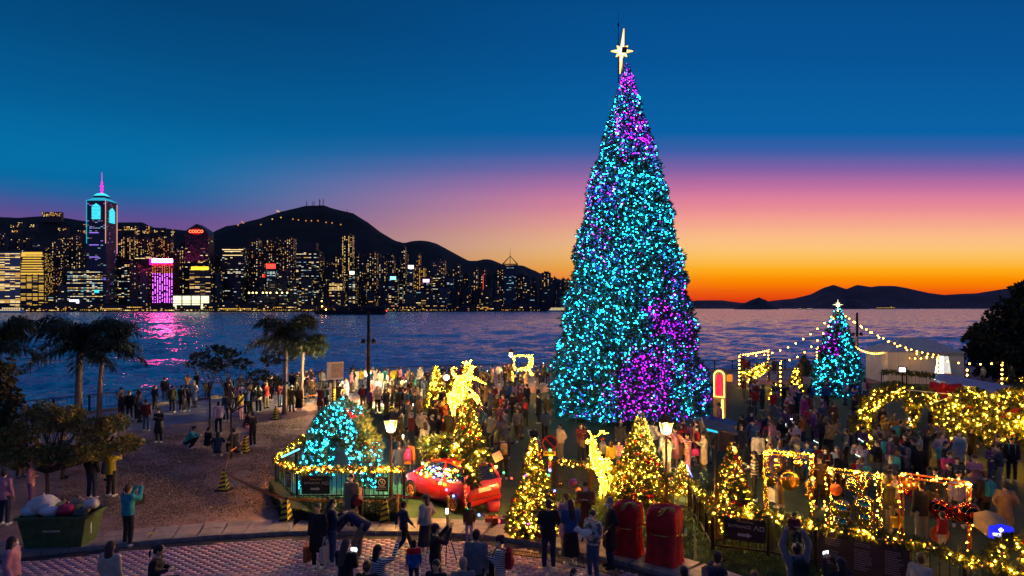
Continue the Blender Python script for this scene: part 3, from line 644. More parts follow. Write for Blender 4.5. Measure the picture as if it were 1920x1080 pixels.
# houses on the left ridge and lamps along the mountain road
rd = []
for i in range(34):
    u = rnd.uniform(-10, 330) if i > 5 else 88 + i * 6; v = float(np.interp(u, [p[0] for p in RIDGE], [p[1] for p in RIDGE])) + (rnd.uniform(4, 44) if i > 5 else 0)
    v = v if i > 5 else 404; Yd = 3200 - (v - 405) * 12 if i > 5 else 3240; p = W(u, v, Yd)
    wd = rnd.uniform(14, 40) if i > 5 else 16; hh = rnd.uniform(8, 20) if i > 5 else 22
    r = empty('hillside_house', (p.x, p.y - 15, p.z - hh * .5)); MB().box((0, 0, 0), (wd, 16, hh * 2.2)).build('wall', FAC['warm'], r)
    V = []; MI = []
    for a in range(int(wd / 5)):
        for c in range(int(hh / 4)):
            if rnd.random() < .5: V += [(-wd / 2 + a * 5 + 1, -8.4, hh * 1.1 - 4 - c * 4), (-wd / 2 + a * 5 + 4.5, -8.4, hh * 1.1 - 4 - c * 4), (-wd / 2 + a * 5 + 4.5, -8.4, hh * 1.1 - 1.6 - c * 4), (-wd / 2 + a * 5 + 1, -8.4, hh * 1.1 - 1.6 - c * 4)]; MI.append(rnd.choice([0, 1, 3]))
    if V: o = link('lit_window', npmesh('lit_window', V, np.arange(len(V)).reshape(-1, 4), LIT, MI), r); o['kind'] = 'stuff'
    r['category'] = 'house'; r['group'] = 'houses on the left ridge'; rd.append((u, r))
rd.sort(key=lambda q: q[0])
for i, (u, r) in enumerate(rd): r['label'] = 'lit hillside house on the dark ridge, %s from the left' % onum(i)
for i, (u, v) in enumerate(((519, 414), (535, 411), (557, 414), (567, 415.5), (581, 417), (591, 417), (603, 417), (618, 420), (629, 421), (645, 424), (528, 399), (531, 400), (463, 419), (466, 421), (456, 425), (498, 424))):
    p = W(u, v, 3180); MB().ell((0, 0, 0), 3.4, 0, 6, 4).build('road_lamp', LIT[6] if i in (0, 1, 10, 11) else LIT[3], loc=(p.x, p.y - 60, p.z), label='tiny orange lamp on the dark mountain, ' + onum(i) + ' in the chain of road lamps', cat='lamp', group='lamps along the mountain road')
for i, (u, v0, v1, w_) in enumerate(((575, 388, 378, 1.2), (586, 386, 379, .8), (589, 386, 377, 1), (599.5, 386, 374, 2.0), (606, 386, 373, 1.2), (651, 399, 394, .7))):
    a, c = W(u, v0 + 2, 3290), W(u, v1, 3290)
    mb = MB(); mb.box(((a.x + c.x) / 2, a.y, (a.z + c.z) / 2), (w_ * 2, 2, c.z - a.z)); mb.tube((a.x, a.y, c.z), (a.x, a.y, c.z + 5), .4, n=4)
    for k in range(3): mb.box((a.x, a.y, a.z + (c.z - a.z) * (.3 + .25 * k)), (w_ * 4, 1, 1))
    mb.build('transmitter_mast', FAC['black'], label='thin transmitter mast on the mountain summit, ' + onum(i) + ' from the left', cat='mast', group='masts on the summit')
# hillside mist of far lights is left out: nothing further behind

# ------------------------------------------------------------------ ships
def ship(name, u, v, Yd, ln, hh, label, lights, m=BLACK, cat='ship', decks=2):
    x = (u - 960) / F * Yd; r = empty(name, (x, Yd, -3.5), 0, label, cat)
    mb = MB(); prof = [(-ln / 2, .0), (-ln * .46, -.5), (ln * .44, -.5), (ln / 2, .1)]
    w2 = ln * .07
    vs = []
    for z, k in ((-.5, .9), (hh, 1.0)):
        vs += [(-ln / 2 * k, 0, z), (-ln * .42, -w2, z), (ln * .42, -w2, z), (ln / 2 * k, 0, z), (ln * .42, w2, z), (-ln * .42, w2, z)]
    mb.add(vs, [(i, (i + 1) % 6, 6 + (i + 1) % 6, 6 + i) for i in range(6)] + [tuple(range(6, 12)), tuple(range(6))[::-1]]); mb.build('hull', m, r)
    return r, w2
r, w2 = ship('barge', 657, 590, 1060, 118, 7, 'long black barge crossing the harbour below the lit piers', None)
MB().box((-38, 0, 10), (20, 12, 9)).build('wheelhouse', BLACK, r); MB().box((-38, 0, 16), (8, 8, 5)).build('bridge', BLACK, r)
mb = MB(); [mb.box((x, 0, 9), (17, 12, 4)) for x in (-12, 8, 28, 46)]; mb.build('hatch', BLACK, r)
mb = MB(); [mb.tube((x, 0, 7), (x, 0, z), .35, n=5) for x, z in ((-44, 24), (14, 17), (54, 15))]; mb.build('mast', BLACK, r)
o = link('navigation_lamp', bulb_mesh('navigation_lamp', [(-42, -7.5, 13), (-36, -7.5, 8), (-44, -2, 21), (57, -4, 6)], 1.0, [WW, RD1], [0, 0, 0, 1]), r)
for (u, v, Yd, ln, lb, dk) in ((22, 585, 1500, 62, 'white ferry with lit decks at the far left pier', 2), (1046, 583.5, 1850, 62, 'two deck ferry with lit windows just left of the big tree', 2), (1518, 578.8, 5200, 60, 'small white boat on the open sea under the low island', 1), (1500, 578.8, 5600, 40, 'tiny dark boat left of the small white boat', 1)):
    r, w2 = ship('ferry', u, v, Yd, ln, 4, lb, None, WHITE if 'white' in lb or 'two' in lb else BLACK, 'ferry' if dk == 2 else 'boat')
    for k in range(dk):
        MB().box((0, 0, 6 + k * 4), (ln * (.8 - .15 * k), w2 * 1.6, 3.4)).build('deck', WHITE if dk == 2 else BLACK, r)
        V = []; n_ = int(ln / 5)
        for i in range(n_):
            x = -ln * .36 + i * ln * .72 / n_
            if abs(x) < ln * (.38 - .07 * k): V += [(x, -w2 * .82, 5.3 + k * 4), (x + 2.5, -w2 * .82, 5.3 + k * 4), (x + 2.5, -w2 * .82, 7 + k * 4), (x, -w2 * .82, 7 + k * 4)]
        if V: o = link('lit_window', npmesh('lit_window', V, np.arange(len(V)).reshape(-1, 4), LIT[1]), r); o['kind'] = 'stuff'
p = W(1658, 573.5, 8200); r, w2 = ship('anchored_ship', 1660, 576, 8200, 240, 9, 'anchored ship strung with yellow deck lights before the far range', None)
o = link('deck_lamp', bulb_mesh('deck_lamp', [(-110 + i * 14, -18, 14 + (i % 2) * 3) for i in range(16)] + [(60, -18, 24), (64, -18, 28)], 4.5, LIT[6]), r); o['kind'] = 'stuff'
# ------------------------------------------------------------------ lit Christmas trees
def cone_points(n, H, prof, jitter=.12, seed=0):
    """n points over a surface of revolution: prof = [(fraction of height, radius)]"""
    g = np.random.default_rng(seed)
    hs = np.linspace(0, 1, 200); rs = np.interp(hs, [p[0] for p in prof], [p[1] for p in prof]); cdf = np.cumsum(rs + .02); cdf /= cdf[-1]
    h = np.interp(g.random(n), cdf, hs); r = np.interp(h, hs, rs); a = g.random(n) * 2 * np.pi
    lump = 1 + .07 * np.sin(a * 5 + h * 37) + .06 * np.sin(a * 9 - h * 61)
    rr = r * lump * (1 - jitter * g.random(n) ** 2)
    nrm = np.stack([np.cos(a), np.sin(a), np.full(n, .25)], 1)
    return np.stack([np.cos(a) * rr, np.sin(a) * rr, h * H], 1), unit(nrm), a, h
def star_mesh(name, R1, R2, R3, th, mats, n=4, vs=1.0):
    """eight pointed star: long points R1, short points R2, inner R3; vertical stretch vs; depth th"""
    pts = []
    for i in range(n * 4):
        a = math.pi / 2 + i * 2 * math.pi / (n * 4)
        r = R1 if i % 4 == 0 else R2 if i % 4 == 2 else R3
        k = vs if (i % 8 == 0) else 1.0
        pts.append((math.cos(a) * r * k, 0, math.sin(a) * r * k))
    m = len(pts); mb = MB()
    v = pts + [(0, -th, 0), (0, th, 0)]
    mb.add(v, [(i, (i + 1) % m, m) for i in range(m)] + [((i + 1) % m, i, m + 1) for i in range(m)])
    return mb.mesh(name, mats)
STAR = glow('star_glow', (1, .80, .42), 2.6); STAREDGE = glow('star_edge', (1, .55, .08), 2.2)
def xtree(name, loc, H, Rb, label, cat, n_s, n_b, bmats, bw, seed, br=.03, ss=.2, baubles=0, star=None, needle=None, group=None, prof=None, bmi=None, wobble=None):
    r = empty(name, loc, 0, label, cat, group)
    prof = prof or [(0, Rb * .92), (.06, Rb), (.5, Rb * .56), (.85, Rb * .2), (1, .03)]
    MB().tube((0, 0, -.02), (0, 0, H * .95), max(.03, Rb * .07), .015, 7).build('trunk', BARK, r)
    # dark inner mass keeps the crown opaque, needles in front of it break the outline
    mb = MB(); mb.lathe((0, 0, H * .03), [(max(.01, np.interp(h, [p[0] for p in prof], [p[1] for p in prof]) * .80), h * H * .93) for h in np.linspace(0, 1, 14)], 18)
    c, nn, a, h = cone_points(n_s, H, prof, .22, seed)
    c[:, 2] += H * .02
    fm = sprig_mesh('foliage', c, nn, ss * (0.55 + .65 * (1 - h)), [needle or NEEDLE], k=5, width=.34, spread=.75)
    core = link('inner_boughs', mb.mesh('inner_boughs', needle or NEEDLE), r); fo = link('foliage', fm, r)
    c, nn, a, h = cone_points(n_b, H, prof, .05, seed + 1); c[:, 2] += H * .02
    c += nn * (ss * .35 * rng.random((n_b, 1)))
    mi = bmi(a, h, c) if bmi else rng.choice(len(bmats), n_b, p=bw)
    o = link('lights', bulb_mesh('lights', c, br * rng.uniform(.7, 1.25, n_b), bmats, mi), r); o['kind'] = 'stuff'
    if baubles:
        c, nn, a, h = cone_points(baubles, H, prof, .02, seed + 2); c += nn * .04; c[:, 2] += H * .03
        mb = MB()
        for i in range(baubles): mb.ell(c[i], (.055 + .03 * rnd.random()), rnd.choice([0, 0, 1, 2]), 8, 6)
        o = mb.build('bauble', [REDB, GOLD, ORB], r); o['kind'] = 'stuff'
    if star:
        o = link('star', star_mesh('star', star, star * .55, star * .26, star * .16, STAR), r, loc=(0, 0, H + star * .75))
    return r

# the giant tree
TY = 41.3; TX = (1176 - 960) / F * TY; GH = CZ - (132 - HV) / F * TY
pw = [(780, 152), (700, 137), (588, 118), (466, 96), (344, 72), (253, 45), (192, 28), (165, 20), (140, 13)]
gprof = [(max(0, (CZ - (v - HV) / F * TY)) / GH, max(.1, w / F * TY - .33)) for v, w in pw]; gprof = [(0, 4.75)] + [p for p in gprof if p[0] > .01] + [(1, .06)]
def giant_cols(a, h, c):
    n = len(a); g = np.random.default_rng(3)
    front = np.sin(a) < 0; x = np.cos(a); v = HV - (h * GH - CZ) * F / TY     # x: -1 left .. 1 right of the visible face
    p = np.full(n, .02); x = x + .08 * np.sin(v * .045) + g.normal(0, .05, n); v = v + 14 * np.sin(x * 5 + 1) + g.normal(0, 9, n)                                                     # chance of violet
    def patch(x0, x1, v0, v1, s_=.9, soft=.14):
        nonlocal p
        dx_ = np.maximum(0, np.abs(x - (x0 + x1) / 2) - (x1 - x0) / 2) / soft; dv = np.maximum(0, np.abs(v - (v0 + v1) / 2) - (v1 - v0) / 2) / 13
        p = np.maximum(p, s_ * np.exp(-(dx_ ** 2 + dv ** 2)) * np.where(front, 1, .6))
    patch(-1, 1, 130, 182, .97); patch(-1, 1, 182, 196, .45); patch(-.8, .9, 238, 266, .85); patch(-.2, .9, 262, 280, .85); patch(.5, 1, 280, 320, .45); patch(-.2, 1, 300, 318, .55)
    patch(-1, -.5, 350, 390, .5); patch(-.85, -.5, 460, 500, .42); patch(-1, -.8, 380, 460, .35)
    patch(.55, .95, 505, 600, .45); patch(.35, .85, 598, 640, .93); patch(.6, .95, 640, 690, .5); patch(-.15, .38, 682, 770, .93); patch(-.05, .25, 770, 800, .5); patch(.9, 1, 600, 780, .6); patch(-.55, -.35, 770, 810, .45)
    vio = g.random(n) < p; t_ = g.random(n)
    mi = np.where(t_ < .34, 6, np.where(t_ < .74, 0, np.where(t_ < .92, 1, np.where(t_ < .96, 2, 5))))
    deep = (p > .8)
    mi = np.where(vio, np.where(deep, np.where(t_ < .34, 3, np.where(t_ < .86, 4, 2)), np.where(t_ < .4, 3, np.where(t_ < .6, 4, 2))), mi)
    # darker slots where bulbs are sparse
    return mi
gt = xtree('giant_christmas_tree', (TX, TY, 0), GH, 5.1, 'giant Christmas tree covered in cyan and violet lights on the dark lawn', 'Christmas tree', 26000, 30000, [CY1, CY2, BL1, PU1, PU2, DIM, CY0], None, 21, br=.0285, ss=.3, prof=gprof, bmi=giant_cols)
# topper star with its frame and lightning rod
zb = CZ - (137 - HV) / F * TY; zs = CZ - (96 - HV) / F * TY; zt = CZ - (55 - HV) / F * TY
st = link('star', star_mesh('star', .66, .46, .24, .16, STAR, vs=2.05), gt, loc=(-.32, 0, zs)); st.rotation_euler = (0, R(5), R(-14))
mb = MB()
for i in range(16):
    a = math.pi / 2 + i * math.pi / 8; r_ = (.66 if i % 4 == 0 else .46 if i % 4 == 2 else .24) * (2.05 if i % 8 == 0 else 1)
    a2 = a + math.pi / 8; j = i + 1; r2 = (.66 if j % 4 == 0 else .46 if j % 4 == 2 else .24) * (2.05 if j % 8 == 0 else 1)
    mb.tube((math.cos(a) * r_, 0, math.sin(a) * r_), (math.cos(a2) * r2, 0, math.sin(a2) * r2), .03, n=5)
mb.build('edge_tube', STAREDGE, st); MB().box((.16, -.17, .02), (.3, .06, .34)).build('emblem', BRONZE, st)
mb = MB(); mb.tube((-.52, .1, zb - .6), (-.52, .1, CZ - (64 - HV) / F * TY), .035, .03, 6); mb.tube((-.52, .1, CZ - (64 - HV) / F * TY), (-.52, .1, CZ - (22 - HV) / F * TY), .02, .008, 5); mb.ell((-.52, .1, CZ - (45 - HV) / F * TY), (.05, .05, .14)); mb.build('lightning_rod', DKMETAL, gt)
mb = MB(); mb.tube((-.2, 0, zb - .4), (-.3, 0, zs - .2), .05, .04, 6); mb.build('star_mount', GOLD, gt)

# the middle tree at the right with its star
C2 = [CY1, CY2, BL1, PU1, PU2, DIM]
def mid_cols(a, h, c):
    g = np.random.default_rng(9); p = np.where((np.cos(a) < -.3) & (h > .45) & (h < .85), .75, .04) + np.where((np.cos(a) > .6) & (h > .7) & (h < .8), .6, 0)
    t_ = g.random(len(a)); return np.where(g.random(len(a)) < p, np.where(t_ < .6, 3, 4), np.where(t_ < .5, 0, np.where(t_ < .85, 1, np.where(t_ < .9, 2, 5))))
mt_ = xtree('christmas_tree', (*G(1571, 742).xy, 0), 6.45, 1.72, 'tall cyan lit Christmas tree with a white star where the string lights meet', 'Christmas tree', 3500, 1500, C2, None, 33, br=.036, ss=.3, bmi=mid_cols, star=.42, prof=[(0, 1.6), (.08, 1.72), (.3, 1.45), (.6, .95), (.85, .45), (1, .08)])

# amber trees: (apex u, apex v, base v, half width px, label)
WARM = [WA1, WA2, DIM, RD1]
AT = [(1001, 826, 1004, 46, 'broad amber lit Christmas tree with coloured bulbs beside the red car', 5),
      (877, 738, 884, 40, 'dense amber lit tree rising directly behind the car roof garland', 6),
      (818, 688, 765, 21, 'amber lit tree left of the rearing reindeer, behind the bauble cart', 5),
      (853, 690, 772, 17, 'amber lit tree just behind the rearing reindeer, without a star', 5),
      (873, 684, 770, 18, 'amber tree with a small gold star above the reindeer antlers', 5),
      (1200, 774, 936, 50, 'amber lit tree with red and gold baubles left of the right gas lamp', 6),
      (1372, 832, 990, 44, 'bushy bauble hung amber tree above the right entrance sign', 6),
      (1492, 690, 748, 15, 'slim amber lit tree in the crowd left of the tall cyan tree', 4),
      (1281, 868, 925, 22, 'short amber lit bush beside the blue tube light', 4),
      (1452, 720, 750, 9, 'tiny amber lit shrub in the crowd beneath the string light posts', 3),
      (1903, 676, 716, 13, 'amber lit tree at the far right beyond the slatted roof', 4)]
for i, (u, va, vb, hw, lb, dn) in enumerate(AT):
    p = G(u, vb); H = CZ - (va - HV) / F * p.y; Rb = hw / F * p.y
    big = H * Rb; nb_ = int(165 * dn * max(.5, min(1.7, big ** .5)))
    if i == 1: nb_ = 1300
    if i == 6 or i == 5: nb_ = int(nb_ * .62)
    xtree('christmas_tree', (p.x, p.y, 0), H, Rb, lb, 'Christmas tree', int(900 * max(.5, min(2, big))), nb_, WARM, [.62, .28, .07, .03], 50 + i, br=.015 if p.y < 30 else .022, ss=.16 if p.y < 30 else .2,
          baubles=46 if i in (5, 6) else (14 if i in (0, 1) else 0), star=.16 if i == 4 else None, needle=NEEDLE2, group='amber lit trees round the giant tree')
# unlit tree in front of the sea
p = G(1508, 705); xtree('christmas_tree', (p.x, p.y, 0), CZ - (662 - HV) / F * p.y, .75, 'dark unlit Christmas tree between two string light posts', 'Christmas tree', 700, 6, [RD1], None, 77, br=.02, ss=.2, bmi=lambda a, h, c: np.zeros(6, int))

# coloured bulbs strung on the front tree and from the car
def bulb_string(label, pts, cols, r=.035, cable=True, step=.3, sag=.0, name='light_string', group=None, cat='light string'):
    pts = [Vector(p) for p in pts]; cs = np.concatenate([[0], np.cumsum([(pts[i + 1] - pts[i]).length for i in range(len(pts) - 1)])]); n = max(2, int(cs[-1] / step)); A = np.array([list(p) for p in pts])
    P = [Vector([float(np.interp(cs[-1] * k / n, cs, A[:, q])) for q in range(3)]) for k in range(n + 1)]
    if sag:
        for k, q in enumerate(P): q.z -= sag * 4 * (k / n) * (1 - k / n)
    r0 = empty(name, pts[0], 0, label, cat, group); o = [q - pts[0] for q in P]
    if cable: MB().path(o, .008, 4).build('cable', BLACK, r0)
    mb = MB()
    for i, q in enumerate(o): mb.ell(q + Vector((0, -.01, -.03)), r, i % len(cols), 7, 5)
    k = mb.build('bulb', cols, r0); k['kind'] = 'stuff'
    return r0
MULTI = [BB1, WA2, GR1, WA2, RD1, PK1]
b0 = G(1000, 1004)
bulb_string('multicoloured bulbs wound round the broad amber tree', [b0 + Vector((.62 * math.cos(a) * (1 - i / 22), .62 * math.sin(a) * (1 - i / 22), .3 + i * .115)) for i, a in enumerate(np.linspace(3.4, 12.0, 18))], [BB1, GR1, PU2, RD1], .024, step=.3)

# ------------------------------------------------------------------ garlands
def garland(label, pts, r=.13, dens=60, bd=9, bmats=None, bp=None, br=.015, ss=.13, name='garland', cat='garland', berries=True, group=None, needle=None, par=None, blumps=0):
    pts = [Vector(p) for p in pts]; C_ = []; 
    seg = [(pts[i + 1] - pts[i]).length for i in range(len(pts) - 1)]; tot = sum(seg)
    n = int(tot * dens); cum = np.concatenate([[0], np.cumsum(seg)]); g = rng.random(n) * tot
    A = np.array([list(p) for p in pts]); X_ = np.stack([np.interp(g, cum, A[:, k]) for k in range(3)], 1)
    dirs = unit(rng.normal(0, 1, (n, 3))); c = X_ + dirs * (r * rng.random((n, 1)) ** .5)
    base = Vector(pts[0])
    if par is None: r0 = empty(name, base, 0, label, cat, group)
    else: r0 = par; base = Vector((0, 0, 0))
    off = np.array(base)
    link('foliage', sprig_mesh('foliage', c - off, dirs, ss, [needle or NEEDLE2], k=4, width=.36, spread=.5), r0)
    nb_ = int(tot * bd); g = rng.random(nb_) * tot; X_ = np.stack([np.interp(g, cum, A[:, k]) for k in range(3)], 1); d2 = unit(rng.normal(0, 1, (nb_, 3))); d2[:, 1] -= .35; d2 = unit(d2)
    bmats = bmats or [WA1, WA2]
    o = link('lights', bulb_mesh('lights', X_ - off + d2 * (r * rng.uniform(.7, 1.15, (nb_, 1))), br * rng.uniform(.75, 1.3, nb_), bmats, rng.choice(len(bmats), nb_, p=bp)), r0); o['kind'] = 'stuff'
    if berries:
        nb_ = max(2, int(tot * 2.2)); g = rng.random(nb_) * tot; X_ = np.stack([np.interp(g, cum, A[:, k]) for k in range(3)], 1); d2 = unit(rng.normal(0, 1, (nb_, 3))); mb = MB()
        for i in range(nb_): mb.ell(X_[i] - off + d2[i] * r, rnd.uniform(.03, .06), rnd.choice([0, 0, 1]), 7, 5)
        o = mb.build('bauble', [REDB, ORB], r0); o['kind'] = 'stuff'
    return r0

# ------------------------------------------------------------------ cyan light arch (a short tunnel) on the platform
pA = G(634, 912, .15); ax, ay = pA.x, pA.y + .5
arch = empty('light_arch', (ax, ay, .15), R(0), 'cyan lit leafy arch with red flowers on its right rim, inside the fence', 'light arch')
g = np.random.default_rng(41); n = 5200
Ro, Ri, Dp, HA = 1.22, .56, 1.7, 2.78
def arch_pts(n, shell=True):
    out = []; nn = []
    while len(out) < n:
        t_ = g.random() * math.pi; k = g.random(); y = g.random() * Dp
        if g.random() < .45: rr = 1.0; y = g.random() * Dp             # outer skin
        elif g.random() < .8: rr = g.random(); y = g.random() * .18    # front face
        else: rr = .0; y = g.random() * Dp                             # inner skin
        bul = 1 + .05 * math.sin(t_ * 9 + y * 3)
        taper = 1 - .22 * (1 - abs(math.cos(t_)))                      # slightly pointed crown
        ox, oz = Ro * math.cos(t_) * bul * (1 + .0 * y), (HA - .02) * math.sin(t_) * bul if t_ else 0
        ix, iz = Ri * math.cos(t_), 1.75 * math.sin(t_) ** .8
        x = ix + (ox * (1.0 - .12 * math.sin(t_) ** 6) - ix) * rr; z = iz + (oz - iz) * rr
        out.append((x, y - Dp / 2 + .25 * (1 - rr) * 0, z)); d = (math.cos(t_) * (1 if rr > .3 else -.3), -1.0 if y < .2 else 0, math.sin(t_))
        nn.append(d)
    return np.array(out), unit(np.array(nn))
c, nn = arch_pts(n); link('foliage', sprig_mesh('foliage', c, nn, .17, [NEEDLE], k=5, width=.5), arch)
mb = MB(); ts = np.linspace(0, math.pi, 18)
for s_ in (0, 1):
    pass
ring = []
for t_ in ts: ring.append((math.cos(t_), math.sin(t_)))
vs = []
for y in (-Dp / 2 + .14, Dp / 2 - .1):
    for (cx_, sz_) in ring: vs.append((Ro * .9 * cx_, y, (HA - .18) * sz_)); vs.append((Ri * 1.14 * cx_, y, 1.86 * max(0, sz_) ** .8))
m_ = len(ring) * 2; fs = []
for i in range(len(ring) - 1):
    a = 2 * i; fs += [(a, a + 2, a + 3, a + 1), (m_ + a + 1, m_ + a + 3, m_ + a + 2, m_ + a), (a, m_ + a, m_ + a + 2, a + 2), (a + 1, a + 3, m_ + a + 3, m_ + a + 1)]
mb.add(vs, fs); mb.build('inner_boughs', NEEDLE, arch)
c, nn = arch_pts(1150); keep = ~((c[:, 0] > .75) & (c[:, 2] > 1.5)); c = c[keep]; nn = nn[keep]
o = link('lights', bulb_mesh('lights', c + nn * .09, .028 * rng.uniform(.6, 1.4, len(c)), [CY1, CY2], rng.choice(2, len(c), p=[.35, .65])), arch); o['kind'] = 'stuff'
mb = MB(); g2 = random.Random(4)
for i in range(34):
    t_ = g2.uniform(.05, 1.35); y = g2.uniform(-Dp / 2, Dp / 2 - .4); x, z = Ro * 1.03 * math.cos(t_), HA * math.sin(t_) * 1.02
    for k in range(5):
        a = k * 2 * math.pi / 5; mb.ell((x + math.cos(a) * .05, y - .03, z + math.sin(a) * .05), (.05, .02, .035), 0, 6, 4, rot=(0, -a, 0))
    mb.ell((x, y - .06, z), .02, 1, 6, 4)
mb.build('red_flower', [mat('petal_red', (.5, .01, .03), .6), GOLD], arch)['kind'] = 'stuff'
c, nn = arch_pts(900); keep = (c[:, 0] > .6) & (c[:, 2] > .9) ; c = c[keep]
link('rim_foliage', sprig_mesh('rim_foliage', c + nn[keep] * .12, nn[keep], .2, [mat('rim_leaf', (.09, .10, .02), .7, var=.5)], k=5, width=.45), arch)

# ------------------------------------------------------------------ reindeer of light
def light_body(root, segs, n, r, mats, p=None, name='lights'):
    """bulbs over tapered limbs: segs = (p0, p1, r0, r1)"""
    w = np.array([(Vector(b_) - Vector(a_)).length * (c_ + d_) + .01 for a_, b_, c_, d_ in segs]); w /= w.sum(); out = []
    for k in rng.choice(len(segs), n, p=w):
        a_, b_, c_, d_ = segs[k]; s_ = rng.random(); q = np.array(a_) * (1 - s_) + np.array(b_) * s_; d = rng.normal(0, 1, 3); d /= np.linalg.norm(d); out.append(q + d * (c_ * (1 - s_) + d_ * s_))
    o = link(name, bulb_mesh(name, out, r * rng.uniform(.7, 1.2, n), mats, rng.choice(len(mats), n, p=p)), root); o['kind'] = 'stuff'; return o
def wire(root, segs, m):
    mb = MB()
    for a_, b_, c_, d_ in segs: mb.tube(a_, b_, c_ * .6, d_ * .6, 7)
    return mb.build('wire_body', m, root)
FIG = mat('figure_mesh', (.55, .38, .12), .5, var=.3)
# rearing one: local x right, z up
p = G(872, 812); s_ = p.y / F
def L2(u, v, y=0): return ((u - 872) * s_, y, (CZ - (v - HV) * s_))
deer = empty('rearing_reindeer', (p.x, p.y, 0), 0, 'big reindeer of amber lights rearing up on a red pot', 'light sculpture')
segs = [(L2(863, 738), L2(852, 752, -.2), .42, .40), (L2(857, 742), L2(862, 712), .42, .30), (L2(862, 712), L2(882, 706), .28, .25), (L2(880, 708), L2(884, 690), .20, .12), (L2(884, 690), L2(891, 688), .12, .05),
        (L2(884, 708), L2(897, 712), .12, .09), (L2(897, 712), L2(910, 720), .09, .05), (L2(862, 716), L2(850, 702, .2), .12, .07), (L2(850, 702, .2), L2(846, 694, .2), .07, .04),
        (L2(852, 755), L2(843, 740), .3, .2), (L2(848, 752), L2(851, 775), .26, .12), (L2(851, 775), L2(849, 792), .11, .06), (L2(870, 733), L2(890, 742), .30, .2), (L2(890, 742), L2(900, 758), .18, .1), (L2(900, 758), L2(903, 766), .09, .05),
        (L2(884, 688), L2(878, 680), .04, .03), (L2(878, 680), L2(872, 676), .03, .03), (L2(880, 682), L2(884, 674), .03, .02), (L2(876, 678), L2(868, 680), .03, .02)]
wire(deer, segs, FIG); segs = [(a_, b_, c_ * .78, d_ * .78) for a_, b_, c_, d_ in segs]; light_body(deer, segs, 2400, .016, [WA1, WA2], [.5, .5])
pt = G(843, 822); mb = MB(); mb.lathe((0, 0, 0), [(.28, 0), (.38, .62), (.5, .64), (.52, .9), (.44, .9), (.42, .84)], 18); mb.build('plant_pot', mat('pot_red', (.5, .01, .01), .45, var=.1), loc=(pt.x, pt.y, 0), label='large red pot with a thick rim under the rearing reindeer', cat='pot')
mb = MB(); mb.lathe((0, 0, .84), [(.41, 0), (.2, .06), (.02, .08)], 12); 
# second deer near the fence, standing, looking left
p = G(1128, 938); s_ = p.y / F
def L3(u, v, y=0): return ((u - 1128) * s_, y, (CZ - (v - HV) * s_))
deer2 = empty('standing_reindeer', (p.x, p.y, 0), 0, 'small standing reindeer of amber lights by the garlanded fence', 'light sculpture')
segs = [(L3(1108, 826), L3(1100, 829), .10, .05), (L3(1110, 826), L3(1115, 850), .11, .17), (L3(1115, 850), L3(1122, 872), .19, .22), (L3(1120, 872), L3(1143, 876, .3), .23, .22), (L3(1120, 880, -.1), L3(1128, 905, -.1), .1, .05), (L3(1128, 905, -.1), L3(1124, 932, -.1), .05, .035),
        (L3(1124, 884, .1), L3(1138, 905, .1), .1, .05), (L3(1138, 905, .1), L3(1132, 936, .1), .05, .035), (L3(1143, 880, .3), L3(1148, 905, .3), .09, .05), (L3(1148, 905, .3), L3(1143, 930, .3), .05, .035), (L3(1110, 820), L3(1106, 812), .03, .02), (L3(1106, 812), L3(1103, 808), .02, .02),
        (L3(1113, 820), L3(1128, 812), .03, .02), (L3(1128, 812), L3(1134, 807), .02, .02), (L3(1124, 814), L3(1128, 806), .02, .015), (L3(1132, 812), L3(1140, 812), .02, .015)]
wire(deer2, segs, FIG); light_body(deer2, segs, 900, .012, [WA1, WA2], [.5, .5])
# flying deer in its lit frame by the sea
p = G(980, 735); s_ = p.y / F
def L4(u, v, y=0): return ((u - 980) * s_, y, (CZ - (v - HV) * s_))
fr = empty('lit_deer_frame', (p.x, p.y, 0), 0, 'square frame of amber lights holding a leaping deer near the sea', 'light sculpture')
segs = [(L4(963, 667), L4(997, 667), .07, .07), (L4(964, 667), L4(964, 694), .06, .06), (L4(997, 670), L4(993, 690), .16, .2), (L4(993, 690), L4(972, 694), .16, .1), (L4(992, 690), L4(998, 706), .12, .07), (L4(996, 678), L4(990, 670), .05, .04), (L4(961, 696), L4(962, 732), .05, .05)]
wire(fr, segs, FIG); light_body(fr, segs, 480, .022, [WA1, WA2], [.5, .5])

# ------------------------------------------------------------------ arches of light at the right
def archtube(label, pts, r, dens, bd, br=.023, seed=0): return garland(label, pts, r, dens, bd * 1.6, [WA1, WA2, DIM], [.4, .5, .1], br, .2, 'light_arch', 'light arch', True, 'amber lit arches at the right', NEEDLE2)
def at(Yd, *q): return [W(u, v, Yd + (k * 0)) for k, (u, v) in enumerate(q)]
archtube('left end arch of amber lights with a full open doorway', at(31, (1624, 846), (1617, 800), (1628, 760), (1650, 742), (1680, 733), (1712, 740), (1712, 770)), .30, 330, 40)
archtube('amber arch leg standing between two people in the doorway', at(30.6, (1702, 838), (1706, 800), (1716, 770)), .16, 200, 26)
archtube('sweeping amber arch that bends down right behind the long haired woman', at(30.2, (1712, 742), (1745, 745), (1765, 775), (1778, 805), (1795, 842)), .30, 330, 38)
archtube('round topped amber arch under the big red bow', at(29, (1775, 800), (1782, 765), (1806, 742), (1835, 745), (1852, 775), (1850, 815)), .34, 330, 38)
archtube('low amber arch filling in beneath the round topped arch', at(28.6, (1785, 815), (1800, 790), (1830, 785), (1850, 810), (1872, 838)), .34, 330, 38)
archtube('tall amber arch at the right edge of the picture', at(27.6, (1840, 800), (1858, 765), (1890, 745), (1925, 745), (1960, 780), (1975, 850)), .36, 330, 38)
archtube('dense amber thicket below the tall edge arch', at(27.2, (1866, 815), (1890, 800), (1925, 805), (1950, 850)), .36, 300, 38)
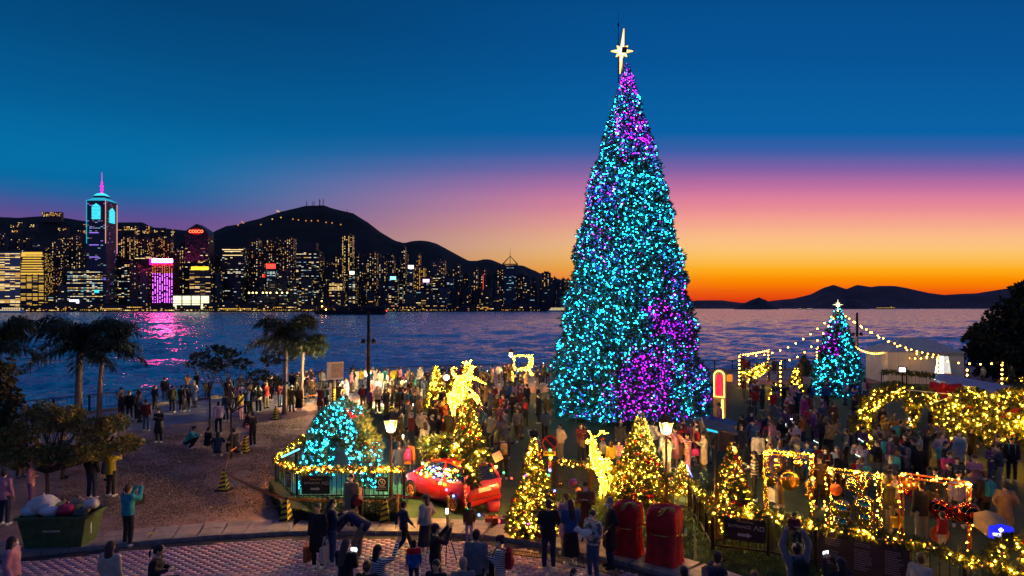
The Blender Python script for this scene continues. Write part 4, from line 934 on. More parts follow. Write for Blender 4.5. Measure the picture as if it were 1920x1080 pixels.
archtube('bright amber corner clump at the right edge', at(26.8, (1900, 790), (1930, 785), (1960, 830)), .3, 300, 50, .036)

# ------------------------------------------------------------------ palms
PALM = mat('palm_leaf', (.018, .036, .012), .7, var=.4, scale=4); PTR = mat('palm_trunk', (.20, .15, .14), .9, var=.35, scale=9, bump=.6)
def palm(u, vb, vcrown, vtop, label, nf=15, fl=2.7, lean=0.0, tr=.19, Yd=None, seed=1):
    g = random.Random(seed); p = G(u, vb) if Yd is None else Vector(((u - 960) / F * Yd, Yd, 0)); zc = CZ - (vcrown - HV) / F * p.y
    r = empty('palm_tree', (p.x, p.y, 0), 0, label, 'palm tree', 'palms on the lawn')
    n = 9; pts = [(lean * (k / n) ** 2, 0, zc * k / n) for k in range(n + 1)]
    MB().path(pts, [tr * (1.25 if k == 0 else 1.02 - .35 * k / n) for k in range(n + 1)], 9).build('trunk', PTR, r)
    top = Vector(pts[-1])
    for i in range(nf):
        az = i * 2.4 + g.uniform(-.3, .3); up = g.uniform(-.15, 1.2) if i % 4 else g.uniform(.9, 1.5); ln = fl * g.uniform(.85, 1.1); d = Vector((math.cos(az), math.sin(az), 0)); q = top.copy(); ang_ = up; P = [q.copy()]; m = 12
        for k in range(m):
            q = q + (d * math.cos(ang_) + Vector((0, 0, math.sin(ang_)))) * (ln / m); ang_ -= (up + 1.2) / m * (.5 + k / m); P.append(q.copy())
        mb = MB(); mb.path(P, [.035 * (1 - .8 * k / m) for k in range(m + 1)], 4)
        for k in range(1, m + 1):
            t_ = (P[k] - P[k - 1]).normalized(); side = t_.cross(Vector((0, 0, 1))).normalized()
            for sg in (-1, 1):
                for h in range(4):
                    base_ = P[k - 1].lerp(P[k], h / 4); l2 = ln * .27 * (math.sin(math.pi * min(1, (k + .6) / (m + 1.2))) ** .6) * g.uniform(.8, 1.15)
                    dd = (side * sg * g.uniform(.3, .9) + t_ * .5 + Vector((0, 0, g.uniform(-.9, .5)))).normalized(); e_ = base_ + dd * l2 + Vector((0, 0, -l2 * .25)); mid = base_ + dd * l2 * .5; wv = t_ * .045
                    mb.add([base_, mid + wv, e_, mid - wv], [(0, 1, 2, 3)])
        mb.build('frond', PALM, r)
    return r
palm(147, 800, 648, 590, 'stout palm tree with wide drooping fronds, left of the pair by the sea', 28, 3.2, .1, .22, seed=2)
palm(186, 792, 650, 600, 'slimmer palm tree with a crown touching the stout palm beside it', 24, 2.5, .25, .15, seed=3)
palm(534, 776, 630, 590, 'palm tree with thick ringed trunk behind the striped cone on the lawn', 25, 2.6, .1, .15, seed=4)
palm(566, 757, 655, 630, 'thinner palm tree just right of the ringed trunk palm', 22, 2.1, .1, .12, seed=5)
palm(-12, 0, 650, 620, 'palm tree whose fronds reach in from the left edge', 26, 2.6, .0, .2, Yd=33, seed=6)

# ------------------------------------------------------------------ broadleaf trees
def leaf_tree(name, p, blobs, label, leafm, trunk_r, cat='tree', n=900, ls=.12, branch=True, group=None, m2=None):
    """blobs: ellipsoids (x, y, z, rx, ry, rz) relative to p, filled with leaves at their skins"""
    r = empty(name, (p[0], p[1], 0), 0, label, cat, group); g = random.Random(int(abs(p[0] * 7) + 3)); mb = MB(); zf = min(b_[2] for b_ in blobs) * .6; fork = Vector((0, 0, zf))
    mb.path([(0, 0, 0), (.03, 0, zf * .5), tuple(fork)], [trunk_r * 1.25, trunk_r, trunk_r * .85], 8)
    for b_ in blobs:
        c_ = Vector(b_[:3]); mid = fork.lerp(c_, .5) + Vector((g.uniform(-.1, .1), g.uniform(-.1, .1), -.1)); mb.path([tuple(fork), tuple(mid), tuple(c_)], [trunk_r * .7, trunk_r * .4, trunk_r * .15], 6)
        for k in range(4):
            e_ = c_ + Vector((g.uniform(-1, 1) * b_[3] * .8, g.uniform(-1, 1) * b_[4] * .8, g.uniform(-.6, 1) * b_[5] * .8)); mb.path([tuple(mid), tuple(mid.lerp(e_, .5)), tuple(e_)], [trunk_r * .3, trunk_r * .18, trunk_r * .06], 5)
    mb.build('trunk', BARK, r)
    C_ = []; NN = []
    w = np.array([b_[3] * b_[5] + b_[3] * b_[4] for b_ in blobs]); w /= w.sum()
    for k in rng.choice(len(blobs), n, p=w):
        b_ = blobs[k]; d = rng.normal(0, 1, 3); d /= np.linalg.norm(d); q = rng.random() ** .35 * (1 + .3 * mnoise.noise(Vector(d * 2.5) + Vector((k * 3, 0, 0)))); C_.append(np.array(b_[:3]) + d * q * np.array(b_[3:6])); NN.append(d)
    link('crown', sprig_mesh('crown', C_, NN, ls, [leafm, m2 or leafm], k=5, width=.6, spread=.9, mi=rng.integers(0, 2, len(C_))), r)
    return r
YL = mat('autumn_leaf', (.30, .21, .06), .75, var=.6, scale=2.5); DL = mat('dark_leaf', (.02, .03, .018), .8, var=.5, scale=.5); GL = mat('slim_leaf', (.03, .045, .02), .75, var=.5, scale=2)
p = G(88, 938)
YL2 = mat('green_leaf', (.10, .13, .03), .75, var=.6, scale=2.5)
leaf_tree('small_tree', p, [(-1.0, 0, 2.2, .6, .7, .4), (-.4, .4, 2.95, .45, .6, .3), (.3, .2, 2.6, .6, .8, .35), (.9, -.3, 2.95, .5, .6, .28), (1.5, .1, 2.4, .6, .7, .4), (2.3, 0, 2.6, .45, .6, .3), (2.7, 0, 1.9, .45, .6, .3), (1.9, -.4, 1.75, .6, .7, .3), (-.7, -.4, 1.55, .6, .7, .35), (.3, -.5, 1.7, .6, .7, .35), (1.1, -.3, 1.6, .5, .6, .3), (-1.5, .2, 1.8, .4, .5, .3)], 'low spreading tree with yellowish leaves in front of the left palms', YL, .07, n=4200, ls=.095, m2=YL2)
p = G(-14, 930)
leaf_tree('small_tree', p, [(-.3, 0, 2.2, .9, .8, .8), (.1, .1, 3.2, .7, .6, .8), (.2, 0, 4.2, .55, .5, .6), (.2, -.1, 1.6, .6, .6, .4)], 'dark olive leafed tree cut by the left edge of the picture', mat('olive_leaf', (.06, .06, .025), .8, var=.5), .1, n=1900, ls=.15)
p = G(393, 812)
leaf_tree('slim_tree', p, [(-.5, 0, 4.0, .55, .5, .22), (.3, .1, 4.35, .5, .5, .2), (.55, 0, 3.8, .5, .4, .2), (-.1, -.1, 3.55, .45, .4, .2), (-.95, 0, 3.55, .35, .3, .16)], 'thin trunked young tree with a sparse flat crown, left of a taller one', GL, .055, n=260, ls=.15, group='young trees on the brown lawn')
p = G(433, 860)
leaf_tree('slim_tree', p, [(-.15, 0, 4.55, .5, .4, .18), (.45, .1, 4.1, .5, .4, .2), (-.6, 0, 3.95, .4, .35, .18), (1.2, .1, 3.6, .6, .4, .18), (1.75, 0, 4.25, .5, .4, .16), (2.0, 0, 3.3, .4, .3, .14)], 'taller thin tree with layered umbrella branches beside the warning cone', GL, .05, n=300, ls=.14, group='young trees on the brown lawn')
p = Vector((48.3, 60, 0))
leaf_tree('big_tree', p, [(-5.5, 0, 2.6, 2.6, 2.5, 2.2), (-3.6, 0, 5.0, 2.6, 2.5, 2.0), (-1.0, 0, 6.6, 3.0, 2.6, 2.2), (2.5, 0, 7.2, 3.2, 3, 2.4), (-3.5, -1, 1.6, 2.2, 2, 1.6), (0, -1, 3.6, 3.6, 3, 2.6), (4, 0, 4, 3.2, 3, 3), (-6.6, 0, 4.2, 1.3, 1.2, 1.0), (-2.4, 0, 7.8, 1.6, 1.4, 1.0)], 'large dark broadleaf tree against the sunset at the right edge', DL, .4, n=6500, ls=.5)
# ------------------------------------------------------------------ railing on the seawall
RAIL = offset(SHORE, .3)
rl = empty('promenade_railing', (0, 0, 0), 0, 'dark metal railing with arched bays along the water edge', 'railing')
cum = 0; seg_pts = resample([(p.x, p.y) for p in RAIL[1:]], 2.0)
for i, p in enumerate(seg_pts):
    if i % 1 == 0: MB().box((p.x, p.y, .68), (.09, .09, 1.0)).build('post', DKMETAL, rl)
for i in range(len(seg_pts) - 1):
    a, c = seg_pts[i], seg_pts[i + 1]
    mb = MB(); mb.tube((a.x, a.y, 1.16), (c.x, c.y, 1.16), .03, n=5); mb.tube((a.x, a.y, .32), (c.x, c.y, .32), .02, n=4)
    P = [(a.x + (c.x - a.x) * t_, a.y + (c.y - a.y) * t_, .98 + .22 * math.sin(math.pi * t_)) for t_ in np.linspace(0, 1, 7)]; mb.path(P, .015, 4)
    for k in range(1, 8): t_ = k / 8; mb.tube((a.x + (c.x - a.x) * t_, a.y + (c.y - a.y) * t_, .32), (a.x + (c.x - a.x) * t_, a.y + (c.y - a.y) * t_, 1.1), .011, n=4, cap=False)
    mb.build('railing_panel', DKMETAL, rl)['kind'] = 'stuff'
# low concrete planters lit by the lamp on the promenade
for i, (u, v) in enumerate(((597, 728), (640, 729), (652, 729))):
    p = G(u, v); MB().prism([(-.9, -.3), (.9, -.3), (.9, .3), (-.9, .3)], 0, .45).build('low_wall', mat('planter_stone', (.4, .36, .32), .8), loc=(p.x, p.y, 0), label='low stone bench wall on the lit promenade, %s from the left' % onum(i), cat='low wall', group='stone bench walls')

# ------------------------------------------------------------------ gas style street lamps
PANE = bpy.data.materials.new('lantern_pane'); PANE.use_nodes = True; _t = PANE.node_tree; _t.nodes.clear(); _e = _t.nodes.new('ShaderNodeEmission'); _e.inputs[0].default_value = (1, .48, .09, 1); _e.inputs[1].default_value = 2.2
_tr = _t.nodes.new('ShaderNodeBsdfTransparent'); _mx = _t.nodes.new('ShaderNodeMixShader'); _mx.inputs[0].default_value = .55; _o = _t.nodes.new('ShaderNodeOutputMaterial'); _t.links.new(_tr.outputs[0], _mx.inputs[1]); _t.links.new(_e.outputs[0], _mx.inputs[2]); _t.links.new(_mx.outputs[0], _o.inputs[0])
def street_lamp(u, vb, ztop, label, power=None, sc_=1.0, tint=(1, .56, .16)):
    p = G(u, vb); r = empty('street_lamp', (p.x, p.y, 0), 0, label, 'street lamp', 'gas style lamps'); s_ = sc_; z = ztop - .62 * s_
    MB().lathe((0, 0, 0), [(.14 * s_, 0), (.14 * s_, .12), (.08 * s_, .2), (.07 * s_, .5), (.05 * s_, .6), (.038 * s_, z * .6), (.034 * s_, z - .1), (.06 * s_, z - .06), (.05 * s_, z)], 10).build('pole', BRONZE, r)
    q0, q1 = .11 * s_, .20 * s_; h = .40 * s_
    vs = [(-q0, -q0, z), (q0, -q0, z), (q0, q0, z), (-q0, q0, z), (-q1, -q1, z + h), (q1, -q1, z + h), (q1, q1, z + h), (-q1, q1, z + h)]
    for k in range(4): a_, b_ = k, (k + 1) % 4; MB().add([vs[a_], vs[b_], vs[b_ + 4], vs[a_ + 4]], [(0, 1, 2, 3)]).build('glass_pane', PANE, r)
    MB().lathe((0, 0, z + .04), [(.02, 0), (.055 * s_, .06), (.06 * s_, .14), (.03 * s_, .22), (.0, .24)], 10).build('mantle', glow('mantle_%d' % int(power or 9000), tint, power or 14000), r)
    mb = MB()
    for i in range(4): mb.tube(vs[i], vs[i + 4], .014 * s_, n=4); mb.tube(vs[4 + i], vs[4 + (i + 1) % 4], .016 * s_, n=4); mb.tube(vs[i], vs[(i + 1) % 4], .014 * s_, n=4)
    mb.build('lantern_frame', DKMETAL, r)
    MB().lathe((0, 0, z + h), [(.29 * s_, 0), (.26 * s_, .03), (.13 * s_, .16 * s_), (.10 * s_, .2 * s_), (.03 * s_, .24 * s_), (.035 * s_, .28 * s_), (.0, .33 * s_)], 4, smooth=False).build('lamp_roof', BRONZE, r)
    return r
street_lamp(733, 945, 3.02, 'lit gas style lamp standing behind the garlanded platform fence')
street_lamp(1249, 948, 2.98, 'lit gas style lamp between the two baubled amber trees and the giant tree')
street_lamp(690, 762, 2.62, 'lit gas style lamp on the bright promenade in front of the tall black mast', 60000, tint=(1, .68, .26))
street_lamp(958, 727, 3.15, 'lit gas style lamp beside the deer in its square light frame')
p = G(837, 765); r = empty('globe_lamp', (p.x, p.y, 0), 0, 'round globe lamp between the left amber tree and the rearing reindeer', 'lamp')
zl = CZ - (708 - HV) / F * p.y; MB().tube((0, 0, 0), (0, 0, zl - .1), .05, .035).build('pole', DKMETAL, r); MB().ell((0, 0, zl), .17, 0, 12, 8).build('globe', glow('globe_glow', (1, .62, .25), 30), r)
# tall masts with floodlights
def mast(u, vb, vt, label, arms, Yd=None):
    p = G(u, vb); z = CZ - (vt - HV) / F * p.y; r = empty('mast', (p.x, p.y, 0), 0, label, 'light mast')
    MB().lathe((0, 0, 0), [(.2, 0), (.2, .1), (.13, .2), (.12, z * .5), (.09, z - .05), (.05, z)], 8).build('pole', DKMETAL, r)
    for za, sgn_ in arms:
        mb = MB(); mb.tube((0, 0, za), (.28 * sgn_, 0, za + .05), .03, n=5); mb.lathe((.34 * sgn_, 0, za - .12), [(.05, .28), (.12, .22), (.15, .02), (.13, 0)], 9); mb.build('floodlight', BLACK, r)
    return r
m1 = mast(691, 765, 584, 'tall black mast with two dark floodlights, topping out against the barge', ((4.35, 1), (4.35, -1)))
MB().box((-.13, -.14, 3.1), (.05, .03, 1.6)).build('banner', mat('banner_cloth', (.55, .4, .5), .8), m1)
m2 = mast(1607, 722, 586, 'tall black mast just right of the tall cyan tree', ((4.3, -1), (4.3, 1)))
MB().box((-.2, -.15, 3.6), (.28, .04, 1.0)).build('banner', mat('banner_cloth', (.55, .4, .5), .8), m2)

# ------------------------------------------------------------------ information boards
def board(u, vb, z0, w, h, label, lean=0, rz=0, m=WHITE):
    p = G(u, vb); r = empty('notice_board', (p.x, p.y, 0), rz, label, 'sign')
    mb = MB(); mb.tube((-.12, 0, 0), (-.12, 0, z0 + h * .4), .05); mb.tube((.12, 0, 0), (.12, 0, z0 + h * .4), .05); mb.build('post', DKMETAL, r)
    MB().box((0, -.04, z0 + h / 2), (w, .06, h)).build('board', m, r); MB().box((w * .12, -.08, z0 + h / 2), (w * .72, .015, h * .8)).build('notice', mat('notice_print', (.5, .42, .36), .7, var=.5, scale=9), r); return r
board(628, 792, 2.45, .95, 1.0, 'white notice board on a post in front of the lit promenade', rz=R(28))

# ------------------------------------------------------------------ fences
def fence(name, label, pts, h=1.05, z0=0.0, mt=DKMETAL, step=.17, post=1.7, rail_z=.12, ends=True):
    pts = [Vector(p) for p in pts]; r = empty(name, (pts[0].x, pts[0].y, z0), 0, label, 'fence'); o0 = Vector((pts[0].x, pts[0].y, 0))
    for i in range(len(pts) - 1):
        a, c = pts[i] - o0, pts[i + 1] - o0; a.z = c.z = 0; ln = (c - a).length; rz = math.atan2(c.y - a.y, c.x - a.x)
        for z in (h, rail_z): MB().box(((a.x + c.x) / 2, (a.y + c.y) / 2, z), (ln, .04, .04), rot=(0, 0, rz)).build('rail', mt, r)
        n = max(1, round(ln / post))
        for k in range(n + (1 if i == len(pts) - 2 else 0)): q = a.lerp(c, k / n); MB().box((q.x, q.y, h / 2 + .02), (.08, .08, h + .08), rot=(0, 0, rz)).build('post', mt, r)
        n = int(ln / step)
        for k in range(n):
            if _bal.get('n', 0) > 280: break
            q = a.lerp(c, (k + .5) / n); o = link('baluster', _balmesh(h, rail_z, mt), r); o.location = (q.x, q.y, 0); o.rotation_euler = (0, 0, rz)
    return r
_bal = {}
_bm = {}
def _balmesh(h, z, mt):
    k = (h, z, mt.name)
    if k not in _bm: _bm[k] = MB().box((0, 0, (h + z) / 2), (.018, .018, h - z - .04)).mesh('baluster', mt)
    return _bm[k]
# round platform with its hedge
TEALM = mat('platform_green', (.03, .16, .12), .8, var=.3)
plat = [G(514, 905, .15), G(552, 946, .15), G(640, 948, .15), G(752, 950, .15), G(780, 905, .15), G(770, 840, .15), G(700, 812, .15), G(600, 812, .15), G(556, 840, .15)]
MB().prism([(p.x, p.y) for p in plat], 0, .15).build('platform', TEALM, label='low green stage under the cyan light arch', cat='platform')
hp = [G(506, 925), G(530, 975), G(590, 984), G(750, 984), G(752, 955), G(552, 952), G(516, 912)]
hr = empty('hedge', (hp[0].x, hp[0].y, 0), 0, 'clipped dark hedge below the green platform and its entrance sign', 'hedge'); o0 = hp[0]
MB().prism([((p.x + sum(q.x for q in hp) / 7 * 0 - o0.x), (p.y - o0.y)) for p in hp], 0, .34).build('hedge_core', mat('hedge_dark', (.02, .035, .018), .9, var=.5), hr)
hc = []; 
for i in range(6500):
    k = rng.integers(0, 6); a, c = (hp[0], hp[1], hp[2], hp[3], hp[4], hp[5], hp[6])[k:k + 2]; t_ = rng.random(); q = a.lerp(c, t_); hc.append((q.x - o0.x, q.y - o0.y, rng.random() * .36))
for i in range(3000):
    t_, s_ = rng.random(), rng.random(); q = hp[2].lerp(hp[3], t_).lerp(hp[5].lerp(hp[4], t_), s_); hc.append((q.x - o0.x, q.y - o0.y, .36))
hc = np.array(hc); link('foliage', sprig_mesh('foliage', hc, np.tile([0, -.5, .8], (len(hc), 1)), .07, [mat('hedge_leaf', (.035, .06, .025), .8, var=.6)], k=3, width=.5), hr)
FP = [G(572, 826 + 32, .15), G(519, 896, .15), G(557, 928, .15), G(758, 930, .15)]
FP = [W(571, 822, 28.5), W(518, 866, 24.2), W(557, 884, 22.75), W(758, 884, 22.75)]
f1 = fence('platform_fence', 'dark bar fence round the green platform, hung with a lit garland', [(p.x, p.y, 0) for p in FP], h=.95, z0=.15, step=.15)
garland('amber lit garland with red berries along the platform fence', [(p.x, p.y - .04, 1.14) for p in FP], .10, 170, 36, [WA1, WA2], [.7, .3], .023, .10)
SGN = mat('sign_brown', (.035, .02, .018), .6, var=.2); SGT = mat('sign_print', (.75, .62, .5), .6, var=0); SGT2 = mat('sign_print_gold', (.8, .5, .12), .5, var=0)
def bars(mb, rects, y=0, mi=0):
    for (x, z, w, h, *rt) in rects: mb.box((x, y, z), (w, .012, h), mi, rot=(0, rt[0] if rt else 0, 0))
def entrance_sign(p, rz, w, h, label, parent_z):
    r = empty('entrance_sign', (p.x, p.y, p.z), rz, label, 'sign', 'entrance signs')
    MB().box((0, 0, 0), (w, .03, h)).build('board', SGN, r); k = w / .95
    t1 = text('ENTRANCE', .105 * k, r, SGT, (-.13 * k, -.02, .06 * k), ext=.002)
    mb = MB(); bars(mb, [(.235 * k, .07 * k, .016 * k, .13 * k, .5), (.285 * k, .055 * k, .016 * k, .10 * k, -.6)]); bars(mb, [(.345 * k + .0, .06 * k, .015 * k, .09 * k), (.43 * k, .06 * k, .015 * k, .09 * k), (.3875 * k, .105 * k, .1 * k, .015 * k), (.3875 * k, .015 * k, .1 * k, .015 * k)])
    for v_ in mb.v: pass
    o = mb.build('lettering', SGT, r); o.location = (0, -.02, 0)
    MB().add([(-.17 * k, -.02, -.10 * k), (.05 * k, -.02, -.10 * k), (.05 * k, -.02, -.07 * k), (.16 * k, -.02, -.135 * k), (.05 * k, -.02, -.20 * k), (.05 * k, -.02, -.17 * k), (-.17 * k, -.02, -.17 * k)], [tuple(range(7))]).build('arrow', SGT, r)
    text('WinterFest', .085 * k, r, SGT2, (0, -.02, .19 * k), ext=.002)
    return r
p = W(592, 909, 22.66); entrance_sign(p, 0, .92, .60, 'dark ENTRANCE sign with a right arrow on the platform fence below the cyan arch', 0)
p = W(1398, 999, 18.08); 
a_, b_ = G(1336, 1030), G(1441, 1043)
entrance_sign(W(1397, 993, 17.95), math.atan2(b_.y - a_.y, b_.x - a_.x) - .06, 1.02, .60, 'dark ENTRANCE sign with a right arrow below the bushy baubled tree at the right', 0)
def no_climb_sign(p, rz, w, h, label):
    r = empty('notice_sign', tuple(p), rz, label, 'sign', 'no climbing signs')
    MB().box((0, 0, 0), (w, .03, h)).build('board', SGN, r)
    mb = MB(); rr = h * .24; pts = [(math.cos(2 * math.pi * i / 18) * rr, 0, math.sin(2 * math.pi * i / 18) * rr) for i in range(18)]; mb.path(pts, .010, 4, closed=True); mb.tube((-rr * .7, 0, rr * .7), (rr * .7, 0, -rr * .7), .009, n=4)
    mb.tube((-.02, 0, -.04), (.02, 0, .03), .012, n=4); mb.tube((.02, 0, .03), (.04, 0, -.01), .008, n=4); mb.ell((.03, 0, .055), .014)
    o = mb.build('pictogram', SGT, r); o.location = (0, -.02, h * .14)
    text('請勿攀爬', h * .15, r, SGT, (0, -.02, -h * .22), ext=.001); text('PLEASE DO NOT CLIMB', h * .07, r, SGT, (0, -.02, -h * .36), ext=.001)
no_climb_sign(W(716, 908, 22.66), 0, .40, .46, 'small dark no climbing notice at the right end of the platform fence')
no_climb_sign(W(541, 899, 23.3), math.atan2(FP[2].y - FP[1].y, FP[2].x - FP[1].x), .30, .5, 'small dark no climbing notice at the left bend of the platform fence')
# blue white light bar on the left platform gate
q0, q1 = W(529, 857, 24.4), W(561, 842, 26.4); o = MB().tube((0, 0, 0), tuple(q1 - q0), .03).build('light_tube', glow('tube_cyan', (.1, .7, 1), 3), loc=tuple(q0), label='slanted cyan light tube at the left side of the platform fence', cat='light tube')

# right hand fence
FR = [G(1040, 918), G(1180, 940), G(1292, 957)]
fr_ = fence('garden_fence', 'bar fence with red and amber garland behind the two red sacks', FR, h=1.03, mt=BRONZE, step=.19)
garland('red berried amber garland along the fence behind the red sacks', [(p.x, p.y - .03, 1.02) for p in FR], .11, 170, 20, [WA1, WA2, RD1], [.62, .28, .10], .020, .10)
FS = [G(1292, 957), G(1312, 985), G(1336, 1030)]
fence('garden_fence', 'short sloping bar fence beside the blue tube light', FS, h=1.0, mt=DKMETAL, step=.2, post=1.0)
garland('amber lit garland running down the sloping fence', [(FS[0].x, FS[0].y, 1.0), (FS[1].x, FS[1].y, 1.02), (FS[2].x, FS[2].y, 1.0)], .10, 170, 26, [WA1, WA2], [.65, .35], .018, .10)
q0, q1 = W(1288, 872, 23), W(1311, 928, 21); MB().tube((0, 0, 0), tuple(q1 - q0), .022).build('light_tube', glow('tube_blue', (.06, .12, 1), 6), loc=tuple(q0), label='slanted deep blue light tube beside the short amber bush', cat='light tube')
FQ = [G(1336, 1030), G(1441, 1043), G(1530, 1062)]
fence('garden_fence', 'dark bar fence carrying the right entrance sign', FQ, h=1.02, step=.19, post=1.6)
Y7 = 5.42 * F / (1013 - HV); Y8 = 5.42 * F / (1046 - HV); Y9 = 5.42 * F / (1082 - HV)
FT = [G(1530, 1062), Vector(((1700 - 960) / F * Y7, Y7, 0)), Vector(((1810 - 960) / F * Y8, Y8, 0)), Vector(((1945 - 960) / F * Y9, Y9, 0))]
fence('garden_fence', 'dark bar fence behind the long black printed banner', FT, h=1.02, step=.19, post=1.5)
gp = [(p.x, p.y - .05, 1.06) for p in FQ] + [(p.x, p.y - .05, 1.06) for p in FT[1:]]
garland('thick amber lit garland with pine and baubles along the right hand fence', gp, .13, 210, 30, [WA1, WA2], [.6, .4], .018, .12)
# long banner
a_, b_ = FT[0], FT[1]; rz = math.atan2(b_.y - a_.y, b_.x - a_.x); ln = (b_ - a_).length
bn = empty('banner', ((a_.x + b_.x) / 2 + .03, (a_.y + b_.y) / 2 - .09, .46), rz, 'long black banner with rows of tiny print on the right fence', 'banner')
MB().box((0, 0, 0), (ln, .03, .92)).build('cloth', mat('banner_black', (.015, .014, .028), .6, var=.2), bn)
PRT = mat('tiny_print', (.26, .24, .34), .7, var=0)
mb = MB(); g2 = random.Random(8)
for col_ in range(3):
    x0 = -ln / 2 + .15 + col_ * (ln / 3); wd = ln / 3 - .3
    for k in range(13):
        z = .34 - k * .052
        if g2.random() < .15: continue
        x = x0; lim = x0 + wd * g2.uniform(.6, 1)
        while x < lim: dw = g2.uniform(.02, .07); mb.add([(x, -.017, z), (x + dw, -.017, z), (x + dw, -.017, z + .016), (x, -.017, z + .016)], [(0, 1, 2, 3)]); x += dw + .012
mb.build('small_print', PRT, bn)['kind'] = 'stuff'
no_climb_sign(Vector((FT[2].x + .75, FT[2].y - .42, .62)), rz, .62, .6, 'dark no climbing notice at the bottom right below the garland')
# blue hexagonal screen on a post
p = Vector(((1868 - 960) / F * 16.9, 16.9, 0)); r = empty('lit_sign_box', (p.x, p.y, 0), R(-14), 'tan hexagonal box with a bright blue emblem screen at the lower right', 'lit sign')
z0 = CZ - (992 - HV) / F * 16.9
hexp = [(-.27, -.14), (0, -.21), (.27, -.14), (.27, .13), (0, .2), (-.27, .13)]
mb = MB(); vs = [(x, -.25, z0 + z) for x, z in hexp] + [(x * 1.1, .55, z0 + z * 1.25 + .06) for x, z in hexp]; mb.add(vs, [(i, (i + 1) % 6, 6 + (i + 1) % 6, 6 + i)[::-1] for i in range(6)] + [tuple(range(6, 12))[::-1]])
mb.build('box', mat('tan_board', (.4, .27, .13), .7, var=.15), r); MB().tube((0, .1, 0), (0, .1, z0 - .15), .045).build('post', mat('tan_board', (.4, .27, .13), .7), r)
scn = MB().add([(x, -.256, z0 + z) for x, z in hexp], [tuple(range(6))]).build('screen', glow('screen_blue', (.01, .015, 1), 1.6), r)
mb = MB(); e = [(0, .10, .015, .03), (0, .065, .10, .03), (0, .065, .05, .05), (0, .03, .075, .022), (-.0, .015, .02, .03), (-.125, -.035, .10, .014), (-.165, -.06, .018, .06), (-.13, -.06, .018, .06), (-.09, -.06, .018, .06), (0, -.035, .11, .014), (-.03, -.055, .018, .03), (.03, -.055, .018, .03), (0, -.06, .06, .012), (.11, -.04, .08, .012), (.11, -.075, .08, .012), (.08, -.06, .014, .03), (.14, -.06, .014, .03), (0, -.105, .14, .02), (-.12, -.085, .10, .012)]
bars(mb, e); o = mb.build('emblem', glow('emblem_white', (.8, .85, 1), 3), scn); o.location = (0, -.262, z0)

# ------------------------------------------------------------------ gate like light frames with hanging baubles
def light_frame(u0, v0, u1, v1, vt0, label, m, depth=.55):
    a, c = G(u0, v0), G(u1, v1); h = CZ - (vt0 - HV) / F * a.y; r = empty('lit_gateway', (a.x, a.y, 0), 0, label, 'light frame', 'light frames along the right fence')
    d = (c - a); rz = math.atan2(d.y, d.x); w = d.length; r.rotation_euler = (0, 0, rz)
    C8 = [(0, 0), (w, 0), (0, depth), (w, depth)]
    for x, y in C8: MB().box((x, y, h / 2), (.045, .045, h)).build('upright', m, r)
    for (x0, y0, x1, y1) in ((0, 0, w, 0), (0, depth, w, depth), (0, 0, 0, depth), (w, 0, w, depth)):
        MB().box(((x0 + x1) / 2, (y0 + y1) / 2, h), (abs(x1 - x0) + .04 if y0 == y1 else .04, abs(y1 - y0) + .04 if x0 == x1 else .04, .045)).build('crossbar', m, r)
    B = []
    def run(p, q, k):
        for _ in range(k): t_ = rng.random(); B.append(np.array(p) * (1 - t_) + np.array(q) * t_ + rng.normal(0, .022, 3))
    for i, (x, y) in enumerate(C8): run((x, y, 0), (x, y, h), 26 if y == 0 else 16)
    run((0, 0, h), (w, 0, h), 30); run((0, depth, h), (w, depth, h), 22); run((0, 0, h), (0, depth, h), 14); run((w, 0, h), (w, depth, h), 14); run((w * .5, 0, h), (w * .55, depth, h + .02), 12); run((0, 0, h - .16), (w, 0, h - .16), 8)
    o = link('lights', bulb_mesh('lights', B, .014 * rng.uniform(.7, 1.4, len(B)), [WA1, WA2], rng.choice(2, len(B), p=[.45, .55])), r); o['kind'] = 'stuff'
    return a, d.normalized(), h, rz
F1 = light_frame(1433, 972, 1520, 985, 850, 'first light frame with gold discs, just right of the bushy baubled tree', GOLD)
F2 = light_frame(1549, 992, 1646, 1010, 884, 'middle light frame holding ringed gold baubles', GOLD)
F3 = light_frame(1686, 1015, 1815, 1040, 894, 'right light frame with orange bars and red baubles', mat('orange_bar', (.6, .14, .03), .4, .5, var=.1))
def bauble(u, v, rp, Yd, m, label, ring=True, flat=False, top=None, grp='baubles hung in the light frames'):
    p = W(u, v, Yd); rr = rp / F * Yd; r = empty('bauble', tuple(p), 0, label, 'bauble', grp)
    MB().ell((0, 0, 0), (rr, rr * (.35 if flat else 1), rr), 0, 16, 11).build('globe', m, r)
    if ring:
        mb = MB()
        for k, f_ in enumerate((.97, .72)):
            pts = [(math.cos(2 * math.pi * i / 20) * rr * f_, -rr * math.sqrt(max(0, 1.02 - f_ * f_)) - .005, math.sin(2 * math.pi * i / 20) * rr * f_) for i in range(20)]; mb.path(pts, .010, 4, closed=True)
        mb.build('ring', GOLD, r)
    if top: MB().tube((0, 0, rr), (0, 0, top - p.z), .006, n=4).build('cord', BRONZE, r)
    MB().lathe((0, 0, rr * .97), [(.035, 0), (.035, .04), (.01, .05)], 8).build('cap', GOLD, r)
    return r
def Yf(fr, u):   # distance of the frame's middle plane along the ray through u
    a, d, h, rz = fr; n = Vector((-d.y, d.x)); o_ = Vector((a.x, a.y)) + n * .27; k = Vector(((u - 960) / F, 1)); return o_.dot(n) / k.dot(n)
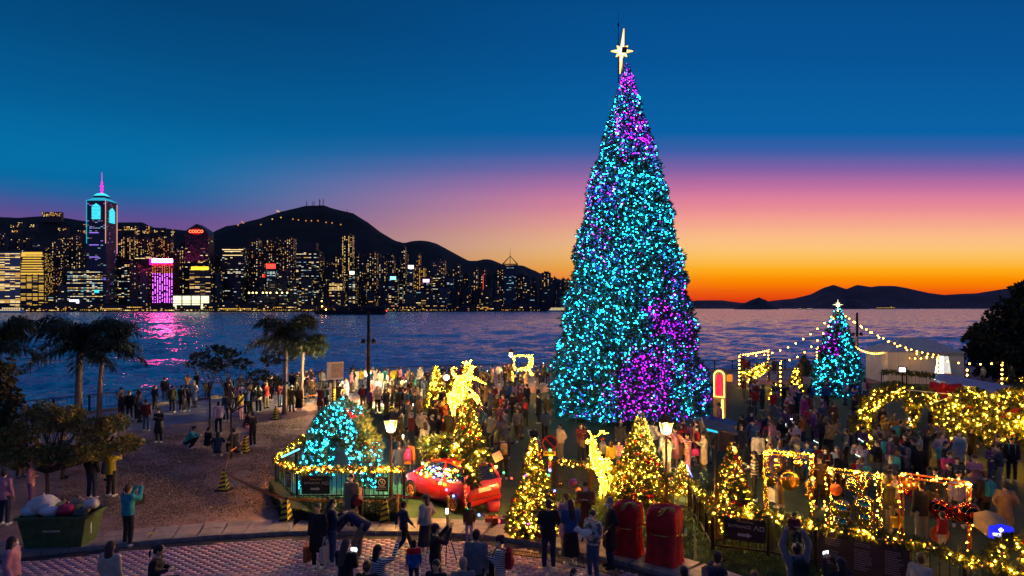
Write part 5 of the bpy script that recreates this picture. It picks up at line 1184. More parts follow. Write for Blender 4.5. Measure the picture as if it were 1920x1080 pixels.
for i, (u, v, rp, m, nm, fl) in enumerate(((1458, 875, 8, GOLDM, 'small mirror bauble with ringed face at the top of the first frame', 0), (1454, 897, 7, GOLDM, 'small ringed bauble hanging lowest left in the first frame', 0), (1472, 896, 8, GOLDM, 'ringed bauble in front of the big gold disc', 0), (1481, 901, 19, GOLD, 'big plain gold disc bauble in the first frame', 1), (1444, 898, 15, GOLD, 'plain gold bauble at the left post of the first frame', 1),
        (1497, 868, 9, GOLD, 'plain gold bauble up under the crossbar of the first frame', 0), (1519, 909, 11, GOLDM, 'ringed bauble at the right post of the first frame', 0), (1517, 928, 8, GOLD, 'plain gold bauble below the ringed one at the right post', 0))):
    bauble(u, v, rp, Yf(F1, u), m, nm, m is GOLDM, fl, F1[2])
for (u, v, rp, m, nm) in ((1597, 909, 12, GOLDM, 'ringed gold bauble at the top centre of the middle frame'), (1619, 905, 9, GOLDM, 'small ringed bauble at the top right of the middle frame'), (1612, 922, 9, GOLDM, 'small ringed bauble above the pair of large ones'), (1620, 948, 19, GOLDM, 'large ringed bauble at the right of the middle frame'),
        (1622, 972, 18, GOLDM, 'lowest ringed bauble at the right of the middle frame'), (1577, 955, 18, GOLDM, 'ringed bauble above the biggest one at the left of the middle frame'), (1575, 982, 23, GOLDM, 'biggest ringed bauble, lowest at the left of the middle frame')):
    bauble(u, v, rp, Yf(F2, u), m, nm, True, 0, F2[2])
bauble(1567, 918, 11, Yf(F2, 1567) + .1, mat('orange_bauble', (.65, .15, .03), .4, .2), 'plain orange bauble at the upper left of the middle frame', False, 0, F2[2])
for (u, v, rp, m, nm, fl) in ((1708, 907, 12, ORB, 'orange bauble in the top left corner of the right frame', 0), (1702, 922, 8, REDM, 'small red bauble at the left of the right frame', 0), (1725, 938, 15, REDM, 'ringed red bauble left of centre in the right frame', 0), (1763, 956, 20, REDM, 'big ringed red bauble at the centre of the right frame', 0), (1797, 962, 15, REDM, 'ringed red bauble by the right posts of the right frame', 0),
        (1815, 962, 20, REDM, 'big dark red mirror bauble outside the right posts', 0), (1762, 1001, 18, mat('red_disc', (.7, .09, .02), .35, .3), 'flat orange red disc hanging lowest in the right frame', 1)):
    bauble(u, v, rp, Yf(F3, u) - (.25 if u == 1815 else 0), m, nm, m is REDM, fl, F3[2])

# ------------------------------------------------------------------ red velvet sacks and rope barriers
def sack(u, vb, vt, hw, label, seed):
    p = G(u, vb); h = CZ - (vt - HV) / F * p.y; rr = hw / F * p.y; r = empty('gift_sack', (p.x, p.y, 0), 0, label, 'gift sack', 'red gift sacks'); g = random.Random(seed)
    n = 40; prof = [(1.12, 0), (1.09, .04), (1.02, .2), (.97, .38), (.97, .50), (.93, .555), (1.0, .60), (1.03, .70), (1.02, .84), (.98, .91), (.86, .955), (.5, .975), (.15, 1.0), (.0, 1.0)]
    vs = []
    for f_, z in prof:
        for i in range(n):
            a = 2 * math.pi * i / n; fold = (abs(math.cos(a + .5)) ** 5.5 + abs(math.sin(a + .5)) ** 5.5) ** (-1 / 5.5) * .90 + (.06 * math.sin(a * 9 + seed + math.sin(a * 2)) + .035 * math.sin(a * 15 + z * 3 + seed * 2)) * (1.25 - .9 * z if z < .56 else .45)
            vs.append((math.cos(a) * rr * f_ * fold, math.sin(a) * rr * f_ * fold * .9, z * h + .02 * math.sin(a * 7) * (z > .5)))
    mb = MB(); mb.add(vs, [(j * n + i, j * n + (i + 1) % n, (j + 1) * n + (i + 1) % n, (j + 1) * n + i) for j in range(len(prof) - 1) for i in range(n)], 0, True); mb.build('velvet_bag', REDCL, r)
    mb = MB(); mb.path([(math.cos(2 * math.pi * i / 20) * rr * .93, math.sin(2 * math.pi * i / 20) * rr * .84, .555 * h) for i in range(20)], .022, 5, closed=True); mb.build('tie_cord', GOLD, r)
    mb = MB()
    for sg in (-1, 1):
        for k in range(3): mb.path([(sg * (.02 + .16 * t_ * (1 + .3 * k)) , -rr * .62 - .08 * math.sin(t_ * 3), .93 * h + .10 * math.sin(t_ * 2.6 + k)) for t_ in np.linspace(0, 1, 6)], [.03, .03, .028, .025, .02, .006], 5)
    mb.ell((0, -rr * .68, .93 * h), .045, 0, 8, 6); mb.build('gold_bow', GOLD, r)
    return r
sack(1177, 1044, 938, 27, 'red velvet gift sack with gold bow just right of the man in a black suit', 1)
sack(1246, 1060, 946, 33, 'larger red velvet gift sack with gold bow, right of the other sack', 2)
def post_(u, vb, vt, label, m=GOLD, name='barrier_post'):
    p = G(u, vb); h = CZ - (vt - HV) / F * p.y; r = empty(name, (p.x, p.y, 0), 0, label, 'barrier post', 'belt barrier posts')
    MB().lathe((0, 0, 0), [(.2, 0), (.2, .02), (.05, .05), (.035, .2), (.03, .3)], 14).build('base', m, r); MB().tube((0, 0, .04), (0, 0, h), .033, n=10).build('post', m, r); MB().lathe((0, 0, h - .12), [(.04, 0), (.045, .02), (.045, .1), (.02, .13)], 10).build('belt_head', m, r)
    return Vector((p.x, p.y, h - .07))
BRS = mat('brass_post', (.6, .34, .08), .3, .9)
s1 = post_(1172, 1041, 972, 'brass belt barrier post in front of the first red sack', BRS); s2 = post_(1264, 1060, 983, 'brass belt barrier post in front of the larger red sack', BRS)
s3 = post_(840, 996, 930, 'brass belt barrier post in front of the red car', BRS); s4 = post_(746, 985, 925, 'orange lit barrier post where tape and red belt meet', mat('orange_post', (.7, .2, .02), .5, .1))
def strap(a, c, label, m, sag=.03, h=.05, name='belt', cat='belt', grp=None, n=8):
    a, c = Vector(a), Vector(c); mb = MB(); vs = []
    for i in range(n + 1):
        t_ = i / n; q = a.lerp(c, t_) - a; q.z -= sag * 4 * t_ * (1 - t_); tw = 0 if name == 'belt' else .012 * math.sin(i * 2.1)
        vs += [(q.x, q.y - .004 + tw, q.z + h / 2), (q.x, q.y - .004 - tw, q.z - h / 2), (q.x, q.y + .004 + tw, q.z + h / 2), (q.x, q.y + .004 - tw, q.z - h / 2)]
    fs = []
    for i in range(n): b0_ = 4 * i; fs += [(b0_, b0_ + 1, b0_ + 5, b0_ + 4), (b0_ + 2, b0_ + 6, b0_ + 7, b0_ + 3), (b0_, b0_ + 4, b0_ + 6, b0_ + 2), (b0_ + 1, b0_ + 3, b0_ + 7, b0_ + 5)]
    mb.add(vs, fs); return mb.build(name, m, loc=tuple(a), label=label, cat=cat, group=grp)
BELT = mat('red_belt', (.65, .015, .015), .6, var=.05); TAPE = mat('orange_tape', (.85, .22, .03), .5, var=.1)
strap(s1, s2, 'red belt stretched between the two posts before the gift sacks', BELT); strap(s4, s3, 'red belt running below the red car to the brass post', BELT)
strap(s1, G(1140, 1010, .75), 'short end of red belt behind the man in a black suit', BELT)
# orange barrier tape across the lawn
tp_ = [W(517, 768, 44), W(484, 800, 38), W(460, 823, 33), W(432, 846, 28.5), W(421, 884, 24.5)]
for i in range(4): strap(tp_[i], tp_[i + 1], 'orange tape on the lawn, ' + ('from the far cone to the kneeling group', 'beside the kneeling group', 'beyond the tall thin tree', 'dropping to the nearest left cone')[i], TAPE, .05, .07, 'barrier_tape', 'barrier tape', 'orange tape spans')
t5 = W(537, 935, 21.6); strap(tp_[4], t5, 'orange tape in front of the hedge, left span', TAPE, .12, .075, 'barrier_tape', 'barrier tape', 'orange tape spans')
t6 = W(722, 941, 21.6); strap(t5, t6, 'orange tape before the platform, long middle span', TAPE, .03, .08, 'barrier_tape', 'barrier tape', 'orange tape spans', 12)
strap(t6, s4, 'orange tape rising to the orange barrier post', TAPE, .0, .07, 'barrier_tape', 'barrier tape', 'orange tape spans')
strap(W(560, 745, 44), W(655, 728, 46), 'thin orange tape across the bright promenade behind the second palm', TAPE, .05, .05, 'barrier_tape', 'barrier tape', 'orange tape spans')
# hazard striped cones: black pyramid with yellow stripes
YEL = mat('hazard_yellow', (.75, .55, .02), .5, var=.15)
def cone(u, vb, vt, label):
    p = G(u, vb); h = CZ - (vt - HV) / F * p.y; r = empty('traffic_cone', (p.x, p.y, 0), rnd.uniform(-.3, .3), label, 'traffic cone', 'hazard striped cones'); b_, t_ = h * .20, h * .07
    MB().prism([(-b_ * 1.6, -b_ * 1.6), (b_ * 1.6, -b_ * 1.6), (b_ * 1.6, b_ * 1.6), (-b_ * 1.6, b_ * 1.6)], 0, .06).build('base', BLACK, r)
    vs = [(-b_, -b_, .06), (b_, -b_, .06), (b_, b_, .06), (-b_, b_, .06), (-t_, -t_, h * .9), (t_, -t_, h * .9), (t_, t_, h * .9), (-t_, t_, h * .9)]
    MB().add(vs, [(i, (i + 1) % 4, 4 + (i + 1) % 4, 4 + i) for i in range(4)] + [(4, 5, 6, 7)]).build('body', YEL, r)
    MB().tube((0, 0, h * .88), (0, 0, h), t_ * .8).build('cap', BLACK, r)
    for side in range(4):
        a, c, d, e = Vector(vs[side]), Vector(vs[(side + 1) % 4]), Vector(vs[4 + (side + 1) % 4]), Vector(vs[4 + side]); nn_ = (c - a).cross(e - a).normalized() * .004; mb = MB()
        for k in range(4):
            z0_, z1_ = .04 + k * .24, .15 + k * .24; lift = .10
            if z1_ + lift > 1: z1_ = 1 - lift
            mb.add([a.lerp(e, z0_) + nn_, c.lerp(d, z0_ + lift) + nn_, c.lerp(d, z1_ + lift) + nn_, a.lerp(e, z1_) + nn_], [(0, 1, 2, 3)])
        mb.build('stripe', BLACK, r)
for q in ((420, 919, 880, 'striped cone at the near end of the tape on the left lawn'), (537, 982, 932, 'striped cone in front of the hedge, left of the two bag carrier'), (722, 984, 934, 'striped cone in front of the hedge beside the barrier post'), (460, 848, 818, 'striped cone beside the kneeling group and the tall thin tree'), (517, 786, 762, 'striped cone left of the ringed trunk palm'), (735, 792, 758, 'dim striped cone in the crowd near the promenade lamp'), (626, 752, 728, 'striped cone below the white notice board')): cone(*q)

# ------------------------------------------------------------------ road sign by the car
p = G(1031, 1000); r = empty('road_sign', (p.x, p.y, 0), 0, 'round no entry style sign with yellow arrow plate beside the front amber tree', 'road sign')
zc = CZ - (830 - HV) / F * p.y; MB().tube((0, 0, 0), (0, 0, zc), .04).build('pole', mat('sign_pole', (.5, .16, .04), .5, .2), r)  # orange light falling on the pole is put into its colour
mb = MB(); ang16 = [2 * math.pi * i / 24 for i in range(24)]; mb.add([(math.cos(a) * .20, -.05, zc + math.sin(a) * .20) for a in ang16] + [(math.cos(a) * .20, -.03, zc + math.sin(a) * .20) for a in ang16], [tuple(range(24))] + [(i, 24 + i, 24 + (i + 1) % 24, (i + 1) % 24) for i in range(24)]); dsc = mb.build('disc', mat('sign_navy', (.01, .03, .05), .4), r)
mb = MB(); mb.path([(math.cos(a) * .205, -.055, zc + math.sin(a) * .205) for a in ang16], .024, 5, closed=True); mb.box((0, -.06, zc), (.40, .012, .04), rot=(0, R(45), 0)); mb.build('red_ring', mat('sign_red_paint', (.6, .02, .02), .4), dsc)
pl = MB().box((-.01, -.05, zc - .30), (.36, .02, .14)).build('arrow_plate', mat('sign_yellow', (.8, .45, .03), .4), r)
mb = MB(); mb.box((-.01, -.063, zc - .30), (.24, .006, .016)); [mb.box((-.01 + sg * .11, -.063, zc - .30 + q * .014), (.05, .006, .014), rot=(0, sg * q * R(38), 0)) for sg in (-1, 1) for q in (-1, 1)]; mb.build('arrow', BLACK, pl)
mb = MB(); mb.ell((.0, -.08, zc - .2), .035, 0); mb.ell((.03, -.08, zc - .42), .03, 1); mb.ell((-.02, -.07, zc - .42), .02, 2); mb.ell((.0, -.08, zc - .78), .04, 3); mb.ell((-.04, -.08, zc - .92), .035, 0); mb.build('bulb', [GR1, WA2, WA1, BB1], r)['kind'] = 'stuff'

# tall post with a flat slanted panel
p = G(1343, 1010); r = empty('panel_post', (p.x, p.y, 0), 0, 'tall bronze post with a flat slanted panel beside the bushy baubled tree', 'post')
MB().lathe((0, 0, 0), [(.2, 0), (.2, .05), (.14, .08), (.14, .13), (.07, .16), (.05, .4), (.045, 3.1)], 10).build('pole', BRONZE, r)
MB().box((.05, -.1, 3.18), (.95, .5, .05), rot=(R(20), R(14), 0)).build('panel', mat('panel_top', (.2, .16, .1), .4, .3), r); MB().box((-.2, -.28, 3.1), (.3, .1, .03), rot=(R(20), R(14), 0)).build('light_strip', CY1, r)

# tan booths with blue tops at the foot of the giant tree
TAN = mat('tan_panel', (.30, .2, .14), .75, var=.2); BLU = mat('blue_cover', (.02, .09, .28), .7, var=.2)
for i, (u, vt, vb, w, lb) in enumerate(((1331, 780, 838, .62, 'tan tapered box with blue cover beside the giant tree'), (1361, 786, 842, .66, 'tan tapered box with blue cover, nearest the neon arch board'))):
    Yd = (CZ - 1.35) * F / (vt - HV); r = empty('booth', ((u - 960) / F * Yd, Yd, 0), R(20 - 12 * i), lb, 'booth', 'tan booths with blue covers')
    q, t_ = w * .9, w * .62; vs = [(-q, -q, 0), (q, -q, 0), (q, q, 0), (-q, q, 0), (-q, -q, 1.15), (q, -q, 1.15), (q, q, 1.15), (-q, q, 1.15)]
    MB().add(vs, [(j, (j + 1) % 4, 4 + (j + 1) % 4, 4 + j) for j in range(4)]).build('panel', TAN, r)
    MB().add([(-q, -q, 1.154), (q, -q, 1.154), (q, q, 1.154), (-q, q, 1.154), (0, 0, 1.42)], [(0, 1, 4), (1, 2, 4), (2, 3, 4), (3, 0, 4)]).build('cover', BLU, r)

# leaning arch board with neon outline
Yn = 35.5; p = W(1350, 800, Yn); r = empty('neon_board', ((1349 - 960) / F * Yn, Yn, 0), R(-38), 'leaning tan board with yellow neon outline round a red panel', 'neon sign')
k = Yn / F; z1 = CZ - (692 - HV) * k; zm = CZ - (744 - HV) * k
pr = [(-.33, .1), (.33, .1), (.33, z1 - .33)] + [(.33 * math.cos(a), z1 - .33 + .33 * math.sin(a)) for a in np.linspace(0, math.pi, 9)[1:-1]] + [(-.33, z1 - .33)]
mb = MB(); n = len(pr); vs = [(x, -.0, z) for x, z in pr] + [(x - .0, .75, z) for x, z in pr]; mb.add(vs, [(i, (i + 1) % n, n + (i + 1) % n, n + i)[::-1] for i in range(n)] + [tuple(range(n)), tuple(range(n, 2 * n))[::-1]]); mb.build('board', TAN, r)
pr2 = [(-.27, zm), (.27, zm), (.27, z1 - .36)] + [(.27 * math.cos(a), z1 - .36 + .27 * math.sin(a)) for a in np.linspace(0, math.pi, 9)[1:-1]] + [(-.27, z1 - .36)]
MB().path([(x, -.05, z) for x, z in pr2], .035, 5, closed=True).build('neon_tube', glow('neon_yellow', (1, .62, .1), 5), r)
pr3 = [(x * .72, zm + .08 + (z - zm) * .80) for x, z in pr2]; MB().add([(x, -.012, z) for x, z in pr3], [tuple(range(len(pr3)))]).build('red_panel', glow('neon_red', (1, .01, .05), 1.6), r)
mb = MB(); mb.tube((.2, -.1, zm - .1), (.42, -.5, .2), .03); mb.tube((.2, -.1, zm - .1), (.05, -.45, .2), .03); mb.build('neon_leg', glow('neon_yellow', (1, .62, .1), 5), r); MB().add([(.12, -.4, .25), (.38, -.48, .25), (.25, -.3, .9)], [(0, 1, 2)]).build('lit_panel', glow('neon_white', (1, .8, .4), 5), r)
MB().box((.5, .1, zm + 1.0), (.22, .25, .35)).build('orange_box', glow('orange_sign', (1, .3, .02), .8), r)

# ------------------------------------------------------------------ festoon lights and their posts
top = Vector((mt_.location.x, mt_.location.y, 6.35))
def fpost(u, vt, zt=2.7, label=''):
    Yd = (CZ - zt) * F / (vt - HV); x = (u - 960) / F * Yd; r = empty('light_post', (x, Yd, 0), 0, label, 'post', 'posts of the festoon lights')
    MB().box((0, 0, zt / 2), (.12, .12, zt)).build('post', BRONZE, r); mb = MB()
    for k in range(8): mb.ell((-.1, -.07, .3 + k * (zt - .3) / 7.5), .055, 0, 7, 5)
    mb.build('bulb', WW, r)['kind'] = 'stuff'; return Vector((x, Yd, zt))
Pp = [fpost(1388, 665, label='light post at the left end of the festoon lights'), fpost(1442, 656, label='light post behind the glowing bank of bulbs'), fpost(1465, 677, label='light post nearest the slim amber tree'), fpost(1533, 651, label='light post half hidden left of the tall cyan tree'),
      fpost(1666, 657, label='light post at the left corner of the white tent'), fpost(1760, 666, label='light post in front of the tent opening'), fpost(1815, 689, label='short run light post right of the tent'), fpost(1880, 680, label='light post at the far right end of the festoon lights')]
def fest(a, c, sag, lb): bulb_string(lb, [Vector(a).lerp(Vector(c), t_) - Vector((0, 0, sag * 4 * t_ * (1 - t_))) for t_ in np.linspace(0, 1, 9)], [WW], .048, step=.66, name='festoon_light', group='festoon lights from the tall cyan tree', cat='festoon light')
fest(top, Pp[0], 1.1, 'longest left festoon from the cyan tree to the leftmost post'); fest(Pp[0], Pp[1], .05, 'short festoon between the two leftmost posts'); fest(top, Pp[2], .9, 'steeper left festoon to the post nearest the slim tree'); fest(top - Vector((0, 0, 2.6)), Pp[3], .2, 'short festoon just left of the cyan tree')
fest(top - Vector((0, 0, 1.6)), Pp[4], .8, 'lowest right festoon ending at the tent corner'); fest(Pp[4], Pp[5], .45, 'sagging festoon across the tent wall'); fest(top, Pp[5], .6, 'middle right festoon to the post at the tent opening'); fest(top, Pp[7], 1.3, 'longest right festoon reaching the far right post'); 
# bank of bulbs on a sloping hedge
garland('sloping bank of amber bulbs between the two left festoon posts', [W(1392, 708, 56), W(1412, 700, 56), W(1436, 686, 57)], .42, 130, 45, [WA1, WA2], [.5, .5], .035, .22, 'lit_bank', 'lit hedge', False)

# ------------------------------------------------------------------ white tent
Yt = 59; a, c = W(1665, 700, Yt), W(1796, 700, Yt); w = c.x - a.x; r = empty('tent', (a.x, Yt, 0), R(-8), 'white marquee tent with a brightly lit open doorway', 'tent')
ht, hr_ = CZ - (660 - HV) / F * Yt, CZ - (640 - HV) / F * Yt; dpt = 5.0
MB().box((w * .29, 0, ht / 2), (w * .58, .06, ht)).build('front_wall', CAN, r); MB().box((w * .93, 0, ht / 2), (w * .14, .06, ht)).build('side_panel', CAN, r); MB().box((0, dpt / 2, ht / 2), (.06, dpt, ht)).build('side_wall', CAN, r); MB().box((w, dpt / 2, ht / 2), (.06, dpt, ht)).build('side_wall', CAN, r); MB().box((w / 2, dpt, ht / 2), (w, .06, ht)).build('back_wall', CAN, r)
mb = MB(); o_ = .15; mb.add([(-o_, -o_, ht), (w + o_, -o_, ht), (w + o_, dpt + o_, ht), (-o_, dpt + o_, ht), (w * .33, dpt / 2, hr_ + .25), (w * .67, dpt / 2, hr_ + .25)], [(0, 1, 5, 4), (1, 2, 5), (2, 3, 4, 5), (3, 0, 4)]); mb.build('roof', mat('tent_roof', (.55, .55, .5), .8), r)
MB().box((w * .72, -.02, ht - .15), (w * .56, .08, .34)).build('valance', mat('valance_cloth', (.4, .38, .36), .8), r)
mb = MB(); [mb.box((x, -.035, ht / 2), (.02, .02, ht)) for x in (w * .14, w * .29, w * .44)]; mb.build('seam', mat('valance_cloth', (.4, .38, .36), .8), r)
mb = MB(); mb.add([(w * .58, -.03, ht - .3), (w * .66, -.03, ht - .3), (w * .60, -.03, .1), (w * .58, -.03, .1)], [(0, 1, 2, 3)]); mb.add([(w * .80, -.03, ht - .3), (w * .87, -.03, ht - .3), (w * .87, -.03, .1), (w * .855, -.03, .1)], [(0, 1, 2, 3)]); mb.build('door_curtain', CAN, r)
MB().box((w * .72, 1.6, 1.35), (w * .27, .08, 2.2)).build('lit_interior', glow('tent_light', (.85, .92, 1), 7), r)
MB().box((w * .78, .3, .75), (.9, .5, .3)).build('orange_crate', mat('crate_orange', (.7, .2, .03), .6), r); MB().box((w * .78, .3, .45), (1.1, .5, .3)).build('green_crate', mat('crate_green', (.03, .4, .12), .6), r)
p = W(1692, 693, 52); r = empty('monitor', (p.x, p.y, 0), R(-20), 'glowing white monitor box in front of the tent wall', 'monitor'); MB().box((0, 0, p.z), (.55, .35, .42)).build('case', BLACK, r); MB().box((-.04, -.18, p.z), (.42, .02, .3)).build('screen', glow('monitor_pink', (1, .8, .8), 5), r); MB().box((0, 0, p.z / 2 - .1), (.1, .1, p.z - .2)).build('stand', BLACK, r)
# garlanded fence before the tent
FF = [G(1653, 722), G(1700, 724), G(1755, 730), G(1772, 742)]
fence('garden_fence', 'dark garlanded bar fence between the lit monitor and the arches', FF, h=1.05, step=.3)
garland('dim garland on the fence in front of the tent', [(p.x, p.y, 1.1) for p in FF], .14, 90, 5, [WA1], None, .03, .2)
MB().ell((0, 0, .35), (.9, .5, .4), 0, 12, 8).build('round_bush', mat('bush_dark', (.02, .035, .02), .9, var=.5), loc=(G(1675, 735).x, G(1675, 735).y, 0), label='low rounded dark bush by the garlanded fence', cat='bush')
o_ = col.objects.get('round_bush'); c_ = rng.normal(0, 1, (500, 3)); c_ = unit(c_); sp = link('foliage', sprig_mesh('foliage', c_ * np.array([.9, .5, .4]) + np.array([0, 0, .35]), c_, .2, [NEEDLE], k=4, width=.5), o_)

# ------------------------------------------------------------------ slatted flat roof with red drapes and bow
A = W(1757, 712, 3.9 * F / (712 - HV)); B_ = W(1990, 762, 3.9 * F / (758 - HV)); B_.z = A.z; D = W(1757, 700, 3.9 * F / (700 - HV)); D.z = A.z; E = B_ + (D - A)
r = empty('market_stall', (A.x, A.y, 0), 0, 'long stall with a slatted flat roof, white fascia and red drapes', 'stall'); zR = A.z; d = (B_ - A); ln = math.hypot(d.x, d.y); dn = d.normalized(); bk_ = (D - A); 
for k in range(15):
    t_ = (k + .5) / 15; o1 = bk_ * t_; mid = d / 2 + o1; MB().box((mid.x, mid.y, zR), (ln, bk_.length / 15 * .62, .05), rot=(0, 0, math.atan2(d.y, d.x))).build('slat', mat('roof_slat', (.5, .47, .55), .5, .3), r)
MB().prism([(0, 0), (d.x, d.y), (d.x + bk_.x, d.y + bk_.y), (bk_.x, bk_.y)], zR - .12, zR - .04).build('roof_deck', mat('roof_deck', (.06, .055, .06), .8), r)
nn_ = Vector((dn.y, -dn.x, 0)); rz = math.atan2(d.y, d.x)
MB().box(tuple(d / 2 + nn_ * .04 + Vector((0, 0, zR - .25))), (ln, .06, .5), rot=(0, 0, rz)).build('fascia', WHITE, r)
mb = MB(); [mb.box(tuple(d * ((k + .5) / 16) + nn_ * .08 + Vector((0, 0, zR - .27))), (.05, .03, .3), rot=(0, 0, rz)) for k in range(16)]; mb.build('fascia_light', glow('fascia_warm', (1, .5, .3), .5), r)['kind'] = 'stuff'
n = 90; vs = []
for i in range(n + 1):
    t_ = i / n; q = d * t_ + nn_ * (.0 + .05 * math.sin(i * 1.9)); sc__ = .75 + .12 * math.sin(t_ * 14)
    vs += [(q.x, q.y, zR - .5), (q.x, q.y, zR - .5 - sc__)]
MB().add(vs, [(2 * i, 2 * i + 1, 2 * i + 3, 2 * i + 2) for i in range(n)], 0, True).build('red_drape', REDCL, r)
for t_ in (0, .33, .66, 1): q = d * t_ + bk_ * .1; MB().box((q.x, q.y, (zR - .1) / 2), (.12, .12, zR - .1)).build('post', DKMETAL, r)
MB().box(tuple(d / 2 + bk_ * .8 + Vector((0, 0, .6))), (ln, .2, 1.2), rot=(0, 0, rz)).build('counter', mat('stall_dark', (.05, .03, .03), .8), r)
pb = W(1768, 726, 35.2); bow = empty('ribbon_bow', tuple(pb), R(-20), 'huge red ribbon bow at the left corner of the slatted roof stall', 'bow')
for sg, (wx, hz) in ((1, (1.25, .42)), (-1, (.6, .5))):
    m_ = 9; vs = []
    for i in range(m_):
        t_ = i / (m_ - 1); x = sg * wx * t_; hh = .10 + hz * math.sin(t_ * 1.9) * .55; zz = .12 * sg * t_ * (1 if sg < 0 else -1.2)
        for k in range(8): a = 2 * math.pi * k / 8; vs.append((x, math.cos(a) * (.08 + .24 * math.sin(t_ * 2.8)), zz + math.sin(a) * hh))
    MB().add(vs, [(i * 8 + k, i * 8 + (k + 1) % 8, (i + 1) * 8 + (k + 1) % 8, (i + 1) * 8 + k) for i in range(m_ - 1) for k in range(8)] + [tuple(range(8)), tuple(range((m_ - 1) * 8, m_ * 8))], 0, True).build('loop', REDCL, bow)
MB().ell((0, -.1, 0), (.2, .2, .26), 0).build('knot', REDCL, bow)
for x, l_ in ((.15, 1.1), (-.35, 1.4)): MB().add([(-.1 if x > 0 else -.12, -.12, -.1), (.12, -.12, -.1), (x + .25, -.2, -l_), (x - .1, -.2, -l_ * .85), (x - .3, -.2, -l_), (-.1 if x > 0 else -.12, -.09, -.1), (.12, -.09, -.1), (x + .25, -.17, -l_), (x - .1, -.17, -l_ * .85), (x - .3, -.17, -l_)], [(0, 4, 3, 2, 1), (5, 6, 7, 8, 9), (0, 1, 6, 5), (1, 2, 7, 6), (2, 3, 8, 7), (3, 4, 9, 8), (4, 0, 5, 9)]).build('ribbon_tail', REDCL, bow)
for (q0, q1, lb) in (((1700, 731), (1845, 745), 'thin pale cord above the arches, left run'), ((1745, 758), (1800, 737), 'thin pale cord crossing the bow tail')):
    a, c = W(*q0, 29.5), W(*q1, 29); MB().tube((0, 0, 0), tuple(c - a), .02, n=5).build('cord', WHITE, loc=tuple(a), label=lb, cat='cord')

# ------------------------------------------------------------------ green skip with rubbish bags
p = G(40, 1045); r = empty('waste_skip', (p.x, p.y, 0), R(8), 'green waste container heaped with rubbish bags at the lower left', 'skip')
q0, q1 = G(25, 1038), G(158, 1030); L_ = 1.85; Wd = 1.0; Hh = 1.0
r.location = ((q0.x + q1.x) / 2 + .1, 18.6, 0); r.rotation_euler = (0, 0, R(4)); r.scale = (.92, .92, .92); GRN = mat('skip_green', (.05, .10, .03), .6, var=.35, scale=5)
def tub(mb, l0, w0, l1, w1, z0, z1): 
    vs = [(-l0, -w0, z0), (l0, -w0, z0), (l0, w0, z0), (-l0, w0, z0), (-l1, -w1, z1), (l1, -w1, z1), (l1, w1, z1), (-l1, w1, z1)]; mb.add(vs, [(i, (i + 1) % 4, 4 + (i + 1) % 4, 4 + i) for i in range(4)])
mb = MB(); tub(mb, .78, .42, .95, .52, .12, Hh); mb.add([(-.78, -.42, .12), (.78, -.42, .12), (.78, .42, .12), (-.78, .42, .12)], [(0, 1, 2, 3)]); mb.build('tub', GRN, r)
mb = MB(); mb.box((0, -.54, Hh), (2.0, .07, .07)); mb.box((0, .54, Hh), (2.0, .07, .07)); mb.box((-.98, 0, Hh), (.07, 1.0, .07)); mb.box((.98, 0, Hh), (.07, 1.0, .07)); mb.build('rim', GRN, r)
MB().box((.0, -.50, .62), (.46, .02, .05), rot=(R(6), 0, 0)).build('label_plate', mat('plate_cream', (.6, .5, .35), .5), r); MB().box((.89, -.1, .62), (.02, .05, .4)).build('side_label', WHITE, r)
for x in (-.6, .6):
    for y in (-.3, .3): MB().tube((x - .03, y, .08), (x + .03, y, .08), .08, n=10).build('wheel', BLACK, r)
g2 = random.Random(5)
BAGS = [((-.5, 0, 1.12), .34, (.75, .6, .55), 'large cream rubbish bag on top of the skip'), ((-.72, -.2, 1.02), .2, (.5, .6, .62), 'small pale blue bag at the left end of the skip'), ((-.2, -.22, 1.03), .2, (.72, .66, .7), 'white bag lying at the front of the skip'), ((.0, .1, 1.05), .2, (.8, .5, .12), 'yellow bag in the middle of the skip'), ((.22, -.12, 1.05), .22, (.5, .02, .08), 'dark red bag in the middle of the skip'), ((.5, .05, 1.02), .2, (.7, .4, .08), 'orange bag towards the right of the skip'), ((.72, .15, 1.12), .18, (.7, .62, .55), 'cream carton bag at the right end of the skip'), ((.3, .25, 1.1), .22, (.3, .2, .14), 'brown paper bag at the back of the skip'), ((.7, -.25, 1.0), .17, (.05, .07, .05), 'black bag at the right end of the skip')]
for (c_, rr, colr, lb) in BAGS:
    wp = r.matrix_basis @ Vector(c_) if False else Vector((r.location.x + c_[0], r.location.y + c_[1], c_[2])); mb = MB(); mb.ell((0, 0, 0), (rr * 1.15, rr, rr * .8), 0, 14, 9)
    mb.v = [tuple(Vector(v) * (1 + .28 * mnoise.noise(Vector(v) * 6 + Vector(c_) * 9))) for v in mb.v]; mb.tube((0, 0, rr * .7), (.03, 0, rr * 1.05), .05, .02, 6)
    mb.build('rubbish_bag', mat('bag_%s' % lb.split(' bag')[0].replace(' ', '_')[:24], colr, .35, var=.15), loc=tuple(wp), label=lb, cat='rubbish bag', group='bags heaped in the green skip')
# litter
for (u, v, lb) in ((337, 866, 'white paper scrap lying on the brown lawn'), (283, 1001, 'yellow leaf shaped scrap on the pavement by the kerb')): MB().box((0, 0, .012), (.14, .11, .012), rot=(0, 0, .5)).build('paper_scrap', WHITE if u == 337 else YEL, loc=tuple(G(u, v, .004 if u == 337 else .115)), label=lb, cat='litter')
# bottle on the turf
MB().lathe((0, 0, 0), [(.035, 0), (.038, .02), (.038, .15), (.015, .2), (.015, .23)], 10).build('bottle', mat('clear_bottle', (.6, .6, .55), .2), loc=tuple(G(1286, 1005)), label='clear plastic bottle standing on the turf right of the sacks', cat='bottle')

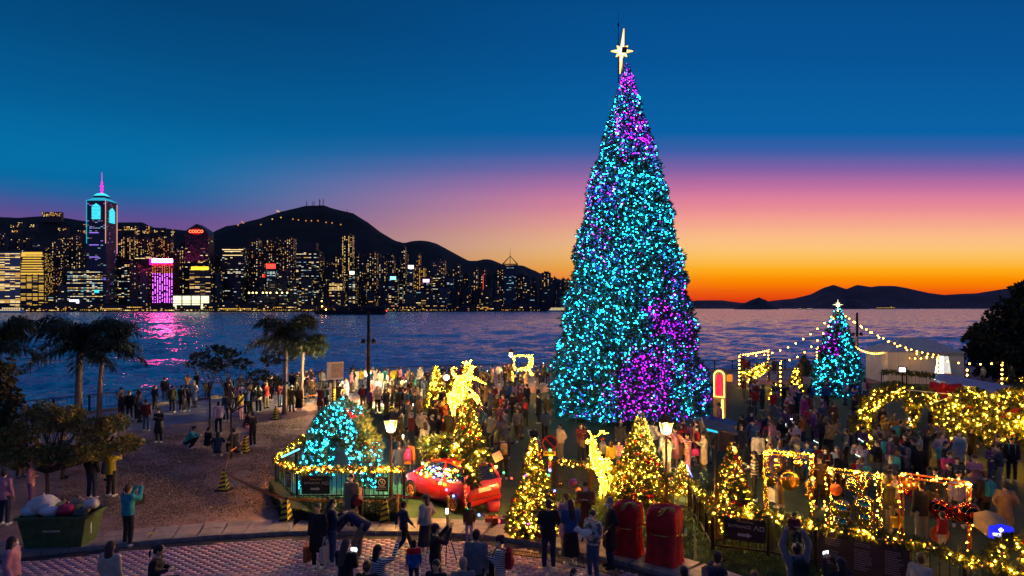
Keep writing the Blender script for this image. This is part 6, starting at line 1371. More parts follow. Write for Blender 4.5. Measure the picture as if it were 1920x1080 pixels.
# ------------------------------------------------------------------ red car with a tree on its roof
CAR = mat('car_red', (.42, .004, .010), .30, .1, var=.04, spec=.7); _c = CAR.node_tree.nodes['Principled BSDF']; _c.inputs['Coat Weight'].default_value = .7
w0, w1 = G(775, 930), G(866, 961); cx, cy = (w0.x + w1.x) / 2, (w0.y + w1.y) / 2
car = empty('parked_car', (cx + .45, cy + .35, 0), 0, 'small red hatchback decked with a tree and coloured bulbs', 'car')
hd_ = math.atan2(w0.y - w1.y, w0.x - w1.x); car.rotation_euler = (0, 0, hd_)     # local +x is the front; local +y is away from us... near side is +y when heading left
# stations along x: (x, z_sill, z_belt, half width, roof z, roof half width)
st_ = [(-1.72, .32, .62, .62, None), (-1.66, .24, .95, .72, None), (-1.4, .22, 1.02, .79, None), (-.9, .22, 1.0, .82, None), (0, .2, .97, .83, None), (.7, .2, .93, .82, None), (1.1, .2, .90, .80, None), (1.5, .22, .80, .74, None), (1.72, .26, .66, .62, None), (1.8, .34, .55, .5, None)]
def ringc(x, zs, zb, hw): return [(x, -hw * .94, zs), (x, -hw, zs + .12), (x, -hw * 1.01, (zs + zb) / 2), (x, -hw * .97, zb - .06), (x, -hw * .86, zb), (x, 0, zb + .04), (x, hw * .86, zb), (x, hw * .97, zb - .06), (x, hw * 1.01, (zs + zb) / 2), (x, hw, zs + .12), (x, hw * .94, zs)]
rows = [ringc(x, a, b_, h) for x, a, b_, h, _ in st_]; n = 11; vs = [v for rw in rows for v in rw]; fs = [(j * n + i, j * n + (i + 1) % n, (j + 1) * n + (i + 1) % n, (j + 1) * n + i) for j in range(len(rows) - 1) for i in range(n)] + [tuple(range(n))[::-1], tuple(range((len(rows) - 1) * n, len(rows) * n))]
body = MB().add(vs, fs, 0, True).build('body', CAR, car)
# cabin: pillars and roof in paint, glass between
cab = [(-1.62, .98, .64), (-1.35, 1.42, .56), (-.7, 1.52, .58), (.0, 1.5, .58), (.45, 1.36, .56), (1.08, .90, .66)]
mb = MB()
roofpts = [(-1.38, 1.42, .57), (-.7, 1.52, .60), (0, 1.5, .60), (.42, 1.38, .57)]
vs = []
for x, z, h in roofpts: vs += [(x, -h, z - .05), (x, -h * .8, z), (x, 0, z + .03), (x, h * .8, z), (x, h, z - .05)]
mb.add(vs, [(j * 5 + i, j * 5 + i + 1, (j + 1) * 5 + i + 1, (j + 1) * 5 + i) for j in range(3) for i in range(4)], 0, True); mb.add([(x, y, z - .06) for x, y, z in vs], [(j * 5 + i + 1, j * 5 + i, (j + 1) * 5 + i, (j + 1) * 5 + i + 1) for j in range(3) for i in range(4)], 0, True)
for sg in (-1, 1):
    for (a, c) in (((-1.38, .57, 1.40), (-1.64, .70, .98)), ((.42, .57, 1.36), (1.08, .74, .90)), ((-.5, .60, 1.48), (-.62, .78, .98))): mb.tube((a[0], a[1] * sg, a[2]), (c[0], c[1] * sg, c[2]), .035, .05, 6)
mb.build('roof', CAR, car)
mb = MB()
gl_a = [(-1.36, 1.40, .555), (-.52, 1.47, .59), (-.52, .98, .77), (-1.60, .98, .69)]
for sg in (-1, 1):
    mb.add([(x, sg * h, z) for x, z, h in gl_a], [(0, 1, 2, 3)]); mb.add([(x, sg * h, z) for x, z, h in [(-.46, 1.47, .59), (.40, 1.36, .56), (1.02, .93, .73), (-.46, .97, .77)]], [(0, 1, 2, 3)])
mb.add([(.42, -.54, 1.36), (.42, .54, 1.36), (1.08, .70, .90), (1.08, -.70, .90)], [(0, 1, 2, 3)]); mb.add([(-1.40, -.54, 1.38), (-1.40, .54, 1.38), (-1.66, .64, .97), (-1.66, -.64, .97)], [(0, 1, 2, 3)])
mb.build('window', GLASS, car)
for x in (-1.15, 1.15):
    for sg in (-1, 1):
        wl = empty('wheel', (x, sg * .80, .29)); wl.parent = car; mb = MB(); P_ = [(math.cos(a) * .235, 0, math.sin(a) * .235) for a in np.linspace(0, 2 * math.pi, 25)[:-1]]; mb.path(P_, .065, 8, closed=True); mb.build('tyre', BLACK, wl)
        mb = MB(); mb.path([(math.cos(a) * .185, sg * .05, math.sin(a) * .185) for a in np.linspace(0, 2 * math.pi, 21)[:-1]], .018, 5, closed=True)
        for k in range(7): a = k * 2 * math.pi / 7; mb.tube((0, sg * .05, 0), (math.cos(a) * .18, sg * .05, math.sin(a) * .18), .02, .014, 5)
        mb.ell((0, sg * .05, 0), (.04, .03, .04)); mb.build('rim', mat('rim_orange', (.7, .22, .06), .35, .7), wl)
    mb = MB(); 
    for sg in (-1, 1): mb.add([(x + math.cos(a) * q, sg * (.835 if q > .3 else .80), max(.2, .30 + math.sin(a) * q)) for q in (.345, .29) for a in np.linspace(0, math.pi, 12)], [(i, i + 1, 13 + i, 12 + i) for i in range(11)])
    mb.build('wheel_arch', BLACK, car)
MB().add([(-1.735, -.26, .60), (-1.735, .26, .60), (-1.705, .26, .72), (-1.705, -.26, .72)], [(0, 3, 2, 1)]).build('number_plate', mat('plate_white', (.8, .72, .55), .5, var=0), car).location = (-.01, 0, .06)
for sg in (-1, 1):
    MB().box((-1.62, sg * .66, .80), (.14, .14, .26)).build('tail_light', glow('tail_red', (1, .02, .02), 1.2), car); MB().ell((1.60, sg * .58, .66), (.16, .12, .09), 0).build('headlight', mat('headlight_lens', (.6, .65, .7), .1), car)
    MB().ell((.72, sg * .93, .98), (.07, .11, .07), 0).build('wing_mirror', CAR, car)
    mb = MB(); [mb.tube(a, c, .006, n=4) for a, c in (((-.48, sg * .845, .96), (-.52, sg * .845, .32)), ((.72, sg * .84, .92), (.74, sg * .84, .36)), ((-.52, sg * .845, .32), (.74, sg * .84, .34)))]; mb.box((-.32, sg * .85, .84), (.16, .02, .03)); mb.build('door_seam', BLACK, car)
MB().box((-1.71, 0, .40), (.10, 1.34, .16)).build('bumper', CAR, car); MB().box((-1.77, 0, .47), (.01, 1.2, .02)).build('bumper_slot', BLACK, car)
# things inside and on it
cm = Matrix.Translation(car.location) @ Matrix.Rotation(hd_, 4, 'Z')
def cw(x, y, z): return cm @ Vector((x, y, z))
near = 1 if (cm.to_3x3() @ Vector((0, 1, 0))).y < 0 else -1
mb = MB(); g2 = random.Random(3)
for k in range(60): mb.ell((g2.uniform(-1.3, .7), near * g2.uniform(.66, .80), g2.uniform(1.0, 1.33)), g2.choice((.018, .025, .032)), g2.randrange(6), 6, 4)
mb.build('window_bulb', [WA2, PK1, BB1, WA1, GR1, WW], car)['kind'] = 'stuff'
rt = garland('pine tree lying along the car roof, wound with amber bulbs', [cw(1.25, .05, 1.62), cw(.7, 0, 1.72), cw(0, 0, 1.78), cw(-.8, 0, 1.82), cw(-1.3, 0, 1.75)], .36, 420, 50, [WA1, WA2, BB1, GR1, RD1], [.34, .5, .06, .05, .05], .027, .22, 'roof_tree', 'tree', True)
rt['label'] = 'pine tree tied along the car roof, lit with large amber bulbs'
garland('lit pine sprays hanging over the rear of the red car', [cw(-1.2, near * .3, 1.7), cw(-1.6, near * .5, 1.35), cw(-1.74, near * .45, 1.02)], .2, 330, 28, [WA1, WA2, RD1], [.3, .55, .15], .026, .17, 'pine_garland')
garland('red lit tinsel down the rear corner of the car', [cw(-1.72, near * .8, 1.0), cw(-1.76, near * .80, .3)], .05, 60, 60, [RD1, WA1], [.5, .5], .014, .07, 'tinsel', 'tinsel', False)
MB().box(tuple(cw(-1.5, -near * .75, 1.62)), (.3, .03, .3), rot=(0, R(-25), .2)).build('gift_tag', mat('pink_card', (.9, .5, .7), .5), label='pale pink card tag at the rear top of the car', cat='card')
bulb_string('coloured bulbs trailing from the car to the broad amber tree', [cw(-1.76, near * .7, .3), G(905, 968, .1), G(935, 975, .12), G(956, 978, .15)], [GR1, BB1, WA2, RD1, BB1], .045, step=.36)
bulb_string('large coloured bulbs along the near side of the red car', [cw(.9, near * .86, 1.0), cw(-.3, near * .88, 1.02), cw(-.75, near * .9, .8), cw(-1.25, near * .9, .62)], [BB1, WA2, GR1, BB1, WA2, PK1], .04, step=.33)
bulb_string('coloured bulbs from the car rear to the fence garland', [cw(-1.6, -near * .6, 1.35), G(985, 905, .95), G(1040, 918, 1.0)], [WA2, GR1, RD1, BB1, RD1], .035, step=.3, sag=.1)
# pots and presents behind the car
for (u, v, w_, h_, c_, lb) in ((925, 958, .22, .35, (.5, .04, .12), 'red rimmed barrel standing behind the car'), (922, 982, .25, .22, (.6, .05, .03), 'red lit wrapped parcel on the turf'), (950, 985, .24, .24, (.12, .03, .35), 'purple lit wrapped parcel beside the front amber tree')):
    p = G(u, v); mb = MB()
    if 'barrel' in lb: mb.lathe((0, 0, 0), [(w_ * .8, 0), (w_, h_ * .5), (w_ * .95, h_), (w_ * .8, h_), (w_ * .75, h_ - .05)], 14)
    else: mb.box((0, 0, h_ / 2), (w_ * 1.6, w_ * 1.6, h_)); mb.box((0, 0, h_ / 2), (.05, w_ * 1.63, h_ + .015), 1); mb.box((0, 0, h_ / 2), (w_ * 1.63, .05, h_ + .018), 1); mb.ell((-.06, 0, h_ + .03), (.07, .04, .035), 1); mb.ell((.06, 0, h_ + .03), (.07, .04, .035), 1)
    mb.build('barrel' if 'barrel' in lb else 'parcel', [mat('wrap_%d' % u, c_, .4, var=.1), GOLD], loc=(p.x, p.y, 0), label=lb, cat='barrel' if 'barrel' in lb else 'parcel')
# baubles lying behind the fence
for (u, v, rp, m, lb) in ((1051, 907, 5, GOLD, 'gold ball lying at the foot of the fence'), (1075, 897, 8, mat('violet_ball', (.2, .04, .4), .3, .3), 'violet ball lying behind the fence'), (1084, 912, 6, mat('rose_ball', (.6, .25, .2), .3), 'rose ball behind the fence bars'), (1085, 955, 6, GOLD, 'small gold ball beside the man in the black suit'), (1097, 968, 11, mat('pearl_ball', (.8, .55, .3), .25, .2), 'large pearly ball beside the man in the black suit'), (1138, 915, 9, GOLDM, 'gold ball between the standing reindeer legs')):
    Yd = G(u, v + rp + 8).y; rr = rp / F * Yd; p = W(u, v, Yd); mb = MB(); mb.ell((0, 0, 0), rr, 0, 14, 10); mb.lathe((0, 0, rr * .96), [(.03, 0), (.03, .04), (.01, .05)], 8, 1); mb.build('bauble', [m, GOLD], loc=(p.x, p.y, rr if p.z < rr * 2.5 else p.z), label=lb, cat='bauble')
# bauble cart with two spoked wheels
p = G(838, 795); r = empty('hand_cart', (p.x, p.y, 0), R(-8), 'dark cart on two spoked wheels piled with shiny baubles', 'cart')
for x in (-.65, .38):
    mb = MB(); mb.path([(x + math.cos(a) * .34, -.3, .34 + math.sin(a) * .34) for a in np.linspace(0, 2 * math.pi, 21)[:-1]], .02, 5, closed=True)
    for k in range(10): a = k * math.pi / 5; mb.tube((x, -.3, .34), (x + math.cos(a) * .33, -.3, .34 + math.sin(a) * .33), .008, n=4)
    mb.build('wheel', BRONZE, r)
MB().box((-.1, 0, .78), (1.7, .6, .22)).build('tray', mat('cart_wood', (.16, .07, .03), .7), r)
for k, (x, rr, m) in enumerate(((-.65, .24, mat('teal_ball', (.05, .2, .3), .12, .7)), (-.2, .17, REDM), (.15, .17, mat('teal_ball', (.05, .2, .3), .12, .7)), (.5, .15, mat('rose_ball', (.6, .25, .2), .3)), (-.42, .12, GOLD))):
    MB().ell((0, 0, 0), rr, 0, 12, 8).build('bauble', m, loc=(p.x + x, p.y - .05, .9 + rr), label=('large teal mirror ball', 'red ball', 'smaller teal mirror ball', 'rose ball', 'small gold ball')[k] + ' on the spoked wheel cart', cat='bauble', group='baubles on the cart')
# stroller
p = G(1003, 850); r = empty('stroller', (p.x, p.y, 0), R(25), 'folding stroller with dark hood, parked in front of the giant tree', 'stroller')
mb = MB(); [mb.tube(a, c, .015, n=5) for a, c in (((-.2, .3, 1.0), (-.2, -.35, .1)), ((.2, .3, 1.0), (.2, -.35, .1)), ((-.2, .35, .1), (-.2, -.1, .6)), ((.2, .35, .1), (.2, -.1, .6)), ((-.2, .3, 1.0), (.2, .3, 1.0)))]; mb.build('frame', WHITE, r)
MB().box((0, 0, .48), (.4, .42, .1), rot=(R(12), 0, 0)).build('seat', mat('pram_cloth', (.25, .15, .2), .8), r); MB().ell((0, .12, .85), (.22, .26, .2), 0).build('hood', BLACK, r); MB().box((0, .2, .3), (.36, .3, .2)).build('basket', BLACK, r)
for x in (-.2, .2):
    for y in (-.35, .35): MB().tube((x - .02, y, .09), (x + .02, y, .09), .09, n=10).build('wheel', BLACK, r)
# wreath cluster in the bottom right corner
wp = W(1898, 1052, 15.4)
garland('amber lit pine wreath in the bottom right corner', [tuple(wp + Vector((math.cos(a) * .42, 0, math.sin(a) * .45))) for a in np.linspace(0, 2 * math.pi, 17)], .16, 330, 26, [WA1, WA2], [.5, .5], .021, .14, 'wreath', 'wreath')
# two thin saplings and dark shrubs beside the path of the giant tree
for (u, v, lb) in ((1322, 950, 'dark potted conifer beside the sloping fence'),):
    p = G(u, v); xtree('potted_conifer', (p.x, p.y, 0), 1.25, .32, lb, 'conifer', 420, 3, [WA1], None, 91, br=.01, ss=.15, bmi=lambda a, h, c: np.zeros(3, int))
# turf blades near the camera
def blades(name, n, poly_fn, h, m, label):
    P_ = []
    while len(P_) < n:
        q = poly_fn(); P_.append((q.x, q.y, 0.006))
    P_ = np.array(P_); o = link(name, sprig_mesh(name, P_, np.tile([0, 0, 1.0], (n, 1)), h, [m], k=3, width=.22, spread=.35)); tag(o, label, 'grass', kind='stuff')
def quadpick(a, b_, c_, d_):
    def f(): s_, t_ = rnd.random(), rnd.random(); return a.lerp(b_, s_).lerp(d_.lerp(c_, s_), t_)
    return f
TB = mat('turf_blade', (.05, .10, .02), .8, var=.5, scale=3)
blades('turf_grass', 16000, quadpick(G(1040, 925), G(1300, 960), G(1300, 1070), G(1060, 1008)), .05, TB, 'green turf behind and around the red gift sacks')
blades('turf_grass', 16000, quadpick(G(1300, 960), G(1560, 1000), G(1560, 1110), G(1310, 1085)), .05, TB, 'lit green turf under the right entrance sign')

# worn grass on the left lawn: tufts that thin out towards its edges
LM = [mat('lawn_tuft_%s' % n, c, .9, var=.4, scale=3) for n, c in (('dry', (.26, .17, .10)), ('dull', (.12, .10, .05)), ('rose', (.22, .12, .10)))]
A4 = (G(60, 1010), G(548, 975), G(600, 778), G(90, 835)); P_ = []
while len(P_) < 42000:
    s1, t1 = rnd.random(), rnd.random(); e1 = min(s1, 1 - s1, t1, 1 - t1) * 9
    if rnd.random() > e1: continue
    q = A4[0].lerp(A4[1], s1).lerp(A4[3].lerp(A4[2], s1), t1)
    if mnoise.noise(Vector((q.x * .6, q.y * .6, 2))) + rnd.uniform(-.5, .5) < -.1: continue
    P_.append((q.x, q.y, .005))
P_ = np.array(P_); o = link('lawn_grass', sprig_mesh('lawn_grass', P_, np.tile([0, 0, 1.0], (len(P_), 1)), .05, LM, k=2, width=.3, spread=.7, mi=rng.integers(0, 3, len(P_)))); tag(o, 'worn patchy grass on the brown left lawn', 'grass', kind='stuff')
# ------------------------------------------------------------------ people
SKIN = mat('skin', (.52, .32, .22), .55, var=.06)
CL = dict(black=(.018, .018, .022), charcoal=(.05, .05, .06), navy=(.02, .035, .10), blue=(.03, .12, .42), teal=(.03, .42, .5), red=(.45, .02, .03), maroon=(.16, .02, .03), pink=(.75, .32, .45), magenta=(.6, .03, .28),
          cream=(.72, .62, .5), white=(.82, .8, .78), grey=(.26, .26, .28), brown=(.14, .075, .04), tan=(.45, .30, .17), orange=(.75, .2, .03), yellow=(.8, .6, .05), olive=(.12, .12, .05), purple=(.2, .08, .3), denim=(.07, .12, .24), khaki=(.35, .27, .16), lilac=(.5, .4, .62), green=(.03, .2, .08))
def cloth(c):
    if c == 'striped red': return stripe('striped red', (.6, .03, .05), (.8, .75, .7), 16)
    if c == 'striped grey': return stripe('striped grey', (.16, .14, .13), (.55, .48, .36), 9)
    if c == 'striped white': return stripe('striped white', (.78, .75, .68), (.06, .06, .07), 22)
    if c == 'camouflage': return stripe('camouflage', (.5, .46, .4), (.12, .11, .1), 0)
    if c == 'checked': return stripe('checked', (.09, .08, .08), (.4, .36, .33), 26)
    if c == 'red and blue': return stripe('red and blue', (.6, .02, .03), (.02, .12, .45), -1)
    return mat('cloth_' + c, tuple(q * .72 for q in CL[c]), .85, var=.22, scale=9, bump=.3)
def stripe(n, a, b, k):
    key = 'cloth_' + n.replace(' ', '_')
    if key in _m: return _m[key]
    m = mat(key, a, .85, var=0); t = m.node_tree; bs = t.nodes['Principled BSDF']; tcn = t.nodes.new('ShaderNodeTexCoord'); r = t.nodes.new('ShaderNodeValToRGB'); r.color_ramp.interpolation = 'CONSTANT'
    r.color_ramp.elements[0].color = (*a, 1); r.color_ramp.elements[1].color = (*b, 1); r.color_ramp.elements[1].position = .5
    if k > 0:
        w = t.nodes.new('ShaderNodeTexWave'); w.bands_direction = 'Z'; w.inputs['Scale'].default_value = k * .32; t.links.new(tcn.outputs['Object'], w.inputs[0]); t.links.new(w.outputs['Fac'], r.inputs[0])
    elif k == 0:
        w = t.nodes.new('ShaderNodeTexNoise'); w.inputs['Scale'].default_value = 7; t.links.new(tcn.outputs['Object'], w.inputs[0]); t.links.new(w.outputs['Fac'], r.inputs[0])
    else:
        s_ = t.nodes.new('ShaderNodeSeparateXYZ'); t.links.new(tcn.outputs['Object'], s_.inputs[0]); mm = t.nodes.new('ShaderNodeMapRange'); mm.inputs[1].default_value = 1.6; mm.inputs[2].default_value = .9; t.links.new(s_.outputs[2], mm.inputs[0]); t.links.new(mm.outputs[0], r.inputs[0])
    t.links.new(r.outputs[0], bs.inputs['Base Color']); return m
HAIR = {n: mat('hair_' + n, c, .5, var=.25) for n, c in dict(black=(.012, .01, .01), brown=(.07, .035, .02), grey=(.2, .19, .18)).items()}
MASK = mat('mask_white', (.75, .78, .82), .7, var=.05); EYE = mat('eye_dark', (.02, .015, .015), .3, var=0); PHONE = glow('phone_screen', (.75, .9, 1), 5); LIP = mat('lip', (.35, .12, .1), .6, var=0)

def remesh(mb, vox, name, m, smooth=2):
    me = mb.mesh('tmp', m); o = bpy.data.objects.new('tmp', me); col.objects.link(o)
    r = o.modifiers.new('r', 'REMESH'); r.mode = 'VOXEL'; r.voxel_size = vox; r.use_smooth_shade = True
    if smooth: s_ = o.modifiers.new('s', 'SMOOTH'); s_.factor = .5; s_.iterations = smooth
    dg = bpy.context.evaluated_depsgraph_get(); out = bpy.data.meshes.new_from_object(o.evaluated_get(dg)); out.name = name
    bpy.data.objects.remove(o); bpy.data.meshes.remove(me); out.materials.clear(); out.materials.append(m)
    return out
def cap(mb, p0, p1, r0, r1, n=10):
    mb.tube(p0, p1, r0, r1, n); mb.ell(p0, r0, 0, n, 7); mb.ell(p1, r1, 0, n, 7)
def loft(mb, rings, n=14):
    """rings: (centre, rx, ry, axis x, axis y)"""
    vs = []
    for c, rx, ry, ax, ay_ in rings:
        for i in range(n): a = 2 * math.pi * i / n; vs.append(Vector(c) + ax * (math.cos(a) * rx) + ay_ * (math.sin(a) * ry))
    m = len(rings); mb.add(vs, [(j * n + i, j * n + (i + 1) % n, (j + 1) * n + (i + 1) % n, (j + 1) * n + i) for j in range(m - 1) for i in range(n)] + [tuple(range(n))[::-1], tuple(range((m - 1) * n, m * n))])
V = Vector
def pose(pel=(0, 0, .92), che=(0, 0, 1.24), nek=(0, 0, 1.42), hed=(0, .02, 1.57), sh=.17, el=((-.22, -.03, 1.13), (.22, -.03, 1.13)), wr=((-.22, .06, .88), (.22, .06, .88)), kn=((-.10, .02, .49), (.10, .02, .49)), an=((-.11, -.02, .09), (.11, -.02, .09)), pitch=0.0, yaw=0.0, toes=None):
    return dict(pel=V(pel), che=V(che), nek=V(nek), hed=V(hed), sh=sh, el=[V(x) for x in el], wr=[V(x) for x in wr], kn=[V(x) for x in kn], an=[V(x) for x in an], pitch=pitch, yaw=yaw, toes=toes or (0, 0))
POSES = dict(
    stand=pose(), look=pose(yaw=.7), turn=pose(yaw=-.6, kn=((-.11, .05, .49), (.10, .0, .49)), an=((-.13, .02, .09), (.11, -.04, .09))),
    phone=pose(el=((-.21, .06, 1.14), (.21, .06, 1.14)), wr=((-.06, .30, 1.27), (.07, .30, 1.27)), pitch=-.35),
    shoot=pose(el=((-.24, .17, 1.30), (.24, .17, 1.30)), wr=((-.08, .34, 1.56), (.08, .34, 1.56))),
    onearm=pose(el=((-.22, -.03, 1.13), (.30, .17, 1.42)), wr=((-.2, .1, .92), (.26, .32, 1.68)), yaw=-.2),
    pocket=pose(el=((-.28, -.07, 1.15), (.28, -.07, 1.15)), wr=((-.17, .10, .96), (.17, .10, .96)), yaw=.25),
    walk=pose(kn=((-.10, .20, .52), (.10, -.02, .50)), an=((-.10, .33, .11), (.10, -.34, .15)), el=((-.22, -.14, 1.16), (.22, .06, 1.14)), wr=((-.2, -.18, .92), (.2, .22, .96))),
    fold=pose(el=((-.24, .02, 1.14), (.24, .02, 1.14)), wr=((.08, .20, 1.15), (-.08, .22, 1.12)), pitch=-.25),
    crouch=pose(pel=(0, -.12, .34), che=(0, .06, .62), nek=(0, .15, .80), hed=(0, .22, .95), el=((-.25, .26, .60), (.25, .26, .60)), wr=((-.1, .45, .62), (.1, .45, .62)), kn=((-.16, .32, .52), (.16, .32, .50)), an=((-.15, .06, .09), (.15, .04, .09)), pitch=-.3),
    kneel=pose(pel=(0, -.05, .42), che=(0, .06, .72), nek=(0, .1, .9), hed=(0, .14, 1.05), el=((-.25, .12, .66), (.25, .12, .66)), wr=((-.12, .34, .72), (.12, .34, .72)), kn=((-.12, .36, .45), (.14, .22, .10)), an=((-.12, .34, .09), (.14, -.22, .09)), pitch=-.2),
    bend=pose(pel=(0, -.18, .90), che=(0, .12, 1.08), nek=(0, .34, 1.08), hed=(0, .48, 1.02), el=((-.22, .42, .84), (.22, .42, .84)), wr=((-.14, .58, .62), (.14, .58, .62)), kn=((-.12, .0, .49), (.12, -.02, .49)), pitch=-1.1),
    lift=pose(el=((-.26, .06, 1.62), (.26, .06, 1.62)), wr=((-.16, .10, 1.86), (.16, .10, 1.86)), pitch=.4, hed=(0, .0, 1.57)),
    sit=pose(pel=(0, 0, .46), che=(0, .05, .78), nek=(0, .08, .96), hed=(0, .12, 1.11), el=((-.24, .08, .72), (.24, .08, .72)), wr=((-.08, .3, .72), (.08, .3, .72)), kn=((-.11, .42, .48), (.11, .42, .48)), an=((-.12, .42, .09), (.12, .40, .09)), pitch=-.3),
)
HANDM = {}
def hand_prims(mb, w, d, side):
    d = d.normalized(); up = V((0, 0, 1)) if abs(d.z) < .9 else V((0, 1, 0)); s_ = d.cross(up).normalized(); u = s_.cross(d).normalized()
    q = Matrix((s_, d, u)).transposed(); mb.ell(w + d * .045, (.040, .055, .018), 0, 8, 6, rot=q)
    for k, (ox, ln, cv) in enumerate(((-.030, .062, .25), (-.011, .074, .22), (.009, .070, .25), (.028, .054, .32))):
        b_ = w + d * .085 + s_ * ox; m1 = b_ + d * ln * .5 - u * ln * cv * .4; mb.tube(b_, m1, .0095, .0085, 5); mb.tube(m1, m1 + d * ln * .42 - u * ln * cv, .0085, .0065, 5)
    b_ = w + d * .03 + s_ * (-.034 * side); m1 = b_ + d * .03 - s_ * .026 * side - u * .01; mb.tube(b_, m1, .012, .010, 5); mb.tube(m1, m1 + d * .032 - u * .008, .010, .007, 5)
PM = {}
def lerp(a, b, t_): return a.lerp(b, t_)
def build_pose(nm, hs=1.0):
    key = (nm, hs)
    if key in PM: return PM[key]
    p = POSES[nm]; pel, che, nek, hed = p['pel'], p['che'], p['nek'], p['hed']; X = V((1, 0, 0)); sp = (nek - pel).normalized(); fw = X.cross(sp) * -1; fw = sp.cross(X) * -1 if False else (sp.cross(X)).normalized() * -1
    if fw.y < 0 and abs(sp.z) > .3: fw = -fw
    if abs(sp.z) <= .3: fw = V((0, 0, -1))
    S = [nek + X * sx * p['sh'] - sp * .055 for sx in (-1, 1)]
    def torso(mb, g=0.0, low=-.10, k=1.0):
        loft(mb, [(pel + sp * low, .150 * k + g, .105 + g, X, fw), (pel, .160 * k + g, .115 + g, X, fw), (lerp(pel, che, .45), .135 + g, .100 + g, X, fw), (che, .160 + g, .115 + g, X, fw), (lerp(che, nek, .55), .172 + g, .105 + g, X, fw), (nek - sp * .035, .135 + g * .7, .075 + g * .6, X, fw), (nek + sp * .012, .065 + g * .5, .06 + g * .4, X, fw)])
        for i in (0, 1): mb.ell(S[i], .062 + g * .8, 0, 10, 7)
    def legs(mb, g=0.0, cut=0.0):
        for i, sx in ((0, -1), (1, 1)):
            hp_ = pel + X * sx * .088 - sp * .04; k_, a_ = p['kn'][i], p['an'][i]; mb.ell(hp_, (.095 + g), 0, 10, 7); cap(mb, hp_, k_, .088 + g, .058 + g); a2 = lerp(k_, a_, 1 - cut); cap(mb, k_, lerp(k_, a2, .35), .056 + g, .058 + g); cap(mb, lerp(k_, a2, .35), a2, .058 + g, .038 + g * 1.3)
    def arms(mb, g=0.0, cut=0.0):
        for i in (0, 1): e_, w_ = p['el'][i], p['wr'][i]; cap(mb, S[i], e_, .052 + g, .040 + g); cap(mb, e_, lerp(e_, w_, 1 - cut), .040 + g, .028 + g)
    def feet(mb, g=0.0, only=(0, 1)):
        for i in only:
            a_ = p['an'][i]; tz = .045 if a_.z < .12 else a_.z - .05; cap(mb, V((a_.x, a_.y - .03, tz)), V((a_.x * 1.08, a_.y + .14, tz - .005 if a_.z < .12 else tz - .02)), .040 + g, .034 + g, 8); cap(mb, a_, V((a_.x, a_.y - .01, tz)), .036 + g, .04 + g, 8)
    mb = MB(); torso(mb); arms(mb); legs(mb); feet(mb); cap(mb, nek - sp * .03, lerp(nek, hed, .55), .052, .048)
    HQ = Euler((p['pitch'], 0, p['yaw'])).to_matrix()
    h = hs
    mb.ell(hed, (.074 * h, .092 * h, .108 * h), 0, 14, 10, rot=HQ); mb.ell(hed + HQ @ V((0, .022, -.058)) * h, (.052 * h, .062 * h, .056 * h), 0, 10, 8, rot=HQ)
    body = remesh(mb, .019, 'body', SKIN, 3)
    # fine features joined on: nose, ears, eyes, mouth, fingers
    bm = bmesh.new(); bm.from_mesh(body); mb = MB()
    mb.ell(hed + HQ @ V((0, .096, -.012)) * h, (.012 * h, .018 * h, .022 * h), 0, 7, 5, rot=HQ)
    for sx in (-1, 1): mb.ell(hed + HQ @ V((sx * .076, -.005, -.01)) * h, (.010 * h, .02 * h, .03 * h), 0, 7, 5, rot=HQ); mb.ell(hed + HQ @ V((sx * .030, .083, .018)) * h, (.012 * h, .007 * h, .008 * h), 1, 7, 5, rot=HQ)
    mb.ell(hed + HQ @ V((0, .082, -.058)) * h, (.022 * h, .008 * h, .007 * h), 2, 7, 5, rot=HQ)
    for i, sx in ((0, -1), (1, 1)): hand_prims(mb, p['wr'][i], p['wr'][i] - p['el'][i], sx)
    ex = mb.mesh('x', [SKIN, EYE, LIP]); bm.from_mesh(ex); bm.to_mesh(body); bm.free(); body.materials.clear(); [body.materials.append(x) for x in (SKIN, EYE, LIP)]
    body.polygons.foreach_set('use_smooth', [True] * len(body.polygons))
    # clothes
    mb = MB(); torso(mb, .022, -.14, 1.02); arms(mb, .017, .06); jacket = remesh(mb, .024, 'jacket', BLACK, 2)
    mb = MB(); torso(mb, .026, -.12, 1.02); arms(mb, .019, .06)
    if nm in ('crouch', 'kneel', 'sit'): coat = jacket
    else:
        for i in (0, 1):
            hp_ = pel + X * (-1, 1)[i] * .06; cap(mb, hp_, lerp(hp_, p['kn'][i], .85), .13, .145)
        coat = remesh(mb, .026, 'coat', BLACK, 3)
    mb = MB(); torso(mb, .045, -.06, 1.0); arms(mb, .032, .05); puffer = remesh(mb, .026, 'puffer', BLACK, 2)
    mb = MB(); legs(mb, .012, .04); loft(mb, [(pel - sp * .1, .155, .118, X, fw), (pel + sp * .08, .150, .115, X, fw)]); trousers = remesh(mb, .022, 'trousers', BLACK, 2)
    if nm in ('crouch', 'kneel', 'sit', 'walk'): skirt = trousers
    else: mb = MB(); loft(mb, [(pel + V((0, 0, .1)), .15, .115, X, V((0, 1, 0))), (pel - V((0, 0, .1)), .19, .16, X, V((0, 1, 0))), (V((pel.x, pel.y, .32)), .25, .22, X, V((0, 1, 0))), (V((pel.x, pel.y, .28)), .25, .22, X, V((0, 1, 0)))]); skirt = remesh(mb, .026, 'skirt', BLACK, 1)
    shoes = []
    for i in (0, 1): mb = MB(); feet(mb, .012, (i,)); shoes.append(remesh(mb, .018, 'shoe', BLACK, 1))
    HM = Matrix.Translation(hed) @ HQ.to_4x4() @ Matrix.Scale(h, 4)
    CMx = Matrix.Translation(lerp(che, nek, .2)) @ Matrix((X, fw, sp)).transposed().to_4x4()
